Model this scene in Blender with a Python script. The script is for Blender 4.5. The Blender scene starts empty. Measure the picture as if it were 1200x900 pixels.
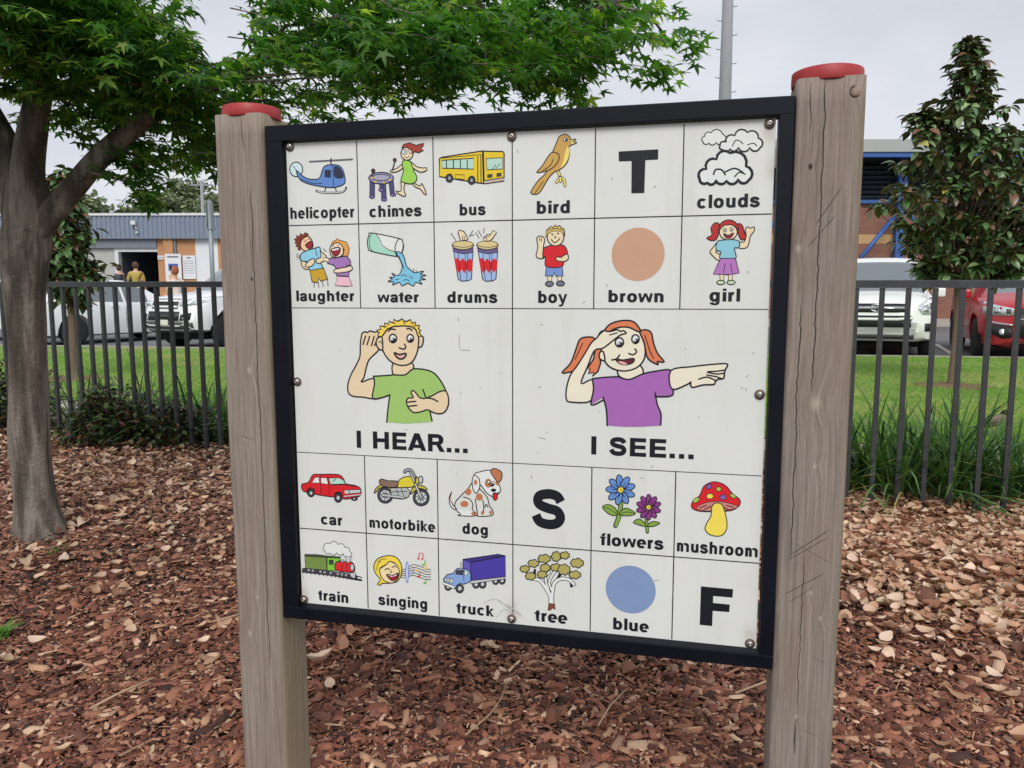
import bpy, bmesh, math, random
import numpy as np
from mathutils import Vector, Matrix, Euler
from mathutils.geometry import tessellate_polygon
from mathutils.bvhtree import BVHTree

rnd = random.Random(7)
rng = np.random.default_rng(7)
SC = bpy.context.scene
COL = SC.collection
PI = math.pi

# ------------------------------------------------------------------ camera
CAM_H = 1.12
PITCH, ROLL = 0.118636, 0.0016824
cp, sp, cr, sr = math.cos(PITCH), math.sin(PITCH), math.cos(ROLL), math.sin(ROLL)
R_ = Vector((1, 0, 0)); D_ = Vector((0, -sp, -cp)); F_ = Vector((0, cp, -sp))
right = R_ * cr + D_ * sr
down = -R_ * sr + D_ * cr
cam_data = bpy.data.cameras.new('camera')
cam_data.sensor_width = 36.0
cam_data.lens = 27.0
cam_data.clip_end = 3000
cam_data.clip_start = 0.05
cam = bpy.data.objects.new('camera', cam_data)
COL.objects.link(cam)
m3 = Matrix((right, -down, -F_)).transposed()
cam.matrix_world = Matrix.Translation((0, 0, CAM_H)) @ m3.to_4x4()
SC.camera = cam

# ------------------------------------------------------------------ world and sun (bright overcast)
SUN_EL, SUN_AZ = math.radians(42), math.radians(180)      # azimuth clockwise from +Y: behind the camera, to its left
world = bpy.data.worlds.new('World')
SC.world = world
world.use_nodes = True
wt = world.node_tree
wt.nodes.clear()
wo = wt.nodes.new('ShaderNodeOutputWorld')
bg = wt.nodes.new('ShaderNodeBackground'); bg.inputs[1].default_value = 0.1
sky = wt.nodes.new('ShaderNodeTexSky'); sky.sky_type = 'NISHITA'; sky.sun_disc = False
sky.sun_elevation = SUN_EL; sky.sun_rotation = SUN_AZ
tc = wt.nodes.new('ShaderNodeTexCoord')
mp = wt.nodes.new('ShaderNodeMapping'); mp.inputs['Scale'].default_value = (1, 1, 2.2)
nz = wt.nodes.new('ShaderNodeTexNoise'); nz.inputs['Scale'].default_value = 2.1; nz.inputs['Detail'].default_value = 6
nz.inputs['Roughness'].default_value = 0.5
cr1 = wt.nodes.new('ShaderNodeValToRGB')
cr1.color_ramp.elements[0].position = 0.34; cr1.color_ramp.elements[0].color = (4.6, 4.8, 5.4, 1)
cr1.color_ramp.elements[1].position = 0.66; cr1.color_ramp.elements[1].color = (6.3, 6.4, 6.7, 1)
mx = wt.nodes.new('ShaderNodeMix'); mx.data_type = 'RGBA'; mx.inputs[0].default_value = 0.96
wt.links.new(tc.outputs['Generated'], mp.inputs[0]); wt.links.new(mp.outputs[0], nz.inputs['Vector'])
wt.links.new(nz.outputs['Fac'], cr1.inputs[0])
wt.links.new(sky.outputs[0], mx.inputs[6]); wt.links.new(cr1.outputs[0], mx.inputs[7])
wt.links.new(mx.outputs[2], bg.inputs[0]); wt.links.new(bg.outputs[0], wo.inputs[0])

sun_data = bpy.data.lights.new('sun', 'SUN')
sun_data.energy = 1.5; sun_data.angle = math.radians(30); sun_data.color = (1.0, 0.97, 0.93)
sun = bpy.data.objects.new('sun', sun_data); COL.objects.link(sun)
sdir = Vector((math.sin(SUN_AZ) * math.cos(SUN_EL), math.cos(SUN_AZ) * math.cos(SUN_EL), math.sin(SUN_EL)))
sun.rotation_euler = sdir.to_track_quat('Z', 'Y').to_euler()
sun.location = (0, -10, 12)

SC.view_settings.view_transform = 'Standard'
SC.view_settings.look = 'None'
SC.view_settings.exposure = 0.45
SC.view_settings.gamma = 1.0

# ------------------------------------------------------------------ helpers
def lin(c):
    return tuple(((x / 255) / 12.92 if x / 255 <= .04045 else ((x / 255 + .055) / 1.055) ** 2.4) for x in c[:3])

def link_obj(name, me, parent=None, mats=None, loc=None, rot=None):
    o = bpy.data.objects.new(name, me)
    COL.objects.link(o)
    if parent is not None: o.parent = parent
    if mats is not None and me is not None and not me.materials:
        for m in (mats if isinstance(mats, (list, tuple)) else [mats]): me.materials.append(m)
    if loc is not None: o.location = loc
    if rot is not None: o.rotation_euler = rot
    return o

def tag(o, label=None, cat=None, group=None, kind=None):
    if label: o['label'] = label
    if cat: o['category'] = cat
    if group: o['group'] = group
    if kind: o['kind'] = kind
    return o

def empty(name, loc=(0, 0, 0), rz=0.0):
    o = bpy.data.objects.new(name, None)
    o.empty_display_size = 0.1
    COL.objects.link(o)
    o.location = loc; o.rotation_euler = (0, 0, rz)
    return o

def pymesh(name, v, f, smooth=False):
    me = bpy.data.meshes.new(name)
    me.from_pydata([tuple(p) for p in v], [], [tuple(q) for q in f])
    me.update()
    if smooth: me.shade_smooth()
    return me

class MB:
    """collects simple solids and links them as one mesh object"""
    def __init__(s): s.v = []; s.f = []; s.sm = []
    def add(s, v, f, smooth=False):
        b = len(s.v); s.v += [tuple(p) for p in v]; s.f += [tuple(i + b for i in q) for q in f]; s.sm += [smooth] * len(f); return s
    def box(s, x0, x1, y0, y1, z0, z1, bev=0.0):
        if bev <= 0:
            v = [(x0, y0, z0), (x1, y0, z0), (x1, y1, z0), (x0, y1, z0), (x0, y0, z1), (x1, y0, z1), (x1, y1, z1), (x0, y1, z1)]
            return s.add(v, [(0, 3, 2, 1), (4, 5, 6, 7), (0, 1, 5, 4), (1, 2, 6, 5), (2, 3, 7, 6), (3, 0, 4, 7)])
        bm = bmesh.new(); bmesh.ops.create_cube(bm, size=1)
        for q in bm.verts: q.co = Vector(((x0 + x1) / 2 + q.co.x * (x1 - x0), (y0 + y1) / 2 + q.co.y * (y1 - y0), (z0 + z1) / 2 + q.co.z * (z1 - z0)))
        bmesh.ops.bevel(bm, geom=bm.edges[:], offset=bev, segments=2, affect='EDGES', profile=0.6)
        bm.verts.index_update()
        s.add([q.co[:] for q in bm.verts], [[q.index for q in fc.verts] for fc in bm.faces]); bm.free(); return s
    def tube(s, pts, rad, n=8, cap=True, smooth=True):
        pts = [Vector(p) for p in pts]
        if not hasattr(rad, '__len__'): rad = [rad] * len(pts)
        v = []; f = []
        up = None
        for i, p in enumerate(pts):
            t = (pts[min(i + 1, len(pts) - 1)] - pts[max(i - 1, 0)]).normalized()
            if up is None:
                up = Vector((0, 0, 1)) if abs(t.z) < .9 else Vector((1, 0, 0))
            a = t.cross(up).normalized(); b = a.cross(t).normalized(); up = b
            for k in range(n):
                th = 2 * PI * k / n
                v.append(p + (a * math.cos(th) + b * math.sin(th)) * rad[i])
        for i in range(len(pts) - 1):
            for k in range(n):
                k2 = (k + 1) % n
                f.append((i * n + k, i * n + k2, (i + 1) * n + k2, (i + 1) * n + k))
        if cap:
            f.append(tuple(range(n - 1, -1, -1))); f.append(tuple((len(pts) - 1) * n + k for k in range(n)))
        return s.add(v, f, smooth)
    def lathe(s, prof, n=24, c=(0, 0, 0), axis='Z', smooth=True):
        v = []; f = []
        for r, h in prof:
            for k in range(n):
                t = 2 * PI * k / n; x, y = r * math.cos(t), r * math.sin(t)
                p = {'Z': (x, y, h), 'Y': (x, -h, y), 'X': (h, x, y)}[axis]
                v.append((p[0] + c[0], p[1] + c[1], p[2] + c[2]))
        m = len(prof)
        for i in range(m - 1):
            for k in range(n):
                k2 = (k + 1) % n; f.append((i * n + k, i * n + k2, (i + 1) * n + k2, (i + 1) * n + k))
        f.append(tuple(range(n - 1, -1, -1))); f.append(tuple((m - 1) * n + k for k in range(n)))
        return s.add(v, f, smooth)
    def prism(s, poly, y0, y1):
        """poly in (x,z), extruded along y"""
        n = len(poly)
        v = [(x, y0, z) for x, z in poly] + [(x, y1, z) for x, z in poly]
        f = [tuple(range(n)), tuple(range(2 * n - 1, n - 1, -1))] + [(i, i + n, (i + 1) % n + n, (i + 1) % n) for i in range(n)]
        return s.add(v, f)
    def mesh(s, name):
        me = bpy.data.meshes.new(name); me.from_pydata(s.v, [], s.f); me.update()
        me.polygons.foreach_set('use_smooth', s.sm)
        return me
    def build(s, name, mat, parent=None, loc=None, rot=None):
        return link_obj(name, s.mesh(name), parent, mat, loc, rot)

def bulk_mesh(name, tv, tf, P, R, S, colors, smooth=False):
    """many copies of one small shape baked into a mesh. tv (V,3), tf (T,3), P (N,3), R (N,3,3), S (N,) or (N,3)"""
    tv = np.asarray(tv, float); tf = np.asarray(tf, int)
    N, V = len(P), len(tv)
    S = np.asarray(S, float)
    if S.ndim == 1: S = S[:, None] * np.ones((1, 3))
    v = np.einsum('nij,nvj->nvi', R, tv[None] * S[:, None, :]) + P[:, None, :]
    f = (tf[None] + (np.arange(N) * V)[:, None, None]).reshape(-1, tf.shape[1])
    me = bpy.data.meshes.new(name)
    me.vertices.add(N * V); me.vertices.foreach_set('co', v.astype(np.float32).ravel())
    k = tf.shape[1]
    me.loops.add(f.size); me.loops.foreach_set('vertex_index', f.astype(np.int32).ravel())
    me.polygons.add(len(f)); me.polygons.foreach_set('loop_start', (np.arange(len(f)) * k).astype(np.int32))
    me.update(calc_edges=True)
    if smooth: me.shade_smooth()
    if colors is not None:
        ca = me.color_attributes.new('Col', 'FLOAT_COLOR', 'POINT')
        c4 = np.ones((N, V, 4), np.float32); c4[:, :, :3] = np.asarray(colors)[:, None, :]
        ca.data.foreach_set('color', c4.ravel())
    return me

def rotmats(yaw, tilt, spin):
    """Rz(yaw) Rx(tilt) Rz(spin) for arrays"""
    def rz(a):
        m = np.zeros((len(a), 3, 3)); c, s_ = np.cos(a), np.sin(a); m[:, 0, 0] = c; m[:, 0, 1] = -s_; m[:, 1, 0] = s_; m[:, 1, 1] = c; m[:, 2, 2] = 1; return m
    def rx(a):
        m = np.zeros((len(a), 3, 3)); c, s_ = np.cos(a), np.sin(a); m[:, 1, 1] = c; m[:, 1, 2] = -s_; m[:, 2, 1] = s_; m[:, 2, 2] = c; m[:, 0, 0] = 1; return m
    return rz(yaw) @ rx(tilt) @ rz(spin)

def copy_obj(o, parent=None):
    c = o.copy(); COL.objects.link(c)
    if parent is not None: c.parent = parent
    return c

def copy_tree(o, parent=None):
    c = copy_obj(o, parent)
    for ch in list(o.children): copy_tree(ch, c)
    return c

# ------------------------------------------------------------------ node expression helper
class NX:
    def __init__(s, mat):
        mat.use_nodes = True; s.nt = mat.node_tree; s.nt.nodes.clear(); s.n = s.nt.nodes; s.l = s.nt.links
        s.out = s.n.new('ShaderNodeOutputMaterial'); s.bsdf = s.n.new('ShaderNodeBsdfPrincipled')
        s.l.new(s.bsdf.outputs[0], s.out.inputs[0])
    def put(s, sock, val):
        if isinstance(val, bpy.types.NodeSocket): s.l.new(val, sock)
        elif val is not None:
            if sock.type == 'RGBA' and hasattr(val, '__len__') and len(val) == 3: val = (*val, 1)
            sock.default_value = val
    def m(s, op, a, b=None, c=None, clamp=False):
        q = s.n.new('ShaderNodeMath'); q.operation = op; q.use_clamp = clamp
        for i, x in enumerate((a, b, c)):
            if x is not None: s.put(q.inputs[i], x)
        return q.outputs[0]
    def coord(s, which='Object'):
        return s.n.new('ShaderNodeTexCoord').outputs[which]
    def mapv(s, v, scale=(1, 1, 1), loc=(0, 0, 0), rot=(0, 0, 0)):
        q = s.n.new('ShaderNodeMapping'); s.l.new(v, q.inputs[0]); q.inputs['Scale'].default_value = scale
        q.inputs['Location'].default_value = loc; q.inputs['Rotation'].default_value = rot; return q.outputs[0]
    def sep(s, v):
        q = s.n.new('ShaderNodeSeparateXYZ'); s.l.new(v, q.inputs[0]); return q.outputs
    def comb(s, x, y, z):
        q = s.n.new('ShaderNodeCombineXYZ')
        for i, t in enumerate((x, y, z)): s.put(q.inputs[i], t)
        return q.outputs[0]
    def noise(s, v, scale, detail=4, rough=.55, dist=0):
        q = s.n.new('ShaderNodeTexNoise'); s.l.new(v, q.inputs['Vector']); q.inputs['Scale'].default_value = scale
        q.inputs['Detail'].default_value = detail; q.inputs['Roughness'].default_value = rough; q.inputs['Distortion'].default_value = dist
        return q.outputs['Fac']
    def vor(s, v, scale, feature='F1'):
        q = s.n.new('ShaderNodeTexVoronoi'); q.feature = feature; s.l.new(v, q.inputs['Vector']); q.inputs['Scale'].default_value = scale; return q.outputs
    def ramp(s, f, *stops):
        q = s.n.new('ShaderNodeValToRGB'); s.put(q.inputs[0], f); e = q.color_ramp.elements
        while len(e) < len(stops): e.new(.5)
        for el, (p, c) in zip(e, stops):
            el.position = p; el.color = (*c, 1) if hasattr(c, '__len__') else (c, c, c, 1)
        return q.outputs[0]
    def mix(s, f, a, b, mode='MIX'):
        q = s.n.new('ShaderNodeMix'); q.data_type = 'RGBA'; q.blend_type = mode
        s.put(q.inputs[0], f); s.put(q.inputs[6], a); s.put(q.inputs[7], b); return q.outputs[2]
    def attr(s, name='Col'):
        q = s.n.new('ShaderNodeAttribute'); q.attribute_name = name; return q.outputs['Color']
    def objrand(s):
        return s.n.new('ShaderNodeObjectInfo').outputs['Random']
    def bump(s, h, strength=.3, dist=.01):
        q = s.n.new('ShaderNodeBump'); s.put(q.inputs['Height'], h); q.inputs['Strength'].default_value = strength; q.inputs['Distance'].default_value = dist
        s.l.new(q.outputs[0], s.bsdf.inputs['Normal']); return q.outputs[0]
    def set(s, color=None, rough=None, metal=None, spec=None, coat=None, emit=None, trans=None, alpha=None):
        b = s.bsdf.inputs
        s.put(b['Base Color'], color); s.put(b['Roughness'], rough); s.put(b['Metallic'], metal)
        s.put(b['Specular IOR Level'], spec); s.put(b['Coat Weight'], coat); s.put(b['Transmission Weight'], trans); s.put(b['Alpha'], alpha)
        return s
    def translucent(s, color, fac):
        t = s.n.new('ShaderNodeBsdfTranslucent'); s.put(t.inputs[0], color)
        mxs = s.n.new('ShaderNodeMixShader'); s.put(mxs.inputs[0], fac)
        s.l.new(s.bsdf.outputs[0], mxs.inputs[1]); s.l.new(t.outputs[0], mxs.inputs[2]); s.l.new(mxs.outputs[0], s.out.inputs[0])

def newmat(name):
    m = bpy.data.materials.new(name); return m, NX(m)

def simple(name, rgb, rough=.5, metal=0, var=.12, scale=8, bump=0, bdist=.002, spec=.5, coat=0):
    """rgb in sRGB 0-255; soft mottling so that nothing is perfectly flat"""
    m, x = newmat(name); c = lin(rgb)
    v = x.coord(); n = x.noise(v, scale, 5, .6)
    col = x.mix(x.m('MULTIPLY', n, 1.0), tuple(t * (1 - var) for t in c), tuple(min(1, t * (1 + var)) for t in c))
    r = x.m('MULTIPLY_ADD', x.noise(v, scale * 2.3, 3), .25, rough - .12)
    x.set(color=col, rough=r, metal=metal, spec=spec, coat=coat)
    if bump: x.bump(x.noise(v, scale * 6, 4), bump, bdist)
    return m

def attr_mat(name, rough=.6, trans=0, bump=0, spec=.4, tcol=None, vscale=30, var=.25):
    m, x = newmat(name)
    a = x.attr(); n = x.noise(x.coord(), vscale, 3)
    f = x.m('MULTIPLY_ADD', n, 2 * var, 1 - var)
    col = x.mix(1.0, a, x.comb(f, f, f), 'MULTIPLY')
    x.set(color=col, rough=rough, spec=spec)
    if bump: x.bump(n, bump, .002)
    if trans: x.translucent(x.mix(1.0, a, tcol or (1.2, 1.3, .6), 'MULTIPLY'), trans)
    return m
# ================================================================== ground, mulch, lawn, paths
FA, FB = 4.70, -0.33                    # the fence runs along Y = FA + FB*X
fdir = Vector((1, FB, 0)).normalized(); fnor = Vector((-fdir.y, fdir.x, 0))   # fnor points away from the camera
def fence_dist(x, y): return (y - FA - FB * x) * fdir.x
def ground_h(x, y):
    x = np.asarray(x, float); y = np.asarray(y, float)
    h = .010 * np.sin(2.1 * x + .7) * np.cos(1.7 * y) + .007 * np.sin(5.3 * x + 2.9 * y) + .004 * np.sin(11 * x - 7 * y + 1)
    d = fence_dist(x, y)
    heap = .016 * np.exp(-((d + .05) / .32) ** 2) * (1 + .5 * np.sin(6 * x + 1) * np.sin(9.1 * x))
    pile = .012 / (1 + np.exp(-(x - 1.0) * 4)) / (1 + np.exp(-(y - 2.2) * 3))
    drop = -.055 * np.exp(-(np.minimum(d + .2, 0) / .55) ** 2) / (1 + np.exp(-(x + .5) * 3)) - .018 * np.exp(-(np.minimum(d + .2, 0) / .5) ** 2)
    return h + heap + pile * (d < .5) + drop

def grid_mesh(name, xs, ys, zf):
    X, Y = np.meshgrid(xs, ys); Z = zf(X, Y); v = np.stack([X, Y, Z], -1).reshape(-1, 3); nx = len(xs)
    f = [(j * nx + i, j * nx + i + 1, (j + 1) * nx + i + 1, (j + 1) * nx + i) for j in range(len(ys) - 1) for i in range(nx - 1)]
    return pymesh(name, v, f, True)

gm, x = newmat('earth'); v = x.coord()
x.set(color=x.ramp(x.noise(v, .15, 6), (.3, (.07, .065, .04)), (.7, (.13, .12, .075))), rough=.95)
tag(link_obj('ground', pymesh('ground', [(-900, -300, -.16), (900, -300, -.16), (900, 1500, -.16), (-900, 1500, -.16)], [(0, 1, 2, 3)]), None, gm),
    'flat earth reaching to the horizon under everything', kind='structure')

mm, x = newmat('mulch_soil'); v = x.coord()
n1 = x.noise(v, 55, 6, .7); n2 = x.vor(v, 60)[0]
x.set(color=x.ramp(n1, (.3, (.018, .010, .008)), (.55, (.06, .03, .022)), (.75, (.12, .065, .045))), rough=.95)
x.bump(x.m('ADD', n1, n2), .9, .02)
xs = np.linspace(-7, 6, 180); ys = np.linspace(-2.5, 8.2, 160)
def mulch_z(X, Y): return ground_h(X, Y) - .012 + np.where(fence_dist(X, Y) > 1.0, -.05, 0)
tag(link_obj('mulch_bed', grid_mesh('mulch_bed', xs, ys, mulch_z), None, mm), 'dark soil of the garden bed under the bark and leaves', kind='structure')

# lawn, edging path, kerb, car park
def strip(name, d0, d1, z0, z1, mat, x0=-40, x1=40, line=(FA, FB), **kw):
    a, b = line; dv = Vector((1, b, 0)).normalized(); nv = Vector((-dv.y, dv.x, 0))
    P = []
    for xx in (x0, x1):
        base = Vector((xx, a + b * xx, 0))
        P.append((base + nv * d0, base + nv * d1))
    mb = MB(); (p0, p1), (p2, p3) = P
    v = [(*p.xy, z) for z in (z0, z1) for p in (p0, p2, p3, p1)]
    mb.add(v, [(0, 3, 2, 1), (4, 5, 6, 7), (0, 1, 5, 4), (1, 2, 6, 5), (2, 3, 7, 6), (3, 0, 4, 7)])
    return tag(mb.build(name, mat), kind='structure', **kw)

cm, x = newmat('concrete'); v = x.coord()
x.set(color=x.ramp(x.noise(v, 3, 8, .65), (.3, (.30, .27, .23)), (.7, (.46, .43, .38))), rough=.9); x.bump(x.noise(v, 90, 4), .3, .003)
strip('path', .98, 1.42, -.15, .045, cm, label='narrow pale concrete edging strip behind the strappy plants')
KL = (13.85, -.18)
lm, x = newmat('lawn_turf'); v = x.coord()
n = x.noise(v, 1.1, 6, .6); n3 = x.noise(v, 60, 4, .7)
c1 = x.ramp(n, (.35, (.18, .32, .05)), (.52, (.26, .38, .08)), (.66, (.44, .42, .16)))
x.set(color=x.mix(x.m('MULTIPLY', n3, .6), c1, (.05, .12, .015)), rough=.9); x.bump(n3, .8, .03)
kdir = Vector((1, KL[1], 0)).normalized(); knor = Vector((-kdir.y, kdir.x, 0))
def line_pt(line, xx, d):
    a, b = line; dv = Vector((1, b, 0)).normalized(); nv = Vector((-dv.y, dv.x, 0)); return Vector((xx, a + b * xx, 0)) + nv * d
a0, a1 = line_pt((FA, FB), -35, 1.42), line_pt((FA, FB), 35, 1.42); b0, b1 = line_pt(KL, -35, 0), line_pt(KL, 35, 0)
LAWN_Z = .055
tag(link_obj('lawn', pymesh('lawn', [(*a0.xy, LAWN_Z), (*a1.xy, LAWN_Z), (*b1.xy, LAWN_Z), (*b0.xy, LAWN_Z)], [(0, 1, 2, 3)]), None, lm),
    'bright green mown lawn between the fence and the car park', kind='structure')
strip('kerb', .002, .15, -.15, .065, cm, line=KL, label='thin pale concrete kerb along the far edge of the lawn')
am, x = newmat('asphalt'); v = x.coord()
x.set(color=x.ramp(x.noise(v, .8, 8, .7), (.3, (.13, .13, .135)), (.7, (.20, .20, .205))), rough=.85); x.bump(x.noise(v, 150, 3), .4, .004)
c0, c1_ = line_pt(KL, -60, .15), line_pt(KL, 60, .15)
tag(link_obj('car_park', pymesh('car_park', [(*c0.xy, -.04), (*c1_.xy, -.04), (60, 60, -.04), (-60, 60, -.04)], [(0, 1, 2, 3)]), None, am),
    'grey asphalt of the car park behind the lawn', kind='structure')
pw = simple('line_paint', (215, 215, 210), .8, var=.2, scale=20)
for k, (xa, ya) in enumerate(((7.55, 12.75), (4.4, 13.3), (10.6, 12.2), (-5.2, 15.0), (-8.3, 15.6))):
    d = Vector((.40, .917, 0)); s_ = Vector((.917, -.40, 0)) * .05; p = Vector((xa, ya, -.035))
    o = link_obj('parking_line', pymesh('parking_line', [p - s_, p + s_, p + s_ + d * 4.6, p - s_ + d * 4.6], [(0, 1, 2, 3)]), None, pw)
    tag(o, kind='structure')

# ---- bark chips: one shard shape, tens of thousands of pieces
shard = np.array([(-.5, -.5, 0), (.5, -.42, 0), (.42, .5, 0), (-.45, .38, 0), (-.4, -.34, 1), (.36, -.3, .8), (.34, .36, 1), (-.3, .3, .75)])
shard_f = [(0, 1, 5), (0, 5, 4), (1, 2, 6), (1, 6, 5), (2, 3, 7), (2, 7, 6), (3, 0, 4), (3, 4, 7), (4, 5, 6), (4, 6, 7)]
def leaf_density(x, y):
    d = fence_dist(x, y)
    pile = 1 / (1 + np.exp(-(x - (1.25 - .16 * (y - 2))) * 5)) / (1 + np.exp(-(y - 2.2 - .3 * np.sin(3 * x)) * 3))
    strip_ = np.exp(-((d + .25) / .40) ** 2)
    back = .42 / (1 + np.exp(-(y - 3.7) * 3))
    patch = .10 * (np.sin(2.3 * x + 1) * np.sin(3.1 * y) > .3)
    near = np.clip((y - 1.9) / 1.2, .12, 1)
    return np.clip(.018 + patch * .35 + back * .85 + .9 * pile + .6 * strip_, 0, 1) * near * (d < .35)
def sample_ground(n, ypow=1.3, dmax=.55, y0=1.35, y1=7.6):
    out = np.zeros((0, 2))
    while len(out) < n:
        y = y0 * (y1 / y0) ** (rng.random(n) ** 1.0); x = (rng.random(n) * 2 - 1) * (.84 * y + .9)
        keep = (rng.random(n) < (y0 / y) ** (ypow - 1)) & (fence_dist(x, y) < dmax) & (x > -6.5) & (x < 5.6)
        out = np.concatenate([out, np.stack([x, y], 1)[keep]])
    return out[:n]
NCH = 185000
p = sample_ground(NCH)
dist = p[:, 1]
ln = rng.lognormal(math.log(.0170), .48, NCH) * (1 + .10 * np.clip(dist - 2.5, 0, 3)); ln = np.clip(ln, .008, .06)
wd = ln * np.where(rng.random(NCH) < .3, rng.uniform(.10, .22, NCH), rng.uniform(.24, .58, NCH)); th_ = wd * rng.uniform(.2, .5, NCH); ln = ln * np.where(wd < .22 * ln, 1.5, 1)
R = rotmats(rng.random(NCH) * 2 * PI, rng.normal(0, .38, NCH), rng.random(NCH) * 2 * PI * 0 + rng.normal(0, .2, NCH))
Pz = ground_h(p[:, 0], p[:, 1]) - .006 + rng.random(NCH) * .016
pal_c = np.array([lin(c) for c in ((120, 72, 54), (98, 58, 46), (146, 92, 70), (164, 110, 82), (70, 46, 39), (186, 142, 110), (208, 172, 140), (126, 84, 70), (170, 130, 106))])
pr = np.array([.20, .17, .18, .12, .11, .08, .04, .06, .04])
ci = rng.choice(len(pr), NCH, p=pr); cc = pal_c[ci] * rng.uniform(.75, 1.25, (NCH, 1)); cc = cc * .93 + cc.mean(1, keepdims=True) * .07
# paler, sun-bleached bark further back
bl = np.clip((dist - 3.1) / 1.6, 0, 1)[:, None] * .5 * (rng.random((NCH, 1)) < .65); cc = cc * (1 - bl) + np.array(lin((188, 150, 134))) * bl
bark = attr_mat('bark_chip', .75, 0, .3, .3, vscale=120, var=.3)
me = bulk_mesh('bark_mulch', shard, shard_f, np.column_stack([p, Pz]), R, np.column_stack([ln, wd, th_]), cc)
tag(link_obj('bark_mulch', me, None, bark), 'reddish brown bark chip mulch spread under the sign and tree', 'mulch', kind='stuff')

# ---- fallen leaves
def leaf_template(nseg=4, curl=.25, fold=.2, wmax=.34, lobes=0.0):
    v = []; f = []
    for i in range(nseg + 1):
        t = i / nseg; w = wmax * math.sin(PI * min(1, t * .93 + .04)) ** .8 + (lobes * (i % 2) if 0 < i < nseg else 0)
        zc = curl * (t - .5) ** 2 * 2
        v += [(t - .5, -w, zc + fold * w), (t - .5, 0, zc), (t - .5, w, zc + fold * w * 1.3)]
    for i in range(nseg):
        a = i * 3
        f += [(a, a + 3, a + 4), (a, a + 4, a + 1), (a + 1, a + 4, a + 5), (a + 1, a + 5, a + 2)]
    return np.array(v), f
leaf_cols = np.array([lin(c) for c in ((216, 182, 154), (200, 160, 130), (178, 132, 104), (228, 202, 178), (148, 102, 80), (206, 178, 144), (112, 76, 60), (216, 196, 162))])
leaf_p = np.array([.22, .2, .17, .12, .11, .09, .06, .03])
dryleaf = attr_mat('dry_leaf', .6, .12, .3, .35, (1.1, .9, .7), vscale=45, var=.22)
templates = [leaf_template(4, .5, .35), leaf_template(4, -.35, .6, .4), leaf_template(4, .25, -.3, .30), leaf_template(4, .8, .8, .36, .03)]
want = []
cand = sample_ground(90000, 1.9, .4)
keep = rng.random(len(cand)) < leaf_density(cand[:, 0], cand[:, 1]) * np.clip((cand[:, 1] / 3.2), .55, 1.6)
lp = cand[keep][:30000]
pn = 21000; px_ = rng.uniform(.75, 4.4, pn); py_ = rng.uniform(2.05, 4.6, pn)
pk = rng.random(pn) < np.clip((leaf_density(px_, py_) - .35) * 1.6, 0, 1)
lp = np.concatenate([lp, np.column_stack([px_, py_])[pk]])
order = np.argsort(lp[:, 1] ** 2 + lp[:, 0] ** 2 + 50 * (np.abs(lp[:, 0]) > .68 * lp[:, 1]) + 50 * ((lp[:, 1] < 1.78)))
lp = lp[order]; NL = len(lp)
sz = np.clip(rng.lognormal(math.log(.037), .34, NL), .018, .072) * np.where(lp[:, 0] > .8, .98, .95)
lz = ground_h(lp[:, 0], lp[:, 1]) + .008 + rng.random(NL) * (.012 + .038 * leaf_density(lp[:, 0], lp[:, 1]))
lR = rotmats(rng.random(NL) * 2 * PI, rng.normal(0, np.where(lp[:, 0] > .8, .42, .36), NL), rng.random(NL) * 2 * PI)
lc = leaf_cols[rng.choice(len(leaf_p), NL, p=leaf_p)] * rng.uniform(.8, 1.12, (NL, 1))
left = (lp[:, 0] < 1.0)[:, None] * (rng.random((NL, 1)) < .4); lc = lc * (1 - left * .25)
which = rng.integers(0, 4, NL)
NI = 300
dead_meshes = {}
for k in range(4):
    for q in range(3):
        tv, tf = templates[k]
        me = bulk_mesh('fallen_leaf', tv, tf, np.zeros((1, 3)), np.eye(3)[None], np.ones(1), [leaf_cols[(k + q * 3) % 6]], True); me.materials.append(dryleaf)
        dead_meshes[k, q] = me
for i in range(NI):
    o = bpy.data.objects.new('fallen_leaf', dead_meshes[int(which[i]), i % 3]); COL.objects.link(o)
    o.matrix_world = Matrix.Translation((lp[i, 0], lp[i, 1], lz[i])) @ Matrix(lR[i].tolist()).to_4x4() @ Matrix.Scale(float(sz[i]) * 1.1, 4)
    tag(o, 'dry tan fallen leaf lying on the bark mulch near the sign', 'leaf', 'fallen leaves on the mulch')
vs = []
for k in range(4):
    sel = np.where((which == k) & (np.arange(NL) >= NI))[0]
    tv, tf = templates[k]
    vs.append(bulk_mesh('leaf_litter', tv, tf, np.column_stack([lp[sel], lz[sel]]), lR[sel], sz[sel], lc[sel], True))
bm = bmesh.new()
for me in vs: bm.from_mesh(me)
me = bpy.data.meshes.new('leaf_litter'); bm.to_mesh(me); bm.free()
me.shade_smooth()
tag(link_obj('leaf_litter', me, None, dryleaf), 'thick drift of dry tan and brown fallen leaves along the fence', 'leaf litter', kind='stuff')

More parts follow.
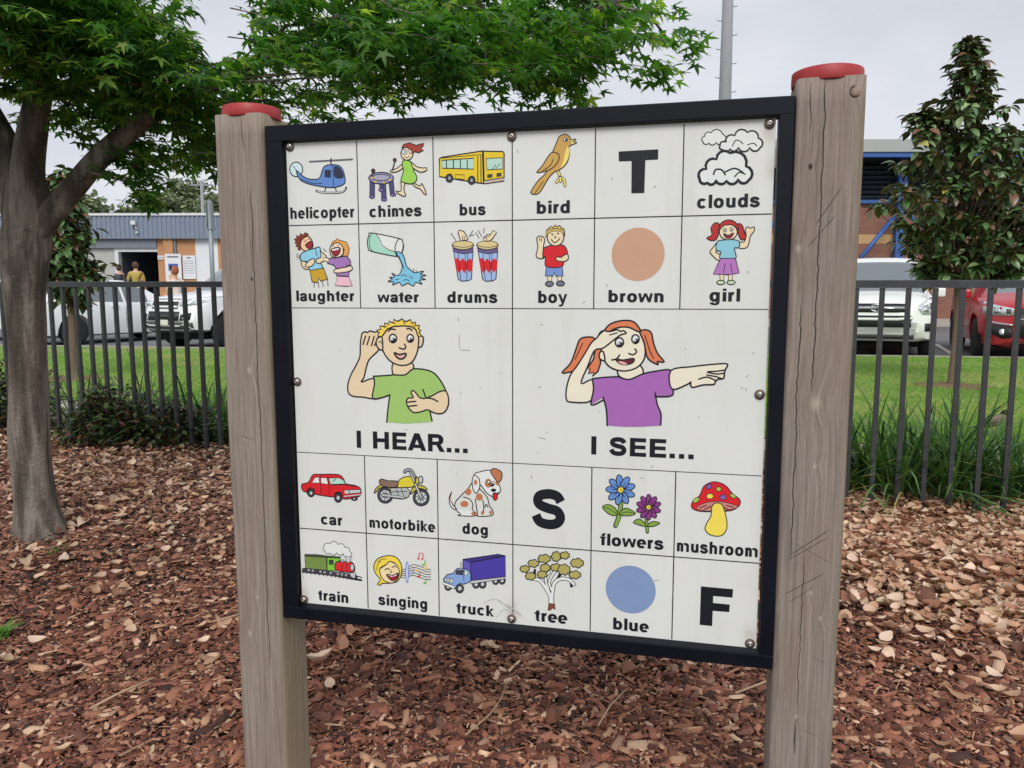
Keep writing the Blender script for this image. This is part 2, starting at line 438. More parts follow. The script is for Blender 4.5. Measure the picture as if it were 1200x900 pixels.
# ---- twigs and small weeds
twigm = simple('twig_bark', (176, 150, 122), .8, var=.3, scale=60)
def twig(pts, r, label):
    mb = MB(); P = [Vector((a, b, float(ground_h(a, b)) + .018 + c)) for a, b, c in pts]
    mb.tube(P, [r, r * .9, r * .8, r * .6, r * .4][:len(P)], 6)
    tag(mb.build('twig', twigm), label, 'twig')
twig([(.62, 2.02, .0), (.70, 2.05, .012), (.80, 2.10, .018), (.88, 2.18, .03), (.92, 2.27, .05)], .0035, 'long pale curved twig on the mulch left of the right post')
twig([(-1.02, 2.45, .0), (-.93, 2.50, .012), (-.86, 2.56, .016), (-.78, 2.57, .01)], .0028, 'short brown twig on the mulch left of the left post')
twig([(-1.12, 1.92, .0), (-1.06, 1.97, .015), (-1.0, 2.03, .02)], .0035, 'straight grey purple stick on the mulch at the bottom left corner')
twig([(.22, 1.86, .0), (.26, 1.93, .012), (.31, 2.0, .016)], .0025, 'thin straight twig under the middle of the sign')
twig([(-.12, 1.83, .0), (-.06, 1.9, .014), (-.03, 1.97, .02), (-.02, 2.04, .02)], .0022, 'thin bent twig under the left half of the sign')
weedm = simple('weed_green', (96, 142, 52), .6, var=.25, scale=40)
def weed(cx, cy, n, h, label):
    mb = MB(); z0 = float(ground_h(cx, cy))
    for i in range(n):
        a = rnd.random() * 2 * PI; L = h * rnd.uniform(.6, 1.1); w = .0022; lean = rnd.uniform(.3, 1.1)
        dx, dy = math.cos(a), math.sin(a); px_, py_ = -dy * w, dx * w; b = Vector((cx + rnd.gauss(0, .012), cy + rnd.gauss(0, .012), z0))
        pts = [b + Vector((dx * L * lean * t * t, dy * L * lean * t * t, L * t * (1 - .35 * t))) for t in (0, .4, .75, 1)]
        v = []
        for k, q in enumerate(pts):
            s_ = (1, 1, .7, .1)[k]; v += [q + Vector((px_ * s_, py_ * s_, 0)), q - Vector((px_ * s_, py_ * s_, 0))]
        mb.add(v, [(0, 1, 3, 2), (2, 3, 5, 4), (4, 5, 7, 6)])
    tag(mb.build('weed', weedm), label, 'weed')
weed(-1.68, 2.42, 60, .07, 'small bright green grass tuft in the mulch at the left edge')
weed(-1.98, 3.22, 16, .05, 'tiny green sprout in the mulch at the foot of the tree')
# pictures traced in panel units of 0.2 mm, each point relative to the one before
ART_COLOURS = {'K':(26,29,38),'sk':(222,204,168),'pk':(226,190,150),'W':(214,216,212),'gy':(150,152,154),'lg':(185,188,188),'dk':(64,62,68),'bl':(92,128,190),'gr':(150,200,80),'ye':(218,188,44),'rd':(202,34,42),'te':(172,206,190),'rg':(96,98,104),'hd':(196,216,216),'wd':(44,50,70),'pu':(112,98,160),'pl':(72,72,112),'ct':(136,130,164),'ci':(158,156,172),'mr':(92,46,56),'hr':(160,64,50),'bp':(186,168,160),'hb':(122,54,34),'pk2':(228,186,146),'mo':(146,40,48),'sb':(138,194,216),'oc':(190,152,44),'ho':(216,152,76),'fg':(232,208,180),'ps':(156,114,172),'pi':(224,178,192),'wa':(158,206,184),'wb':(120,186,212),'db':(150,176,214),'ta':(206,188,134),'bv':(98,86,128),'tb':(192,152,80),'yb':(226,206,116),'sh':(104,108,124),'bs':(112,138,194),'hy':(208,178,96),'br':(190,150,124),'hr2':(172,46,42),'sg':(186,202,162),'gs':(134,188,204),'gk':(172,112,178),'hs':(218,196,162),'yh':(228,198,80),'to':(214,160,152),'gt':(152,186,104),'or':(208,118,80),'ss':(222,214,192),'md':(92,34,44),'vt':(158,98,168),'yd':(190,176,70),'en':(168,174,172),'ye2':(208,192,56),'se':(126,104,88),'bw':(178,114,76),'cg':(112,134,68),'cr':(70,78,56),'lg2':(120,182,62),'r2':(204,42,46),'yh2':(228,202,76),'fs':(230,206,160),'nb':(120,140,200),'gn':(110,170,80),'tk':(72,60,152),'tl':(92,84,172),'tm':(60,52,122),'tc':(126,156,204),'lf':(126,156,66),'fb':(96,134,194),'fp':(136,56,128),'fc':(218,202,72),'un':(190,130,120),'ud':(120,50,56),'pv':(120,92,160),'lgn':(164,184,78),'ys':(228,208,84),'tr':(124,70,50),'tf':(168,158,90),'bc':(122,142,178),'sp':(168,168,160)}
ART_PICTURES = [
 ('blue helicopter picture', """L rg 0 25 274 201 493 -4
L K 0 20 522 178 -2 66
F hd 1 0 188 278 -7 28 -17 24 -26 16 -28 5 -29 -7 -24 -18 -15 -24 -6 -30 8 -29 17 -24 25 -15 30 -5 28 7 24 18 16 24
C K 1 15 188 278 -7 28 -17 24 -26 16 -28 5 -29 -7 -24 -18 -15 -24 -6 -30 8 -29 17 -24 25 -15 30 -5 28 7 24 18 16 24
L K 1 10 78 242 24 28 16 41
F bl 1 0 120 288 56 52 74 38 100 8 42 -25 28 -72 34 -37 66 -10 82 10 48 39 22 67 6 66 -34 34 -86 20 -100 -4 -124 -22 -98 -26 -75 -36 -43 -68
C K 1 15 120 288 56 52 74 38 100 8 42 -25 28 -72 34 -37 66 -10 82 10 48 39 22 67 6 66 -34 34 -86 20 -100 -4 -124 -22 -98 -26 -75 -36 -43 -68
F wd 0 0 450 296 64 3 -2 75 -65 -6
C K 0 10 450 296 64 3 -2 75 -65 -6
F wd 1 0 560 266 53 10 35 50 6 53 -69 2 -29 -27
C K 1 10 560 266 53 10 35 50 6 53 -69 2 -29 -27
L K 1 10 538 244 4 104 1 124
L K 1 10 162 380 148 50 100 2
L K 1 15 454 474 -14 38
L K 1 15 558 478 16 38
L K 1 30 342 508 90 21 198 2 58 -45
L lg 1 15 352 511 80 18 193 1 50 -36"""),
 ('girl playing chimes picture', """L K 0 82 986 430 -4 154
L pl 0 63 986 430 -4 154
L K 0 81 1110 456 4 158
L pl 0 62 1110 456 4 158
L K 0 76 1196 426 14 142
L pl 0 57 1196 426 14 142
L K 0 62 1089 434 -2 87
L pl 0 43 1089 434 -2 87
F pu 1 0 1010 589 -2 5 -7 6 -10 2 -12 2 -12 -2 -10 -4 -7 -5 -2 -6 2 -6 8 -5 10 -2 12 -2 12 2 10 4 6 5
C K 1 10 1010 589 -2 5 -7 6 -10 2 -12 2 -12 -2 -10 -4 -7 -5 -2 -6 2 -6 8 -5 10 -2 12 -2 12 2 10 4 6 5
F pu 1 0 1147 624 -3 6 -6 4 -11 3 -11 1 -12 -2 -10 -3 -8 -5 -2 -6 3 -6 7 -5 10 -3 12 0 12 1 10 3 6 6
C K 1 10 1147 624 -3 6 -6 4 -11 3 -11 1 -12 -2 -10 -3 -8 -5 -2 -6 3 -6 7 -5 10 -3 12 0 12 1 10 3 6 6
F pu 1 0 1248 576 -2 6 -8 5 -10 3 -12 0 -11 -1 -10 -3 -7 -6 -2 -6 2 -6 8 -4 10 -3 12 -1 11 2 10 3 7 5
C K 1 10 1248 576 -2 6 -8 5 -10 3 -12 0 -11 -1 -10 -3 -7 -6 -2 -6 2 -6 8 -4 10 -3 12 -1 11 2 10 3 7 5
F pu 1 0 1118 522 -2 6 -8 4 -10 4 -12 0 -12 -1 -10 -4 -6 -5 -2 -6 2 -6 7 -4 10 -4 12 0 12 2 10 3 7 5
C K 1 10 1118 522 -2 6 -8 4 -10 4 -12 0 -12 -1 -10 -4 -6 -5 -2 -6 2 -6 7 -4 10 -4 12 0 12 2 10 3 7 5
F ct 1 0 1226 406 -12 22 -30 18 -45 11 -53 3 -53 -6 -45 -14 -30 -21 -10 -23 11 -22 31 -18 46 -11 52 -3 54 6 44 15 30 20
C K 1 14 1226 406 -12 22 -30 18 -45 11 -53 3 -53 -6 -45 -14 -30 -21 -10 -23 11 -22 31 -18 46 -11 52 -3 54 6 44 15 30 20
F ci 1 0 1183 398 -7 12 -22 10 -30 6 -38 1 -36 -3 -31 -9 -21 -11 -6 -13 7 -12 21 -10 32 -6 36 -1 36 4 32 8 20 11
C K 1 10 1183 398 -7 12 -22 10 -30 6 -38 1 -36 -3 -31 -9 -21 -11 -6 -13 7 -12 21 -10 32 -6 36 -1 36 4 32 8 20 11
F ye 1 0 1001 392 -1 2 -4 4 -4 1 -6 1 -5 -1 -5 -3 -2 -2 -2 -4 2 -3 2 -3 6 -2 5 0 5 1 5 2 3 3
F ye 1 0 1036 436 -1 4 -3 2 -5 2 -5 0 -6 0 -4 -2 -4 -4 -1 -2 1 -4 4 -2 4 -2 6 -1 6 1 4 2 3 3
F ye 1 0 1132 448 -2 4 -2 2 -6 2 -5 0 -5 0 -5 -2 -3 -4 -1 -2 1 -4 4 -2 4 -2 6 -1 5 1 5 2 2 3
F ye 1 0 1199 422 -1 4 -4 2 -4 2 -6 0 -5 0 -5 -2 -2 -4 -2 -2 2 -4 2 -2 6 -2 5 -1 5 1 5 2 3 3
L K 1 19 1000 328 -16 54
F mr 1 0 1020 322 -2 7 -4 5 -6 4 -8 1 -8 -1 -6 -4 -4 -6 -1 -7 2 -7 4 -5 7 -3 7 -2 7 2 6 4 4 6
C K 1 14 1020 322 -2 7 -4 5 -6 4 -8 1 -8 -1 -6 -4 -4 -6 -1 -7 2 -7 4 -5 7 -3 7 -2 7 2 6 4 4 6
F sk 1 0 1340 259 -77 51 -67 14 10 22 68 -6 72 -44
C K 1 14 1340 259 -77 51 -67 14 10 22 68 -6 72 -44
L K 1 19 1215 330 29 -96
F mr 1 0 1262 224 -1 6 -5 6 -6 3 -7 1 -7 -2 -6 -4 -4 -6 -2 -6 2 -6 4 -6 6 -4 8 0 7 1 6 4 4 6
C K 1 9 1262 224 -1 6 -5 6 -6 3 -7 1 -7 -2 -6 -4 -4 -6 -2 -6 2 -6 4 -6 6 -4 8 0 7 1 6 4 4 6
F sk 1 0 1308 437 3 81 -17 27 -40 -5 16 22 63 32 24 -10 -18 -55 11 -82
C K 1 14 1308 437 3 81 -17 27 -40 -5 16 22 63 32 24 -10 -18 -55 11 -82
F sk 1 0 1437 463 81 33 17 -26 25 44 24 66 -25 -5 -37 -45 -62 -30
C K 1 14 1437 463 81 33 17 -26 25 44 24 66 -25 -5 -37 -45 -62 -30
F gr 1 0 1340 231 66 9 22 22 27 88 29 54 -16 47 -55 20 -82 -18 -23 -23 30 -96 -13 -54
C K 1 14 1340 231 66 9 22 22 27 88 29 54 -16 47 -55 20 -82 -18 -23 -23 30 -96 -13 -54
F sk 1 0 1424 252 62 49 70 15 35 0 -5 28 -66 12 -69 -39 -18 -27
C K 1 14 1424 252 62 49 70 15 35 0 -5 28 -66 12 -69 -39 -18 -27
F sk 1 0 1444 166 -5 26 -15 20 -21 14 -25 4 -26 -6 -20 -15 -14 -23 -5 -25 5 -25 16 -21 21 -13 25 -4 25 6 21 15 14 22
C K 1 14 1444 166 -5 26 -15 20 -21 14 -25 4 -26 -6 -20 -15 -14 -23 -5 -25 5 -25 16 -21 21 -13 25 -4 25 6 21 15 14 22
F W 1 0 1382 147 -3 9 -7 8 -10 6 -12 1 -11 -3 -10 -6 -7 -8 -2 -10 3 -10 7 -8 10 -5 12 -1 12 2 9 6 7 9
C K 1 9 1382 147 -3 9 -7 8 -10 6 -12 1 -11 -3 -10 -6 -7 -8 -2 -10 3 -10 7 -8 10 -5 12 -1 12 2 9 6 7 9
F K 1 0 1365 146 -1 4 -2 2 -2 2 -4 0 -4 0 -3 -2 -2 -4 -1 -2 1 -4 3 -2 2 -2 4 -1 4 1 2 2 2 3
F W 1 0 1438 145 -2 7 -4 6 -6 4 -7 2 -7 -2 -6 -5 -4 -7 -2 -6 2 -8 4 -6 6 -4 8 -1 6 1 6 5 4 7
C K 1 9 1438 145 -2 7 -4 6 -6 4 -7 2 -7 -2 -6 -5 -4 -7 -2 -6 2 -8 4 -6 6 -4 8 -1 6 1 6 5 4 7
L K 1 9 1348 194 30 12 28 -16
F hr 0 0 1322 102 21 -30 66 -14 74 29 42 -11 42 -6 -15 33 -28 11 38 24 -57 22 -46 -14 -17 38 -16 -56 -53 -28
C K 0 14 1322 102 21 -30 66 -14 74 29 42 -11 42 -6 -15 33 -28 11 38 24 -57 22 -46 -14 -17 38 -16 -56 -53 -28"""),
 ('yellow bus picture', """F ye 0 0 1731 230 23 -12 420 -44 228 14 12 20 -1 240 -212 45 -52 -6 -421 -79
C K 0 18 1731 230 23 -12 420 -44 228 14 12 20 -1 240 -212 45 -52 -6 -421 -79
F te 0 0 1754 248 346 -8 -6 108 -334 -22
C K 0 14 1754 248 346 -8 -6 108 -334 -22
L K 0 14 1804 246 2 86
L K 0 14 1880 248 1 88
L K 0 14 1954 252 2 86
L K 0 14 2027 254 1 87
L K 0 9 1742 226 432 -18
L K 0 27 2194 182 7 307
L K 0 13 2140 222 -2 260
L K 0 13 2172 218 0 268
F te 0 0 2229 248 169 0 0 110 -165 2
C K 0 13 2229 248 169 0 0 110 -165 2
L K 0 9 2296 354 33 -41
L K 0 9 2329 350 45 -44
F dk 0 0 2240 408 51 -2 -1 29 -50 3
C K 0 9 2240 408 51 -2 -1 29 -50 3
F dk 0 0 2336 401 48 -5 0 30 -48 4
C K 0 9 2336 401 48 -5 0 30 -48 4
F bp 0 0 2201 466 212 -24 2 34 -209 22
C K 0 13 2201 466 212 -24 2 34 -209 22
C K 0 9 1900 394 96 8 0 42 -96 -8
F dk 1 0 1873 429 -3 15 -8 13 -12 9 -14 2 -14 -4 -12 -8 -8 -14 -2 -16 2 -15 8 -13 12 -8 14 -3 14 3 12 10 8 13
C K 1 14 1873 429 -3 15 -8 13 -12 9 -14 2 -14 -4 -12 -8 -8 -14 -2 -16 2 -15 8 -13 12 -8 14 -3 14 3 12 10 8 13
F gy 1 0 1854 428 -1 8 -4 7 -6 5 -7 1 -7 -2 -6 -5 -4 -7 -1 -8 2 -8 4 -7 6 -4 6 -2 8 2 6 5 4 7
C K 1 9 1854 428 -1 8 -4 7 -6 5 -7 1 -7 -2 -6 -5 -4 -7 -1 -8 2 -8 4 -7 6 -4 6 -2 8 2 6 5 4 7
F dk 1 0 2109 458 -3 16 -8 12 -12 8 -14 4 -14 -4 -11 -10 -8 -12 -3 -16 4 -16 8 -12 11 -8 14 -3 14 3 11 10 8 13
C K 1 14 2109 458 -3 16 -8 12 -12 8 -14 4 -14 -4 -11 -10 -8 -12 -3 -16 4 -16 8 -12 11 -8 14 -3 14 3 11 10 8 13
F gy 1 0 2091 458 -1 8 -4 6 -6 5 -8 1 -6 -2 -6 -4 -4 -8 -2 -8 2 -8 4 -6 6 -4 7 -2 7 2 6 4 4 8
C K 1 9 2091 458 -1 8 -4 6 -6 5 -8 1 -6 -2 -6 -4 -4 -8 -2 -8 2 -8 4 -6 6 -4 7 -2 7 2 6 4 4 8"""),
 ('two laughing children picture', """F hb 0 0 56 1014 36 -13 -9 -29 41 12 11 -32 35 18 21 -26 40 14 -5 20 38 35 -22 50 -80 -33 -32 50 3 50 -35 -1 6 -32 -30 -5 16 -32 -30 -4 20 -23
C K 0 10 56 1014 36 -13 -9 -29 41 12 11 -32 35 18 21 -26 40 14 -5 20 38 35 -22 50 -80 -33 -32 50 3 50 -35 -1 6 -32 -30 -5 16 -32 -30 -4 20 -23
F pk2 1 0 148 1025 67 -40 49 33 18 64 -32 50 -61 10 -55 -44
C K 1 15 148 1025 67 -40 49 33 18 64 -32 50 -61 10 -55 -44
F mo 1 0 192 1076 77 -40 6 46 -39 36
C K 1 15 192 1076 77 -40 6 46 -39 36
L K 1 10 178 1039 25 -9
L K 1 10 226 1017 26 -4
F sk 1 0 137 1228 43 30 51 -10 61 -30 -6 50 -71 68 -43 -4 -34 -42
C K 1 15 137 1228 43 30 51 -10 61 -30 -6 50 -71 68 -43 -4 -34 -42
F sb 1 0 144 1166 66 -30 76 -18 69 -17 16 45 28 69 -57 27 48 78 -76 32 -72 4 -23 -70 27 -27 -97 -10 -24 -37
C K 1 15 144 1166 66 -30 76 -18 69 -17 16 45 28 69 -57 27 48 78 -76 32 -72 4 -23 -70 27 -27 -97 -10 -24 -37
F sk 1 0 366 1146 68 56 -10 32 -78 44 -34 -22 10 -28 52 -22
C K 1 15 366 1146 68 56 -10 32 -78 44 -34 -22 10 -28 52 -22
F sk 1 0 218 1252 60 -29 19 19 -17 45 -46 23 -56 -1
C K 1 15 218 1252 60 -29 19 19 -17 45 -46 23 -56 -1
F oc 0 0 232 1350 168 -23 42 117 -82 22 -26 -36 -8 52 -68 -7
C K 0 15 232 1350 168 -23 42 117 -82 22 -26 -36 -8 52 -68 -7
L K 1 10 286 1482 -10 50
L K 1 10 332 1487 3 45
L K 1 10 376 1464 12 60
L K 1 10 442 1448 2 69
L K 1 10 91 1166 -5 50
L K 1 10 114 1184 -5 44
L K 1 10 402 1120 34 28
L K 1 10 312 1116 12 80
F ho 0 0 488 1103 26 -59 41 -12 11 -18 24 18 86 20 30 68 -17 80 -40 14 -19 -14 19 -68 -36 -40 -75 -2
C K 0 10 488 1103 26 -59 41 -12 11 -18 24 18 86 20 30 68 -17 80 -40 14 -19 -14 19 -68 -36 -40 -75 -2
F fg 1 0 482 1112 44 -44 68 -4 38 50 -2 64 -56 35 -70 -10 -23 -45
C K 1 15 482 1112 44 -44 68 -4 38 50 -2 64 -56 35 -70 -10 -23 -45
F mo 1 0 497 1126 95 -17 4 50 -42 40 -39 -14
C K 1 15 497 1126 95 -17 4 50 -42 40 -39 -14
F W 0 0 502 1126 86 -12 -6 18 -70 12
L K 1 10 513 1094 21 -8
L K 1 10 568 1086 25 0
F ps 0 0 454 1225 105 -8 113 -17 40 46 8 54 -51 -4 -9 54 36 18 -6 50 -142 -10 2 -73 -33 -41 -70 -19
C K 0 15 454 1225 105 -8 113 -17 40 46 8 54 -51 -4 -9 54 36 18 -6 50 -142 -10 2 -73 -33 -41 -70 -19
F fg 1 0 720 1305 14 36 -55 27 -135 12 -24 -27 36 -18 112 -17
C K 1 15 720 1305 14 36 -55 27 -135 12 -24 -27 36 -18 112 -17
F fg 0 0 404 1211 60 14 -2 37 -64 -15
C K 0 10 404 1211 60 14 -2 37 -64 -15
F pi 0 0 560 1415 132 7 38 96 -80 4 -120 -9
C K 0 10 560 1415 132 7 38 96 -80 4 -120 -9"""),
 ('water pouring from glass picture', """F W 1 0 965 963 307 63 38 28 12 66 -30 70 -52 22 -280 -57 -38 -41 -5 -72 18 -50
F wa 1 0 965 963 49 13 32 51 22 71 82 46 90 24 4 44 -284 -57 -38 -41 -5 -72 18 -50
C K 1 15 965 963 307 63 38 28 12 66 -30 70 -52 22 -280 -57 -38 -41 -5 -72 18 -50
C K 1 14 1315 1126 -9 34 -14 27 -18 17 -17 5 -15 -9 -10 -22 -4 -30 2 -35 9 -33 15 -28 16 -18 18 -4 15 9 11 21 4 31
L K 1 10 1018 978 38 54 27 62 79 50 72 19
L K 1 10 965 970 -26 55 5 89 24 36
F wb 1 0 1240 1168 53 7 35 45 22 88 58 56 36 19 98 -15 -39 33 66 9 -67 22 62 22 -72 9 33 40 -75 -18 -25 38 -61 -29 -66 26 -30 -36 -78 27 15 -31 -67 -6 53 -24 -33 -20 58 -4 -33 -40 62 26 34 -22 25 -70 -22 -68
C K 1 14 1240 1168 53 7 35 45 22 88 58 56 36 19 98 -15 -39 33 66 9 -67 22 62 22 -72 9 33 40 -75 -18 -25 38 -61 -29 -66 26 -30 -36 -78 27 15 -31 -67 -6 53 -24 -33 -20 58 -4 -33 -40 62 26 34 -22 25 -70 -22 -68
L K 1 10 1268 1208 34 78 24 56
L K 1 10 1288 1420 36 -16 31 22
L K 1 10 1384 1420 35 22
L K 1 10 1311 1464 37 -10 35 18
L K 1 10 1227 1457 37 -9
L K 1 10 1433 1343 -5 27
L K 1 9 1456 1354 10 29"""),
 ('pair of drums picture', """F db 0 0 1872 1161 211 3 -21 289 -34 17 -70 4 -38 -18
C K 0 14 1872 1161 211 3 -21 289 -34 17 -70 4 -38 -18
F rd 0 0 1880 1248 32 -14 28 34 32 -30 34 40 40 -38 32 26 -4 82 -30 40 -32 -36 -28 39 -26 -39 -24 43 -37 -44
L K 0 9 1922 1172 25 289
L K 0 9 1996 1178 4 214
L K 0 9 2024 1178 -12 284
F bv 0 0 1862 1137 226 3 -8 44 -108 11 -100 -23
C K 0 9 1862 1137 226 3 -8 44 -108 11 -100 -23
F ta 1 0 2088 1110 -9 16 -25 14 -37 9 -44 3 -44 -4 -37 -10 -25 -15 -9 -17 10 -16 24 -14 38 -8 44 -3 44 4 36 10 26 15
C K 1 14 2088 1110 -9 16 -25 14 -37 9 -44 3 -44 -4 -37 -10 -25 -15 -9 -17 10 -16 24 -14 38 -8 44 -3 44 4 36 10 26 15
F ta 1 0 2084 1097 -9 12 -24 11 -35 6 -42 2 -43 -4 -35 -7 -24 -11 -9 -12 9 -13 24 -10 36 -7 42 -2 42 4 36 8 23 10
C K 1 9 2084 1097 -9 12 -24 11 -35 6 -42 2 -43 -4 -35 -7 -24 -11 -9 -12 9 -13 24 -10 36 -7 42 -2 42 4 36 8 23 10
F db 0 0 2136 1164 208 4 -20 286 -34 18 -68 4 -38 -18
C K 0 14 2136 1164 208 4 -20 286 -34 18 -68 4 -38 -18
F rd 0 0 2144 1252 32 -16 27 36 32 -30 33 39 39 -39 31 26 -2 82 -30 40 -31 -36 -27 39 -28 -39 -22 43 -36 -43
L K 0 9 2186 1176 25 286
L K 0 9 2258 1182 6 212
L K 0 9 2285 1182 -11 281
F bv 0 0 2126 1141 222 3 -7 43 -106 11 -99 -22
C K 0 9 2126 1141 222 3 -7 43 -106 11 -99 -22
F ta 1 0 2348 1114 -8 16 -25 14 -37 8 -43 4 -43 -4 -37 -10 -25 -15 -8 -17 9 -16 25 -14 36 -8 44 -2 43 4 37 9 24 15
C K 1 13 2348 1114 -8 16 -25 14 -37 8 -43 4 -43 -4 -37 -10 -25 -15 -8 -17 9 -16 25 -14 36 -8 44 -2 43 4 37 9 24 15
F ta 1 0 2344 1101 -8 13 -24 10 -35 6 -41 2 -42 -4 -36 -7 -23 -11 -9 -12 9 -12 24 -10 35 -7 42 -2 41 3 35 8 24 10
C K 1 9 2344 1101 -8 13 -24 10 -35 6 -41 2 -42 -4 -36 -7 -23 -11 -9 -12 9 -12 24 -10 35 -7 42 -2 41 3 35 8 24 10
F sk 0 0 1924 978 10 -26 52 16 30 50 13 26 -21 17 -34 -5 -23 13 -13 -43
C K 0 14 1924 978 10 -26 52 16 30 50 13 26 -21 17 -34 -5 -23 13 -13 -43
L K 1 9 1974 1011 -4 45
L K 1 9 1992 1018 5 38
F sk 0 0 2297 964 36 22 -45 63 -41 25 -45 -6 -9 -30 43 -33 34 -3
C K 0 13 2297 964 36 22 -45 63 -41 25 -45 -6 -9 -30 43 -33 34 -3
L K 1 9 2224 1037 10 28
L K 1 9 2202 1036 68 -20
L K 0 9 1848 984 52 76
L K 0 9 2080 964 -37 59
L K 0 9 2062 1012 32 -10
L K 0 9 2139 960 36 61
L K 0 9 2202 936 -4 51
L K 0 9 2112 981 36 57"""),
 ('tan bird picture', """L K 1 42 2952 380 32 78 -36 49
L yb 1 24 2952 380 32 78 -36 49
L K 1 42 2984 458 40 29 10 55
L yb 1 24 2984 458 40 29 10 55
L K 1 42 2984 463 7 37
L yb 1 24 2984 463 7 37
F tb 1 0 2692 608 16 -50 60 -78 76 -72 42 -139 65 -151 23 -48 56 -20 42 20 17 28 53 5 -32 16 38 17 -61 22 -19 28 6 68 -28 78 -65 54 -59 24 -59 62 -90 134
C K 1 14 2692 608 16 -50 60 -78 76 -72 42 -139 65 -151 23 -48 56 -20 42 20 17 28 53 5 -32 16 38 17 -61 22 -19 28 6 68 -28 78 -65 54 -59 24 -59 62 -90 134
F yb 1 0 3064 164 8 90 -30 71 -52 47 28 -75 14 -71
F yb 0 0 3086 102 54 3 -40 16 42 15 -50 16
C K 0 9 3086 102 54 3 -40 16 42 15 -50 16
F tb 1 0 2749 404 57 -62 61 -92 43 -34 60 25 -4 59 -46 60 -76 34
C K 1 14 2749 404 57 -62 61 -92 43 -34 60 25 -4 59 -46 60 -76 34
L K 1 10 2804 390 82 -48 28 -60
L K 1 9 2839 380 59 -54
L K 1 10 2732 605 84 -111
F W 1 0 3056 101 -1 7 -5 7 -6 4 -8 1 -8 -2 -8 -4 -4 -7 -2 -8 2 -7 4 -7 7 -4 8 -1 9 2 6 4 4 7
C K 1 9 3056 101 -1 7 -5 7 -6 4 -8 1 -8 -2 -8 -4 -4 -7 -2 -8 2 -7 4 -7 7 -4 8 -1 9 2 6 4 4 7
F K 1 0 3052 103 -1 4 -3 4 -4 2 -4 1 -4 -2 -4 -2 -2 -4 -2 -4 1 -4 3 -4 4 -2 4 0 4 0 4 3 3 3"""),
 ('large capital letter T', """F K 0 0 3558 237 378 -5 0 96 -120 1 -5 309 -124 -1 -3 -305 -122 -2"""),
 ('three white clouds picture', """F W 0 0 4350 182 -10 -12 -2 -14 4 -12 10 -9 14 -3 1 -17 9 -13 13 -7 17 1 14 8 19 -20 25 -10 26 5 24 17 14 26 16 8 11 14 3 15 -4 16 -12 12 -8 18 -16 10 -18 1 -18 -8 -14 -16 -8 15 -14 8 -16 1 -15 -8 -11 -14 -10 10 -13 4 -13 -3 -12 -9
C K 0 13 4350 182 -10 -12 -2 -14 4 -12 10 -9 14 -3 1 -17 9 -13 13 -7 17 1 14 8 19 -20 25 -10 26 5 24 17 14 26 16 8 11 14 3 15 -4 16 -12 12 -8 18 -16 10 -18 1 -18 -8 -14 -16 -8 15 -14 8 -16 1 -15 -8 -11 -14 -10 10 -13 4 -13 -3 -12 -9
F W 0 0 4528 260 -10 -1 -9 -5 -5 -7 -2 -9 4 -10 0 -18 8 -14 12 -7 18 -1 16 8 -2 -27 10 -23 19 -13 26 -3 25 10 10 -30 22 -19 27 -5 30 8 24 22 25 -13 28 1 24 14 17 24 4 30 22 11 14 19 4 22 -7 22 -18 16 -12 18 -21 9 -21 -2 -20 -13 -14 -21 -14 23 -24 12 -26 -1 -24 -14 -16 -25 -8 19 -16 11 -17 2 -19 -6 -14 -16 -10 16 -15 9 -17 1 -16 -9
C K 0 21 4528 260 -10 -1 -9 -5 -5 -7 -2 -9 4 -10 0 -18 8 -14 12 -7 18 -1 16 8 -2 -27 10 -23 19 -13 26 -3 25 10 10 -30 22 -19 27 -5 30 8 24 22 25 -13 28 1 24 14 17 24 4 30 22 11 14 19 4 22 -7 22 -18 16 -12 18 -21 9 -21 -2 -20 -13 -14 -21 -14 23 -24 12 -26 -1 -24 -14 -16 -25 -8 19 -16 11 -17 2 -19 -6 -14 -16 -10 16 -15 9 -17 1 -16 -9
L K 1 13 4618 234 30 -52 42 12 22 22
L K 1 13 4755 229 52 -13 32 27
F W 0 0 4399 561 -17 9 -20 -1 -18 -9 -12 -16 -4 -20 -10 -28 2 -27 14 -21 24 -14 29 0 -6 -34 11 -31 22 -21 32 -8 33 8 5 -35 22 -26 30 -13 34 4 31 18 47 -10 46 13 36 30 20 45 -2 48 31 16 20 28 7 32 -9 31 -23 23 -15 18 -22 8 -23 -2 -20 -14 -14 -22 -12 24 -22 15 -26 3 -26 -11 -20 -21 -14 19 -22 9 -24 -2 -22 -12 -14 -22 -7 20 -15 14 -19 4 -21 -5
C K 0 35 4399 561 -17 9 -20 -1 -18 -9 -12 -16 -4 -20 -10 -28 2 -27 14 -21 24 -14 29 0 -6 -34 11 -31 22 -21 32 -8 33 8 5 -35 22 -26 30 -13 34 4 31 18 47 -10 46 13 36 30 20 45 -2 48 31 16 20 28 7 32 -9 31 -23 23 -15 18 -22 8 -23 -2 -20 -14 -14 -22 -12 24 -22 15 -26 3 -26 -11 -20 -21 -14 19 -22 9 -24 -2 -22 -12 -14 -22 -7 20 -15 14 -19 4 -21 -5
L K 1 22 4455 485 20 -43 54 6 33 45
L K 1 21 4562 467 84 -29 75 40
L K 1 17 4648 514 41 -38 53 19"""),
